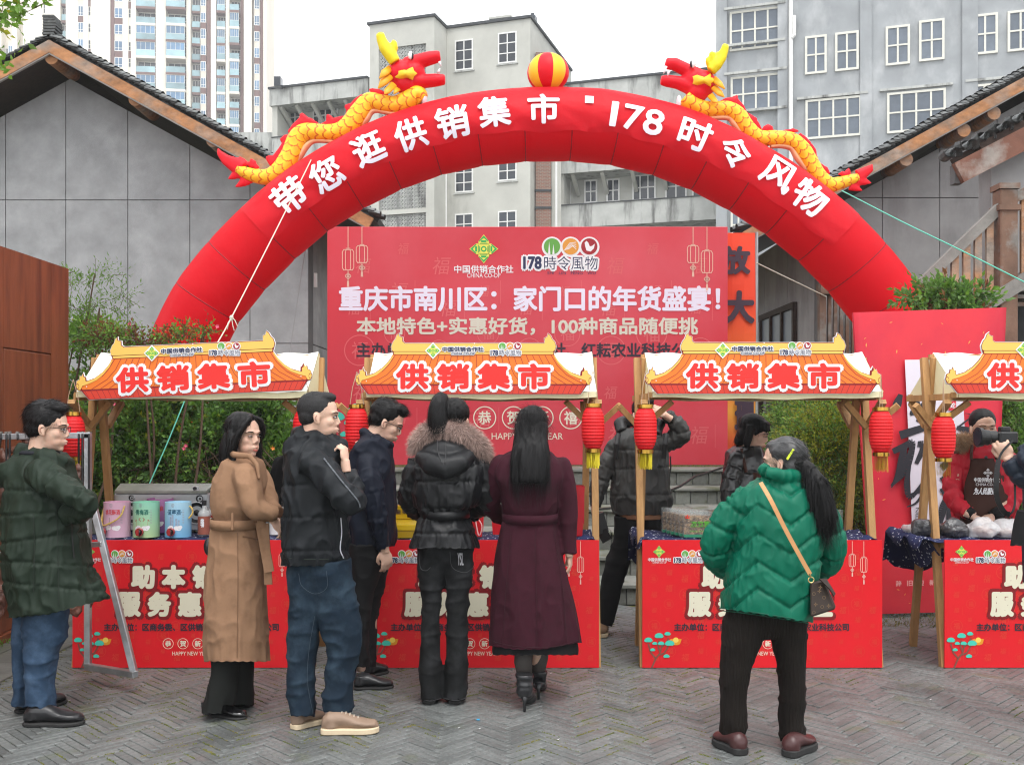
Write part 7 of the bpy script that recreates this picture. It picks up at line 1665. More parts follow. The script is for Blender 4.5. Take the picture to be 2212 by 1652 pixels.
tan=mat('tan_leather',(.25,.17,.12),.55,.15,8,bump=.2,bs=60,bd=.003); csole=mat('cream_sole',(.62,.50,.34),.6,.08,10)
shoe(T,(632,1576),(700,1556),tan,csole,h=.07,w=.047,sole=.028,col=.05,lace=mat('pale_lace',(.6,.52,.42),.7,0)); shoe(T,(694,1584),(818,1580),tan,csole,h=.078,w=.049,sole=.031,col=.05,lace=MATS['pale_lace'])

# ---- 5 man in navy jacket ----
Y=5.85; T=person('man in a navy jacket and glasses looking down at the second stall',800,Y)
M=headM(836,912,Y,2,26,s=1.0)
B=body_core(T,Y,M,(805,990),(790,1200),[(780,1320,-.03),(805,1300,.12)],[(780,1450,-.03),(800,1430,.12)],[[(795,1010,-.08),(812,1100,-.17),(830,1180,-.15)]],
  [hand_mesh(W(832,1188,Y-.15),(.15,0,-1),(.5,-.9,0),.45,.98,side=-1)])
face(T,M,B,sides=(-1,),smile=True); glasses(T,M)
hair_piece(T,M,[('e',(-.026,0,.048),(.100,.085,.092)),('e',(-.054,0,.0),(.060,.075,.064)),('e',(.030,0,.100),(.060,.066,.034)),('e',(.055,0,.085),(.035,.05,.022))],hair_m,flow=lambda r:(.8,0,.1) if r[2]>.06 else (-.4,0,-1),strands=1800,L=.035,lift=.3,amp=.006)
nv=fab('navy_shell',(.007,.010,.020),.6,.1,150,.3,.1)
nj=garment(T,Y,'jacket',nv,[[(935,792,828,.08,.02),(948,775,838,.11),(965,762,846,.13),(1000,755,850,.15),(1060,752,853,.16),(1120,752,855,.16),(1160,754,856,.16),(1180,756,850,.155)]],
  [[(792,1002,-.12,.078),(800,1050,-.17,.074),(812,1100,-.18,.066),(822,1150,-.17,.056),(830,1184,-.16,.046)]],wr=(.008,(8,8,5)),wr2=(.010,(16,16,9)),arm_seam=.07,A=.003,puff=.001,
  extra=lambda b:b.tube([W(790,945,Y+.08),W(785,932,Y),W(805,942,Y-.09),W(838,960,Y-.06),W(843,965,Y+.04)],[.03,.026,.022,.02,.02],12))
pants(T,Y,blk,[(1170,752,835,.13),(1220,752,830,.12),(1270,755,810,.105),(1340,762,800,.09),(1400,766,798,.085),(1460,765,798,.08)],[(1170,775,838,.13),(1220,775,838,.12),(1270,775,832,.10),(1340,785,815,.09),(1440,790,812,.08)],None,dl=-.03,dr=.12)
shoe(T,(764,1488),(850,1484),leather,rubber,h=.07,w=.048,sole=.016,col=.05); shoe(T,(790,1462),(835,1450),leather,rubber,h=.07,w=.048,sole=.016,col=.05)
# ---- 6 woman with fur hood ----
Y=5.47; T=person('woman from behind in a short black puffer, fluffy fur hood, ponytail',965,Y)
M=headM(984,908,Y,68,4,s=.95)
B=body_core(T,Y,M,(965,1000),(962,1190),[(935,1330),(990,1330)],[(930,1500),(985,1500)],[[(890,1020,0),(885,1070,0),(910,1110,.15)],[(1040,1020,0),(1048,1070,0),(1030,1110,.15)]],[],fem=True)
face(T,M,B,fem=True)
hair_piece(T,M,[('e',(-.022,0,.044),(.100,.088,.090)),('e',(-.048,0,-.02),(.055,.074,.07)),('e',(-.085,.02,.075),(.03,.03,.03)),('t',[(-.07,.03,.09,.028),(-.10,.045,.115,.040),(-.125,.05,.08,.052),(-.13,.05,.0,.058),(-.12,.05,-.08,.05)],1)],hair_m,flow=lambda r:(-.3,0,-1) if r[0]<-.09 else (-1,0,.4),strands=1600,L=.06,lift=.05,amp=.005,gs=(90,90,10))
bp=mat('black_puffer',(.010,.0105,.012),.48,.15,9,bump=.3,bs=35,bd=.006,spec=.3,fold=(9,.4))
pf=garment(T,Y,'puffer_jacket',bp,[[(975,925,1010,.10),(992,900,1035,.14),(1010,888,1046,.16),(1040,888,1048,.18),(1080,893,1040,.18),(1100,902,1020,.165),(1112,908,1012,.15),(1128,904,1018,.16),(1150,896,1026,.18),(1180,886,1034,.19),(1184,888,1032,.18)]],
  [[(898,1010,0,.07),(886,1045,.0,.075),(884,1080,.04,.07),(905,1110,.16,.06)],[(1038,1010,0,.07),(1048,1045,0,.075),(1048,1080,.04,.07),(1020,1110,.16,.06)]],
  seams=[(1002,0),(1040,0),(1100,0),(1116,0),(1152,0)],arm_seam=.12,wr=(.006,(12,12,6)),wr2=(.008,(22,22,10)),A=.007,puff=.003,fn=lambda QX,QY,v,nn,arm,s:-.008*np.exp(-((QY-1108)/8.)**2)*(~arm))
b=MB(); 
P=[(WX(963,Y)+.124*math.cos(a),Y+.165*math.sin(a),WZ(1108,Y)) for a in [2*PI*i/32 for i in range(32)]]
b.add([(x,y,z+dz) for dz in(-.022,.022) for x,y,z in P],[(i,(i+1)%32,32+(i+1)%32,32+i) for i in range(32)]); o=b.build('belt',bp,pf,smooth=True); q_=o.modifiers.new('t','SOLIDIFY'); q_.thickness=.008; q_.offset=1
b=MB(); 
for a,c in ((0,0),): b.tube([W(905,985,Y-.10),W(930,1000,Y-.17),W(962,1010,Y-.19),W(995,998,Y-.17),W(1015,985,Y-.10)],[.04,.06,.065,.055,.04],14)
b.ell(W(960,980,Y-.08),(.13,.10,.08),18); hd=remesh(b,.009,3); v,nn=mesh_np(hd); v+=nn*((vn(v,14)-.5)[:,None]*.02); set_np(hd,v); hd=place(hd,'hood',bp,T)
surf_line(hd,hd,Y,[(962,955),(963,980),(961,1000)],mat('hood_stitch',(.03,.03,.032),.6,0),'seam_line',.003); surf_line(hd,hd,Y,[(945,952),(946,975),(955,1000)],MATS['hood_stitch'],'seam_line',.003)
fur=mat('brown_grey_fur',(.42,.30,.26),.8,.3,8,spec=.2,island=.45,sheen=.3); furb=mat('fur_base',(.26,.18,.155),.9,.2,12)
arc=[(904,978,.0,.030),(906,955,-.02,.042),(926,936,-.05,.052),(958,928,-.07,.058),(992,934,-.06,.056),(1020,950,-.03,.050),(1038,970,.0,.044),(1046,994,.03,.032)]
def fur_ring(T,arc,Y,n,L,m,mb_,base=True,flow=None,w=.0022):
    q=spline([(*W(a,c,Y+d),r) for a,c,d,r in arc],6); b=MB(); b.tube([x[:3] for x in q],[x[3] for x in q],16); 
    o=b.build('fur_trim',mb_,T,smooth=True); P=np.array([x[:3] for x in q]); Rr=np.array([x[3] for x in q]); roots=[];dirs=[]
    for k in range(n):
        i=RS.randint(0,len(P)-1); t=RS.rand(); c=P[i]*(1-t)+P[i+1]*t; ax=P[i+1]-P[i]; ax/=np.linalg.norm(ax)+1e-9; d=RS.randn(3); d-=ax*d.dot(ax); d/=np.linalg.norm(d)+1e-9
        if d[1]>.55: continue
        roots.append(c+d*Rr[i]*.9); dirs.append(d+ax*(RS.rand()-.5)*.5+np.array([0,0,-.25])+RS.randn(3)*.16)
    h=MB(); ribbons(h,roots,dirs,L,w,3,droop=.25); f=h.build('fur_hairs',m,o); f['kind']='stuff'; return o
fur_ring(T,arc,Y,15000,.034,fur,furb)
j6=pants(T,Y,jean_k,[(1180,900,966,.11),(1230,902,964,.11),(1280,908,955,.09),(1330,911,953,.082),(1370,909,953,.08),(1420,906,954,.085),(1480,905,954,.09),(1510,905,953,.09)],[(1180,958,1026,.11),(1230,960,1024,.11),(1280,964,1016,.09),(1330,963,1012,.082),(1370,961,1012,.08),(1420,961,1011,.085),(1480,959,1011,.09),(1510,958,1009,.09)],[(1165,898,1028,.115),(1200,906,1020,.11),(1222,925,1000,.06),(1235,945,980,.02)],name='jeans')
hs_=MATS.get('grey_stitch') or mat('grey_stitch',(.05,.05,.053),.8,0)
for pts in ([(1035-63,1192),(977,1225),(1005,1236),(1026,1222)],[(905,1192),(908,1225),(920,1232),(930,1225)],[(905,1508),(930,1513),(953,1507)],[(958,1507),(985,1512),(1009,1506)]): surf_line(j6,j6,Y,pts,hs_,'seam_line',.0018)
b=MB(); text(b,'YSL',WX(989,Y-.1),WX(1002,Y-.1),WZ(1219,Y-.1),WZ(1192,Y-.1),0,dirs=4,bold=.01); 
b.v=[(v[0],Y-.128+v[1],v[2]) for v in b.v]; b.build('pocket_emblem',mat('silver_print',(.3,.3,.32),.4,0),j6)
shoe(T,(925,1521),(932,1508),leather,rubber,h=.05,w=.045); shoe(T,(980,1521),(985,1508),leather,rubber,h=.05,w=.045)

# ---- 7 woman in burgundy coat ----
Y=5.45; T=person('woman from behind in a long burgundy wool coat, straight black hair',1150,Y)
M=headM(1150,928,Y,84,4,s=.97)
B=body_core(T,Y,M,(1150,1000),(1150,1230),[(1135,1370),(1160,1370)],[(1135,1460),(1158,1440,.1)],[[(1085,1020,0),(1060,1080,.03),(1080,1115,.2)],[(1215,1020,0),(1225,1110,0),(1230,1205,-.02)]],[hand_mesh(W(1230,1198,Y),(.03,0,-1),(1,-.2,0),.35,.85)],fem=True)
face(T,M,B,fem=True)
hair_piece(T,M,[('e',(-.024,0,.046),(.103,.089,.092)),('e',(-.052,0,-.02),(.058,.084,.075)),('t',[(-.075,0,.03,.045),(-.10,.0,-.05,.045),(-.125,0,-.13,.050),(-.135,0,-.20,.052),(-.14,0,-.27,.050),(-.14,0,-.30,.044)],2.1),('t',[(-.06,.05,.0,.03),(-.08,.06,-.1,.035),(-.10,.05,-.2,.03)],.6),('t',[(-.06,-.05,.0,.03),(-.08,-.06,-.1,.035),(-.10,-.05,-.2,.03)],.6)],
  hair_m,flow=lambda r:(-1,0,-.35) if r[2]>-.01 else (0,0,-1),strands=3200,L=.10,lift=.03,amp=.006,gs=(120,120,6))
b=MB(); b.tube([tuple(M@Vector(p)) for p in ((-.06,-.086,.0),(-.105,-.045,-.022),(-.122,0,-.03),(-.105,.045,-.022),(-.06,.086,.0))],[.007,.009,.012,.009,.007],8); b.build('hair_twist',hair_m,T,smooth=True)
burg=fab('burgundy_wool',(.040,.0075,.015),.92,.08,300,.5,.3,col2=(.030,.006,.011),c2p=(.5,.7),c2s=14)
bc_=garment(T,Y,'coat',burg,[[(975,1110,1190,.09),(988,1085,1205,.13),(1005,1070,1218,.15),(1030,1066,1222,.16),(1060,1080,1212,.16),(1095,1086,1206,.155),(1118,1088,1202,.145),(1140,1082,1204,.15),(1180,1074,1212,.165),(1230,1070,1222,.18),(1280,1065,1235,.19),(1340,1061,1246,.20),(1404,1058,1254,.205)]],
  [[(1080,1008,0,.072),(1064,1050,.02,.074),(1060,1090,.08,.066),(1085,1118,.22,.055)],[(1214,1008,0,.072),(1224,1060,0,.070),(1228,1120,-.0,.062),(1229,1195,-.01,.050)]],
  hem=[(1058,1394),(1110,1402),(1170,1402),(1256,1386)],wr=(.010,(6,6,1.5)),wr2=(.005,(15,15,7)),fn=lambda QX,QY,v,nn,arm,s:(-.008*np.exp(-((QY-1117)/10.)**2)*(~arm)+.006*np.clip((QY-1250)/150,0,1)*np.sin(v[:,0]*38)))
b=MB(); P=[(WX(1145,Y)+.148*math.cos(a),Y+.158*math.sin(a),WZ(1117,Y)) for a in [2*PI*i/32 for i in range(32)]]
b.add([(x,y,z+dz) for dz in(-.023,.023) for x,y,z in P],[(i,(i+1)%32,32+(i+1)%32,32+i) for i in range(32)]); o=b.build('belt',burg,bc_,smooth=True); q_=o.modifiers.new('t','SOLIDIFY'); q_.thickness=.007; q_.offset=1
bst=mat('burgundy_stitch',(.03,.005,.01),.9,0)
for pts in ([(1157,1140),(1158,1250),(1160,1395)],[(1088,1060),(1090,1100)],[(1204,1045),(1206,1105)],[(1104,1145),(1094,1260),(1085,1395)],[(1196,1145),(1214,1260),(1225,1390)],[(1065,1385),(1110,1395),(1160,1398),(1210,1394),(1250,1382)]): surf_line(bc_,bc_,Y,pts,bst,'seam_line',.0016)
garment(T,Y,'skirt',blk,[[(1360,1072,1240,.17),(1400,1062,1250,.185),(1414,1064,1248,.185)]],vox=.012,wr=(.008,(6,6,2)))
st_k=mat('sheer_grey_stocking',(.075,.065,.06),.6,.1,40,spec=.3); b=MB()
for P in ([W(1133,1395,Y),W(1130,1430,Y),W(1133,1458,Y)],[W(1163,1390,Y+.1),W(1165,1420,Y+.1),W(1162,1450,Y+.1)]): b.tube(P,[.052,.050,.040],16)
b.build('stockings',st_k,T,smooth=True)
def boot(pxc,pyt,pyb,dy,toe_dx):
    Yg=CH*F/(pyb-HZ); c=Vector((WX(pxc,Yg),Yg,0)); b=MB()
    zt=WZ(pyt,Yg); b.tube([c+Vector((0,0,zt)),c+Vector((0,-.0,zt*.8)),c+Vector((0,-.012,zt*.55)),c+Vector((0,-.01,.115)),c+Vector((0,.01,.085))],[.047,.043,.040,.043,.036],18)
    b.tube([c+Vector((0,-.008,.10)),c+Vector((toe_dx*.4,.06,.075)),c+Vector((toe_dx,.13,.03)),c+Vector((toe_dx*1.2,.18,.022))],[.038,.036,.034,.018],14)
    me=remesh(b,.006,2); v,nn=mesh_np(me); g=vn(v*np.array([1,1,2.4]),12); v+=nn*(((1-np.abs(2*g-1))**2)[:,None]*.006); v[:,2]=np.maximum(v[:,2],.004); set_np(me,v); o=place(me,'ankle_boot',leather,T)
    b=MB(); b.tube([c+Vector((0,-.022,.09)),c+Vector((0,-.030,.05)),c+Vector((0,-.032,.0))],[.024,.009,.007],12); b.build('stiletto_heel',leather,o,smooth=True)
boot(1133,1455,1533,0,.03); boot(1163,1448,1506,0,.015)

# ---- 8 man in grey puffer jacket ----
Y=7.2; T=person('man in grey puffer jacket raising one hand to his head behind the stalls',1370,Y)
M=headM(1392,896,Y,-78,0,s=1.0)
B=body_core(T,Y,M,(1385,965),(1380,1110),[(1340,1230),(1400,1230)],[(1305,1350),(1392,1350)],[[(1320,975,0),(1295,1050,-.02),(1286,1100,-.05)],[(1430,965,0),(1468,935,-.02),(1440,900,-.05)]],
  [hand_mesh(W(1284,1104,Y-.05),(.05,-.1,-1),(-1,-.2,0),.7,.95),hand_mesh(W(1438,898,Y-.10),(-.8,-.1,.5),(.2,-1,.4),.5,.98,side=-1)])
face(T,M,B)
hair_piece(T,M,[('e',(-.024,0,.044),(.098,.0835,.090)),('e',(-.052,0,-.004),(.058,.074,.062)),('e',(.03,0,.098),(.06,.06,.03))],hair_m,flow=CROWN,strands=900)
gp=mat('grey_puffer',(.05,.05,.048),.5,.12,9,bump=.3,bs=35,bd=.006,spec=.3,fold=(9,.4)); gp2=mat('black_yoke',(.015,.015,.016),.5,.1)
pj=garment(T,Y,'puffer_jacket',gp,[[(925,1345,1420,.10),(942,1330,1432,.14),(960,1322,1440,.16),(1000,1325,1442,.18),(1040,1322,1445,.19),(1075,1318,1450,.19),(1100,1322,1446,.18),(1112,1330,1438,.17)]],
  [[(1332,965,0,.082),(1308,1010,.0,.082),(1292,1055,-.02,.070),(1286,1096,-.05,.052)],[(1432,960,0,.080),(1470,938,-.02,.085),(1468,925,-.03,.078),(1440,892,-.05,.052)]],
  seams=[(972,0),(1012,-.05,1380),(1070,-.02,1380)],arm_seam=.10,A=.006,puff=.003,wr=(.006,(12,12,6)),wr2=(.009,(20,20,9)))
b=MB(); b.tube([W(1345,935,Y-.06),W(1338,918,Y),W(1360,908,Y+.1),W(1400,906,Y+.12),W(1425,918,Y),W(1418,940,Y-.08)],[.045,.05,.05,.05,.045,.04],12); me=remesh(b,.01,2); v,nn=mesh_np(me); v+=nn*((vn(v,16)-.5)[:,None]*.02); set_np(me,v); place(me,'collar',gp2,pj)
for a,c in ((1332,1345),(1436,1422)): b=MB(); b.tube([W(a+4,938,Y-.14),W(a,960,Y-.19),W(a-3 if a<1400 else a-2,990,Y-.18)],[.018]*3,8); b.build('backpack_strap',gp2,T)
MB().tube([W(1448,985,Y-.05),W(1449,1010,Y-.06),W(1446,1025,Y-.06)],.006,6).build('strap_end',gp2,T)
b=MB(); loft(b,[(1106,1335,1432,.165),(1118,1338,1430,.16)],Y); b.build('sweater_hem',fab('tan_knit',(.32,.16,.09)),T,smooth=True)
pants(T,Y,blk,[(1112,1328,1405,.14),(1160,1325,1385,.12),(1210,1308,1362,.105),(1270,1296,1345,.10),(1330,1290,1328,.09),(1352,1292,1324,.09)],[(1112,1370,1434,.14),(1180,1374,1434,.12),(1260,1376,1428,.105),(1350,1378,1420,.09)],None,vox=.012)
brs=mat('brown_suede',(.2,.12,.07),.8,.2,12); shoe(T,(1304,1366),(1296,1378),brs,csole,h=.08,w=.05,sole=.03); shoe(T,(1392,1364),(1402,1377),brs,csole,h=.08,w=.05,sole=.03)
CA=thing('camera','small dark camera with open flip screen held low by the man in grey','camera',W(1305,1135,Y-.1))
b=MB(); b.beam(W(1292,1108,Y-.1),W(1304,1150,Y-.1),.075,.06,(0,1,0)); b.build('camera_body',dkp,CA,bevel=.004); b=MB(); b.tube([W(1290,1128,Y-.1),W(1290,1128,Y-.2)],.03,16); b.build('camera_lens',dkp,CA)
b=MB(); b.beam(W(1300,1146,Y-.12),W(1312,1168,Y-.14),.012,.075,(0,0,1)); b.build('flip_screen',mat('screen_frame',(.03,.03,.03),.2,0),CA)

# ---- 9 woman with bob hair ----
Y=6.95; T=person('stall keeper with bobbed black hair in a shiny black jacket and brown apron',1615,Y)
M=headM(1630,936,Y,-22,16,s=.98)
B=body_core(T,Y,M,(1610,1000),(1600,1150),[(1590,1250),(1620,1250)],[(1590,1350),(1620,1350)],[[(1575,1020,-.12),(1580,1080,-.2),(1620,1090,-.25)]],[],fem=True)
face(T,M,B,closed=True,lips=lip_r,fem=True)
hair_piece(T,M,[('e',(-.026,0,.048),(.106,.094,.092)),('e',(-.06,0,-.02),(.062,.088,.085)),('t',[(-.03,-.075,.05,.035),(-.02,-.088,-.01,.03),(-.02,-.085,-.07,.028),(-.01,-.075,-.105,.014)],1),('t',[(-.03,.075,.05,.035),(-.02,.088,-.01,.03),(-.02,.085,-.07,.028),(-.01,.075,-.105,.014)],1),('t',[(-.06,0,-.03,.06),(-.07,0,-.08,.055),(-.065,0,-.11,.035)],1.3),('e',(.045,0,.085),(.045,.062,.028)),('t',[(.05,-.04,.09,.02),(.078,-.042,.05,.012),(.082,-.045,.03,.006)],1),('t',[(.06,-.01,.09,.02),(.09,-.01,.055,.012),(.095,-.01,.04,.005)],1.6)],hair_m,flow=(.05,0,-1),strands=1200,L=.05,lift=.0,amp=.0025,gs=(110,110,8))
sb=mat('glossy_black_jacket',(.008,.008,.009),.34,.15,9,bump=.15,bs=30,bd=.008,spec=.7)
sj=garment(T,Y,'shiny_jacket',sb,[[(965,1590,1642,.09),(980,1572,1650,.13),(1000,1565,1652,.15),(1050,1560,1652,.17),(1100,1562,1655,.17),(1150,1568,1652,.17),(1180,1570,1650,.17)]],
  [[(1592,995,-.10,.08),(1578,1035,-.14,.08),(1580,1078,-.2,.072),(1620,1085,-.26,.055),(1650,1088,-.3,.045)],[(1648,1000,.08,.06),(1665,1060,0,.055),(1660,1085,-.15,.05)]],
  seams=[(1020,0),(1060,0),(1100,0)],arm_seam=.09,A=.006,puff=.003,wr=(.006,(10,10,6)),wr2=(.004,(18,18,10)),
  extra=lambda b:b.ell(W(1588,980,Y+.05),(.08,.1,.05),14,Matrix.Rotation(-.4,3,'Y')))
b=MB(); loft(b,[(1018,1605,1655,.178),(1060,1600,1658,.19),(1110,1595,1660,.20),(1180,1585,1664,.20)],Y-.0,n=36); b.build('apron',fab('brown_apron',(.055,.024,.018),.8),T,smooth=True)
b=MB(); b.tube([W(1602,970,Y-.09),W(1606,995,Y-.16),W(1612,1020,Y-.18)],.012,6); b.build('apron_strap',MATS['brown_apron'],T)
pants(T,Y,blk,[(1170,1572,1612,.12),(1300,1578,1605,.09),(1345,1580,1602,.08)],[(1170,1605,1648,.12),(1300,1610,1638,.09),(1345,1612,1635,.08)],None,vox=.016)
shoe(T,(1590,1378),(1592,1390),leather,rubber); shoe(T,(1622,1378),(1626,1390),leather,rubber)

# ---- 10 elderly woman in green puffer ----
Y=4.72; T=person('elderly woman seen from behind in a bright green puffer, long ponytail',1650,Y)
M=headM(1690,999,Y,152,2,s=.96)
B=body_core(T,Y,M,(1665,1060),(1650,1320),[(1600,1440),(1700,1440)],[(1585,1570),(1712,1590)],[[(1600,1090,0),(1535,1170,.05),(1560,1220,.2)],[(1740,1090,0),(1795,1180,.05),(1770,1230,.2)]],[],fem=True)
face(T,M,B,fem=True)
hair_piece(T,M,[('e',(-.024,0,.044),(.100,.086,.088)),('e',(-.052,0,-.015),(.056,.078,.07)),('e',(.02,0,.085),(.055,.06,.03))],hair_g,flow=lambda r:(-1,0,-.4),strands=2200,L=.05,lift=.05,amp=.004,gs=(30,90,90))
pt=[(1728,1000,-.06,.030),(1742,1008,-.09,.026),(1756,1030,-.12,.045),(1768,1065,-.15,.056),(1776,1100,-.16,.058),(1784,1125,-.16,.05),(1798,1136,-.15,.02)]
q=[(*W(a,c,Y+d),r) for a,c,d,r in pt]
hair_piece(T,Matrix.Identity(4),[('t',q,.75)],hair_m,name='ponytail',flow=(.15,0,-1),strands=2200,L=.09,lift=.06,amp=.012,gs=(90,90,14))
b=MB(); b.tube([W(1722,998,Y-.06),W(1726,1003,Y-.075),W(1726,1010,Y-.07)],[.03,.034,.03],12); b.build('hair_tie',fab('hair_tie_black',(.01,.01,.01)),T)
b=MB(); p=M@Vector((-.06,.085,.06)); b.beam(W(1700,992,Y-.098),W(1714,970,Y-.09),.010,.006,(0,1,0)); b.build('hair_clip',mat('lime_clip',(.62,.75,.03),.35,0),T)
grj=mat('emerald_puffer',(.0005,.118,.068),.5,.1,9,bump=.2,bs=30,bd=.005,spec=.2,fold=(8,.32))
def zig(QX,QY,v):
    tri=np.abs(((QX-1560)/150.)%1-.5)*2
    ph=(QY-(tri-.5)*52+(QX-1640)*.09)
    lines=np.array([1050,1115,1178,1238,1296]); d=np.min(np.abs(ph[:,None]-lines[None,:]),axis=1)
    return d/F*4.7
gj=garment(T,Y,'puffer_jacket',grj,[[(1030,1645,1712,.09,.02),(1045,1622,1742,.13),(1062,1608,1762,.16),(1095,1592,1778,.185),(1140,1588,1780,.20),(1190,1584,1770,.205),(1240,1570,1762,.21),(1290,1562,1750,.215),(1350,1560,1746,.205)]],
  [[(1612,1075,0,.078),(1572,1120,.02,.085),(1548,1175,.04,.085),(1552,1210,.09,.075),(1580,1235,.18,.06)],[(1755,1080,0,.080),(1782,1125,.02,.088),(1795,1180,.03,.085),(1786,1215,.08,.075),(1760,1238,.18,.06)]],
  zig=zig,hem=[(1556,1312),(1748,1344)],arm_seam=.105,wr=(.003,(9,9,5)),wr2=(.005,(22,22,12)),A=.012,puff=.005,vox=.0068,
  extra=lambda b:b.tube([W(1650,1020,Y-.05),W(1655,1012,Y+.05),W(1690,1016,Y+.10),W(1718,1024,Y+.04),W(1716,1030,Y-.08),W(1690,1028,Y-.12),W(1658,1024,Y-.09)],.034,12))
for k,(a,c,d_,e_) in enumerate(((1553,1313,1748,1341),(1554,1318,1748,1346))): surf_line(gj,gj,Y,[(a,c),(1610,c+6),(1680,c+17),(d_,e_)],mat('green_stitch_line',(.002,.08,.045),.6,0),'seam_line',.0022)
cord=fab('dark_brown_corduroy',(.010,.0075,.006),.9,.1,60,.3,.1,wave=(26,1.0,'X',.4))
pants(T,Y,cord,[(1300,1575,1668,.11),(1330,1568,1660,.12),(1350,1562,1655,.125),(1400,1556,1640,.115),(1450,1556,1620,.105),(1500,1556,1614,.095),(1550,1558,1612,.09),(1580,1558,1610,.09),(1596,1560,1608,.085)],[(1300,1650,1735,.11),(1350,1656,1742,.125),(1400,1668,1744,.115),(1450,1680,1742,.105),(1500,1684,1738,.095),(1550,1684,1738,.09),(1580,1685,1739,.09),(1600,1688,1736,.085)],[(1290,1580,1730,.12),(1350,1570,1738,.12),(1375,1600,1715,.09)],wr=(.006,(6,6,16)),wr2=(.006,(5,5,10)))
wine=mat('wine_leather',(.055,.018,.018),.4,.15,8,spec=.5); shoe(T,(1606,1632),(1548,1602),wine,rubber,h=.07,w=.052,sole=.034,col=.03); shoe(T,(1700,1636),(1752,1610),wine,rubber,h=.07,w=.052,sole=.034,col=.03)
BG=thing('handbag','dark brown monogram handbag on a tan strap at the side of the green jacket','handbag',W(1780,1290,Y-.12))
lv=mat('dark_monogram_leather',(.030,.018,.013),.5,.15,10,bump=.2,bs=80,bd=.002); strp=mat('tan_strap',(.55,.27,.11),.5,.08,10)
pp_=[W(1749,1258,Y-.12),W(1780,1250,Y-.16),W(1804,1290,Y-.14),W(1806,1318,Y-.14),W(1752,1334,Y-.2)]
b=MB(); A_=[W(1750,1258,Y-.19),W(1781,1252,Y-.17),W(1806,1315,Y-.16),W(1751,1333,Y-.22)]; Bk=[W(1752,1256,Y-.12),W(1781,1250,Y-.12),W(1807,1312,Y-.05),W(1755,1331,Y-.08)]
b.add(A_+Bk,[(0,1,2,3),(7,6,5,4),(0,4,5,1),(1,5,6,2),(2,6,7,3),(3,7,4,0)]); b.build('bag_body',lv,BG,bevel=.008)
b=MB(); b.add([W(1768,1250,Y-.195),W(1783,1249,Y-.18),W(1803,1282,Y-.175),W(1800,1288,Y-.185),W(1790,1272,Y-.195)],[(0,1,2,3,4)]); o=b.build('bag_flap',lv,BG); q_=o.modifiers.new('t','SOLIDIFY'); q_.thickness=.006
b=MB(); mono=mat('monogram_gold',(.16,.10,.05),.5,0)
for k,(a,c) in enumerate(((1758,1282),(1770,1276),(1780,1290),(1762,1305),(1776,1310),(1790,1308),(1758,1322),(1772,1268))):
    t=(a-1750)/56; yy=Y-.222+.03*t-.004+(.012 if c<1290 else 0); p=W(a,c,yy-.01)
    if k%2: 
        for r in range(4): an=r*PI/2; b.add([p,p+Vector((.006*math.cos(an-.4),0,.006*math.sin(an-.4))),p+Vector((.010*math.cos(an),0,.010*math.sin(an))),p+Vector((.006*math.cos(an+.4),0,.006*math.sin(an+.4)))],[(0,1,2,3)])
    else: ring(b,p.x,p.z,.006,.0078,p.y,12)
b.build('monogram',mono,BG)
b=MB(); SP=spline([tuple(W(a,c,Y+d)) for a,c,d in ((1643,1042,-.17),(1665,1080,-.235),(1695,1140,-.245),(1722,1190,-.245),(1750,1240,-.24))],5)
for i in range(len(SP)-1): b.beam(SP[i],SP[i+1],.019,.004,(0,1,0))
b.build('strap',strp,BG)
b=MB(); b.tube([W(1752+6*math.cos(a),1252+6*math.sin(a),Y-.225) for a in [2*PI*i/14 for i in range(14)]],.003,6,closed=True); b.tube([W(1748,1238,Y-.24),W(1752,1247,Y-.235)],.0045,6); b.build('ring',mat('brass',(.6,.45,.2),.25,0,metal=1),BG)

# ---- 11 woman in red coat ----
Y=7.05; T=person('smiling stall keeper in a red padded coat and brown apron at the right',2125,Y)
M=headM(2124,925,Y,-96,2,s=1.04)
B=body_core(T,Y,M,(2125,1000),(2125,1160),[(2110,1250),(2140,1250)],[(2110,1350),(2140,1350)],[[(2070,1010,-.05),(2060,1070,-.1),(2105,1112,-.24)],[(2180,1010,-.05),(2190,1070,-.1),(2142,1112,-.24)]],
  [hand_mesh(W(2098,1114,Y-.25),(.8,-.2,-.4),(.2,-.6,.8),.5,.95),hand_mesh(W(2146,1114,Y-.24),(-.8,-.25,-.4),(-.2,-.6,.8),.5,.95,side=-1)],fem=True,smile=True)
face(T,M,B,smile=True,closed=True,lips=lip_m,fem=True)
hair_piece(T,M,[('e',(-.024,0,.050),(.099,.086,.089)),('e',(-.05,0,-.01),(.056,.078,.068))],hair_m,flow=(-1,0,0),strands=500,L=.04,lift=.03,amp=.002)
rc=mat('red_padded_coat',(.52,.012,.03),.55,.08,9,bump=.3,bs=40,bd=.005,spec=.3)
rj=garment(T,Y,'coat',rc,[[(960,2098,2148,.09),(978,2080,2170,.13),(995,2066,2185,.15),(1040,2062,2190,.17),(1090,2064,2190,.18),(1150,2066,2190,.18),(1180,2068,2188,.18)]],
  [[(2074,995,-.02,.078),(2058,1040,-.04,.078),(2064,1085,-.12,.07),(2090,1108,-.22,.05)],[(2178,995,-.02,.078),(2196,1040,-.04,.078),(2188,1085,-.12,.07),(2160,1108,-.22,.05)]],
  seams=[(1030,0),(1075,0),(1120,0)],arm_seam=.09,A=.008,puff=.006,wr=(.008,(12,12,7)),wr2=(.008,(22,22,12)),vox=.010)
b=MB()
for P in ([W(2090,1106,Y-.225),W(2102,1113,Y-.25)],[W(2160,1106,Y-.225),W(2144,1113,Y-.25)]): b.tube(P,[.045,.036],14)
b.build('cuffs',blk,T,smooth=True)
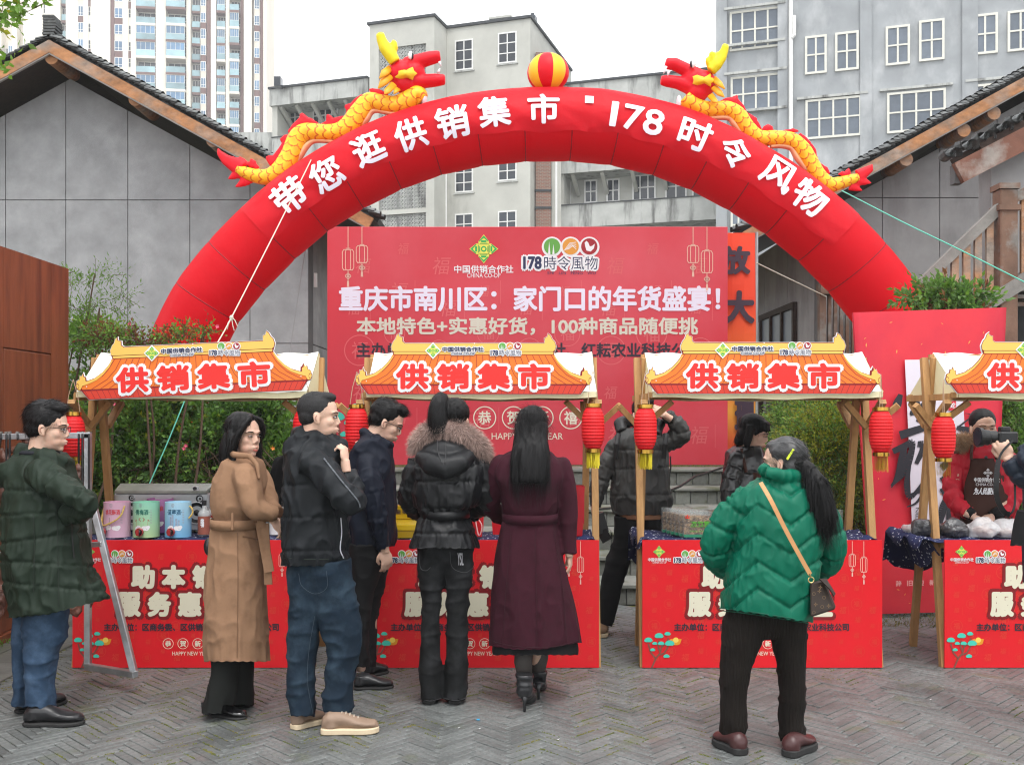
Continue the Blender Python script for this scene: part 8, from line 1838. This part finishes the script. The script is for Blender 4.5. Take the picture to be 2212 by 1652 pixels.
b=MB(); b.tube([tuple(M@Vector(p)) for p in ((-.02,0,-.09),(-.03,0,-.13),(-.04,0,-.17))],[.062,.066,.075],18); b.build('turtleneck',fab('pale_knit',(.5,.46,.42)),T,smooth=True)
fur_ring(T,[(2062,975,-.08,.035),(2066,958,-.06,.05),(2080,950,-.05,.045),(2096,955,-.03,.03)],Y,2600,.035,mat('tan_fur',(.42,.27,.16),.8,.3,8,island=.4,sheen=.2),mat('tan_fur_base',(.3,.19,.11),.9,.1))
b=MB(); xs_=lambda a,py,d:W(a,py,Y-d)
rows=[(990,2098,2150,.165),(1010,2096,2160,.185),(1040,2086,2176,.19),(1080,2080,2184,.195),(1120,2074,2186,.20),(1180,2070,2188,.20)]
nn_=12; vs=[]
for py,a,c,d in rows:
    for i in range(nn_+1):
        t=i/nn_*2-1; vs.append(W((a+c)/2+(c-a)/2*t,py,Y-d*math.sqrt(max(1-.55*t*t,0))-.004))
b.add(vs,[(j*(nn_+1)+i,j*(nn_+1)+i+1,(j+1)*(nn_+1)+i+1,(j+1)*(nn_+1)+i) for j in range(len(rows)-1) for i in range(nn_)]); ap=b.build('apron',MATS['brown_apron'],T,smooth=True); q_=ap.modifiers.new('t','SOLIDIFY'); q_.thickness=.006
for a,c in ((2098,2100),(2152,2148)): b=MB(); b.tube([W(c,962,Y-.12),W(a,978,Y-.165),W(a,992,Y-.175)],.010,6); b.build('apron_strap',MATS['brown_apron'],T)
ya=Y-.215
def at_(s,a,c,d,e_,bold=.02,sl=0): b=MB(); text(b,s,WX(a,ya),WX(c,ya),WZ(e_,ya),WZ(d,ya),ya,bold=bold,slant=sl); b.build('lettering',white_p,ap)
at_('中国供销合作社',2104,2160,1031,1041); at_('CHINA CO-OP',2108,2156,1043,1049,0); at_('为人民服务',2102,2150,1053,1068,.03,.25); emblem(WX(2134,ya),WZ(1021,ya),10/F*ya,ya,ap,cols=(white_p,MATS['brown_apron']))
MB().ell(W(2130,988,Y-.20),(.012,.008,.012),10).build('button',dkp,T)
pants(T,Y,blk,[(1170,2075,2125,.13),(1345,2085,2115,.09)],[(1170,2125,2178,.13),(1345,2135,2165,.09)],None,vox=.018)
shoe(T,(2100,1360),(2100,1372),leather,rubber); shoe(T,(2150,1360),(2150,1372),leather,rubber)

# ---- 12 photographer cut off by the right edge ----
Y=4.9; T=person('photographer in a navy padded jacket cut off by the right edge, camera raised',2310,Y)
M=headM(2290,930,Y,165,0,s=1.0)
B=body_core(T,Y,M,(2310,1010),(2310,1250),[(2290,1400),(2340,1400)],[(2290,1550),(2340,1550)],[[(2260,1020,0),(2225,1040,-.02),(2172,985,-.05)]],
  [hand_mesh(W(2180,990,Y-.04),(-.45,.0,.8),(-.3,-.9,-.3),.55,1.0,side=1,spread=1.1)])
face(T,M,B); hair_piece(T,M,MALE,hair_m,flow=CROWN,strands=400)
pnv=mat('navy_padded',(.012,.020,.036),.5,.12,9,bump=.3,bs=35,bd=.006,spec=.4)
garment(T,Y,'padded_jacket',pnv,[[(965,2270,2350,.1),(985,2245,2385,.15),(1030,2225,2400,.19),(1100,2222,2400,.2),(1180,2222,2400,.2),(1260,2224,2400,.2)]],[[(2262,1010,0,.085),(2235,1035,-.04,.080),(2205,1020,-.06,.068),(2180,992,-.05,.05)],[(2280,1010,-.1,.08),(2230,1000,-.14,.07),(2215,960,-.1,.05)]],seams=[(1040,0),(1100,0),(1160,0)],arm_seam=.08,vox=.010)
garment(T,Y,'side_bag',fab('black_canvas',(.012,.012,.013)),[[(1100,2200,2240,.06,-.15),(1140,2192,2240,.07,-.15),(1178,2184,2240,.07,-.15)]],vox=.010)
pants(T,Y,blk,[(1240,2250,2310,.13),(1400,2262,2305,.1),(1545,2270,2300,.08)],[(1240,2310,2380,.13),(1400,2315,2360,.1),(1545,2320,2355,.08)],None,vox=.016)
shoe(T,(2290,1590),(2270,1590),leather,rubber); shoe(T,(2345,1590),(2325,1590),leather,rubber)
CA=thing('camera','black camera with a long zoom lens raised in front of the red coat woman','camera',W(2165,945,Y))
cb_=mat('camera_black',(.012,.012,.013),.4,.1,20,bump=.2,bs=150,bd=.001)
b=MB(); b.box((WX(2150,Y),Y-.05,WZ(958,Y)),(WX(2190,Y),Y+.04,WZ(932,Y))); b.build('camera_body',cb_,CA,bevel=.008)
b=MB(); b.box((WX(2158,Y),Y-.03,WZ(932,Y)-.003),(WX(2178,Y),Y+.02,WZ(921,Y))); b.build('viewfinder',cb_,CA,bevel=.006)
b=MB(); b.tube([W(2152,945,Y),W(2136,945,Y),W(2134,945,Y),W(2122,944,Y),W(2121,944,Y),W(2112,944,Y)],[.034,.034,.038,.038,.046,.05],24); b.build('lens',cb_,CA,smooth=False)
b=MB(); b.tube([W(2111,944,Y),W(2113,944,Y)],[.042,.042],20); b.build('lens_glass',glass_dark,CA)
b=MB()
SP=spline([tuple(W(a,c,Y+d)) for a,c,d in ((2188,950,-.05),(2160,985,-.08),(2152,1040,-.09),(2155,1080,-.08),(2175,1110,-.06),(2192,1090,-.04),(2190,1000,-.03))],6)
for i in range(len(SP)-1): b.beam(SP[i],SP[i+1],.026 if 6<i<26 else .01,.003,(0,1,0))
sp_=b.build('camera_strap',cb_,CA)
# ================= PLANTS =================
def leaf_mat(name,c,c2,c3=None):
    m=mat(name,c,.5,.25,3,island=.4,col2=c2,c2p=(.42,.6),c2s=1.6,spec=.4); return m
lm=leaf_mat('shrub_leaf',(.13,.25,.045),(.20,.33,.07)); lm2=leaf_mat('dark_shrub_leaf',(.08,.17,.045),(.14,.25,.065)); lm3=leaf_mat('yellow_green_leaf',(.26,.27,.03),(.15,.21,.04)); lm4=leaf_mat('fern_leaf',(.06,.14,.02),(.11,.2,.035)); twig=mat('brown_twig',(.09,.055,.035),.9,.2,8); lmr=leaf_mat('reddish_leaf',(.11,.035,.018),(.15,.08,.02))
for _m,_c in ((lm,(.16,.32,.03)),(lm2,(.10,.22,.03)),(lm3,(.40,.42,.03)),(lm4,(.18,.34,.04)),(lmr,(.25,.1,.04))): translucent(_m,_c,.45)
def vary(P,fn): return [p for p in P if fn(p)]
def leaves(mb,P,D,s0,s1,rd,aspect=.5,fold=.25):
    """each leaf four triangles folded on its midrib"""
    for p,d in zip(P,D):
        s=rd.uniform(s0,s1); d=Vector(d); 
        if d.length<1e-6: d=Vector((0,0,1))
        d.normalize(); r=Vector((rd.uniform(-1,1),rd.uniform(-1,1),rd.uniform(-1,1))); sd=d.cross(r)
        if sd.length<1e-4: continue
        sd.normalize(); up=sd.cross(d); p=Vector(p); w=s*aspect*.5
        a=p;b=p+d*s*.45+sd*w+up*s*fold*.3; c=p+d*s-up*s*.12; e=p+d*s*.45-sd*w+up*s*fold*.3; mth=p+d*s*.5
        mb.add([a,b,c,e,mth],[(0,1,4),(1,2,4),(2,3,4),(3,0,4)])
def shrub(label,blobs,n,mats,s0=.03,s1=.055,seed=1,cat='shrub',stems=6,group=None,flat=.6,name='shrub',aspect=.5,gap=.48,zmin=.4,core=True):
    """blobs: (px,py,Y,rx,ry,rz) volumes filled with sprays of leaves"""
    rd=random.Random(seed); c0=blobs[0]; base=W(c0[0],c0[1],c0[2]); T=thing(name,label,cat,(base.x,base.y,zmin),group=group)
    vols=[max(b[3]*b[4]*b[5],1e-5)**.75 for b in blobs]; tot=sum(vols); buckets=[MB() for _ in mats]; st=MB()
    for b,vv in zip(blobs,vols):
        c=W(b[0],b[1],b[2]); k=int(n*vv/tot/7)
        for _ in range(k):
            # sprays sit mostly near the surface
            while True:
                u=Vector((rd.gauss(0,1),rd.gauss(0,1),rd.gauss(0,1))); u.normalize(); r=rd.random()**.30; p=Vector((c.x+u.x*b[3]*r,c.y+u.y*b[4]*r,c.z+u.z*b[5]*r))
                g=vn(np.array([p]),3.2)[0]*.7+vn(np.array([p]),8)[0]*.3
                if g>gap-.10*rd.random(): break
                if rd.random()<.12: break
            out=Vector((u.x/b[3],u.y/b[4],u.z/b[5])); out.normalize(); ax=(out+Vector((rd.uniform(-.7,.7),rd.uniform(-.7,.7),rd.uniform(-.2,.7)))).normalized(); L=rd.uniform(.06,.13)
            mi=0; 
            if len(mats)>1: mi=rd.choices(range(len(mats)),[x[1] for x in mats])[0]
            if rd.random()<.35: st.tube([p-ax*L*.5,p+ax*L],[.0022,.001],4,caps=False)
            Pn=[];Dn=[]
            for j in range(7):
                t=j/6; Pn.append(p+ax*L*(t*1.4-.4)); a=j*2.4; sd=ax.cross(Vector((math.cos(a),math.sin(a),.3))); Dn.append(sd*.8+ax*(.4+t)+Vector((0,0,-.15)))
            leaves(buckets[mi],Pn,Dn,s0,s1,rd,aspect)
    for (mm,_),bk in zip(mats,buckets):
        if bk.f: o=bk.build('foliage',mm,T); o['kind']='stuff'
    for k in range(stems):
        b=rd.choice(blobs); p=W(b[0],b[1],b[2]); q=Vector((p.x+rd.uniform(-.3,.3),p.y,zmin)); m=Vector(((p.x+q.x)/2+rd.uniform(-.15,.15),p.y+rd.uniform(-.1,.1),(p.z+q.z)/2)); pp2=spline([tuple(q),tuple(m),tuple(p)],4); MB().tube([Vector(x) for x in pp2],[.014-.001*i for i in range(len(pp2))],6).build('stem',twig,T)
    if st.f: o=st.build('twigs',twig,T); o['kind']='stuff'
    return T
shrub('tall dense green shrub behind the left stall, with small pink flowers',[(205,820,8.9,.45,.35,.55),(260,930,8.7,.5,.4,.5),(190,960,8.8,.4,.35,.6),(330,820,9.0,.5,.3,.28),(380,1000,8.8,.5,.4,.4),(200,1040,8.7,.35,.3,.25)],30000,[(lm,.5),(lm2,.25),(lm4,.18),(lm3,.07)],.032,.066,1,gap=.52)
shrub('broad leafy shrub between the left stall and the backdrop',[(430,920,8.9,.5,.35,.42),(520,930,9.0,.45,.35,.4),(585,915,9.1,.3,.3,.3),(480,1020,8.8,.5,.35,.35),(560,1010,8.9,.3,.25,.3),(590,960,9.0,.2,.2,.25)],22000,[(lm2,.5),(lm,.4),(lm3,.05)],.04,.075,2,aspect=.55,gap=.54)
shrub('feathery fern like branches against the grey wall beside the kiosk',[(160,615,8.6,.18,.1,.06),(205,590,8.6,.25,.1,.04),(165,668,8.6,.2,.1,.05),(215,665,8.6,.28,.1,.05),(262,640,8.6,.12,.08,.06),(160,740,8.6,.22,.2,.1)],2000,[(lm4,1)],.02,.05,3,stems=4,aspect=.25,gap=.3)
shrub('sparse shoots with reddish tips rising in front of the arch foot',[(355,735,8.3,.14,.08,.08),(400,725,8.3,.12,.08,.07),(440,712,8.3,.08,.05,.05),(310,745,8.3,.12,.08,.08),(260,730,8.3,.14,.1,.08),(225,730,8.3,.16,.1,.1)],2600,[(lm,.55),(lmr,.45)],.02,.045,4,stems=5,gap=.3)
shrub('yellow green bush right of the steps, behind the third stall',[(1790,960,8.6,.42,.3,.36),(1755,1020,8.5,.36,.3,.4),(1835,1030,8.6,.34,.3,.5),(1800,1080,8.4,.45,.3,.25)],26000,[(lm3,.55),(lm,.3),(lm2,.15)],.022,.042,5,gap=.46)
shrub('darker green bush between the orange banner and the yellow green bush',[(1740,900,9.4,.35,.3,.28),(1790,900,9.3,.4,.3,.3),(1710,950,9.2,.28,.25,.3),(1850,930,9.2,.3,.3,.4),(1870,860,9.4,.2,.2,.2)],20000,[(lm,.5),(lm2,.3),(lm3,.2)],.024,.045,6,gap=.48)
shrub('small leafed bush poking over the top of the red panel',[(2030,642,8.3,.24,.2,.09),(2075,640,8.3,.2,.2,.09),(1990,640,8.3,.18,.15,.09),(2110,640,8.3,.15,.12,.08),(2050,690,8.3,.3,.2,.25),(2050,860,8.4,.3,.2,.4)],4200,[(lm2,.75),(lm,.2),(lmr,.05)],.045,.075,7,gap=.42,stems=8)
shrub('creeper growing on the balustrade at the right edge',[(2195,900,8.9,.15,.2,.3),(2200,1000,8.8,.16,.2,.3),(2190,1080,8.6,.2,.2,.3),(2170,860,9,.1,.1,.2)],6000,[(lm,.7),(lm2,.3)],.03,.06,8,gap=.4,stems=3,name='creeper',cat='plant')
shrub('clump of leaves hanging into the upper left corner of the picture',[(8,20,4.6,.09,.1,.06),(40,8,4.6,.09,.1,.04),(2,60,4.6,.03,.05,.06),(10,150,4.6,.035,.05,.035),(0,110,4.6,.03,.05,.05),(-60,0,4.8,.15,.2,.15)],640,[(lm,.85),(lm3,.15)],.03,.05,9,gap=.2,stems=0,name='tree_branch',cat='tree branch',zmin=2.6,aspect=.6)
rd_=random.Random(12); b=MB()
for k in range(420):
    px=rd_.uniform(150,600); Y_=rd_.uniform(8.45,8.8); p=W(px,rd_.uniform(1000,1130),Y_); a=rd_.uniform(-1,1); q_=p+Vector((rd_.uniform(-.35,.35),rd_.uniform(-.1,.1),rd_.uniform(-.12,.3))); m_=(p+q_)/2+Vector((0,0,rd_.uniform(-.06,.08))); b.tube([p,m_,q_],[.0045,.0035,.001],4,caps=False)
tag(b.build('tangled_twigs',twig),'tangle of thin bare brown twigs under the shrubs behind the left stall','twigs',kind='stuff')
# flowers
pk=mat('pink_flower',(.7,.12,.2),.6,.2,20); orf=mat('orange_flower',(.8,.25,.04),.6,.2,20)
rd=random.Random(4)
for i,(px,py) in enumerate(((237,724),(398,725),(272,722),(262,815),(255,827),(258,840),(244,850),(402,962),(398,968),(560,935),(525,930),(470,705),(280,700),(590,968),(248,872),(395,858))):
    Y_=8.35; c=W(px,py,Y_); b=MB()
    for k in range(5): a=k*1.257; b.add([c,c+Vector((.012*math.cos(a),-.006,.012*math.sin(a))),c+Vector((.02*math.cos(a+.6),-.01,.02*math.sin(a+.6))),c+Vector((.012*math.cos(a+1.2),-.006,.012*math.sin(a+1.2)))],[(0,1,2,3)])
    tag(b.build('flower',orf if i in(4,9,10,13) else pk),'small orange flower head among the shrub leaves' if i in(4,9,10,13) else 'small pink flower head among the shrub leaves','flower',group='orange flowers' if i in(4,9,10,13) else 'pink flowers')
# agave like plant and dry grass lip
YG=10.2; T=thing('agave','spiky grey green agave beside the foot of the orange banner','plant',W(1665,945,YG))
for k in range(18):
    a=k*2.4; L=rd.uniform(.25,.42); t=rd.uniform(.5,1.2); c=W(1662,950,YG); d=Vector((math.cos(a)*math.cos(t),math.sin(a)*math.cos(t),math.sin(t))); P=[c,c+d*L*.5+Vector((0,0,.03)),c+d*L-Vector((0,0,.06))]; MB().tube(P,[.02,.018,.003],6,sy=.4).build('leaf',mat('agave_leaf',(.12,.18,.10),.6,.2,10),T)
def grass(label,x0,x1,y0,y1,z,n,h,m,seed):
    r=random.Random(seed); b=MB()
    for _ in range(n):
        x,y=r.uniform(x0,x1),r.uniform(y0,y1); a=r.uniform(0,6.3); hh=h*r.uniform(.4,1.2); w=.003; lx,ly=r.uniform(-.5,.5)*hh,r.uniform(-.6,.3)*hh; c,s=math.cos(a)*w,math.sin(a)*w
        b.add([(x-c,y-s,z),(x+c,y+s,z),(x+lx*.5,y+ly*.5,z+hh*.7),(x+lx,y+ly,z+hh*.8)],[(0,1,2),(2,1,3)])
    tag(b.build('grass',m),label,'grass',kind='stuff')
dry=mat('dry_grass',(.22,.18,.06),.9,.3,8,island=.3,col2=(.12,.15,.04),c2p=(.45,.6),c2s=4)
grass('dry mossy grass along the lip of the terrace',-3.6,3.2,11.02,11.28,1.0,6000,.035,dry,1); grass('dry grass on the top step edge',-3.0,2.8,10.98,11.1,1.0,3000,.03,dry,2)
grass('dry grass at the foot of the red panel',2.3,4.6,7.4,8.5,-.01,4200,.04,dry,3); grass('green weeds at the foot of the wall left of the steps',-3.3,-2.0,8.2,8.5,.0,900,.05,lm4,4); grass('small green weeds at the foot of the kiosk',-3.56,-3.46,6.3,7.0,.0,140,.05,lm4,5)
grass('ferns under the third stall beyond the table',1.5,3.0,8.35,8.58,.0,700,.12,lm4,6)
# stone balustrade at the right edge, wooden railing bits
RT=thing('carved_balustrade','mossy carved stone balustrade half hidden at the right edge','balustrade',(WX(2190,9.3),9.3,0))
for i in range(5):
    x=WX(2168,9.3)+i*.24; m=MB(); m.lathe([(.06,0),(.06,.08),(.035,.14),(.07,.26),(.07,.36),(.035,.5),(.06,.56),(.06,.64)],(x,9.3,.98),10,caps=True); m.build('baluster',st_m,RT,smooth=False)
MB().box((WX(2160,9.3),9.2,1.622),(6.5,9.4,1.76)).build('rail',st_m,RT,bevel=.02); MB().box((WX(2160,9.3),9.18,.85),(6.5,9.42,.978)).build('base',st_m,RT,bevel=.02)
MB().box((WX(2150,9.3),9.25,-.1),(6.5,9.4,.848)).build('wall',plasterR,RT)
# ---------- air ----------
hz=MB(); hz.box((-165,-30,-2.0),(205,300,113)); hm=bpy.data.materials.new('haze'); hm.use_nodes=True; n=hm.node_tree.nodes; l=hm.node_tree.links
n.remove(n['Principled BSDF']); v=n.new('ShaderNodeVolumePrincipled'); v.inputs['Color'].default_value=(.93,.95,.97,1); v.inputs['Density'].default_value=.0011; l.new(v.outputs[0],n['Material Output'].inputs['Volume'])
o=hz.build('haze',hm); o['kind']='stuff'; o['label']='thin pale winter haze in front of the far towers'
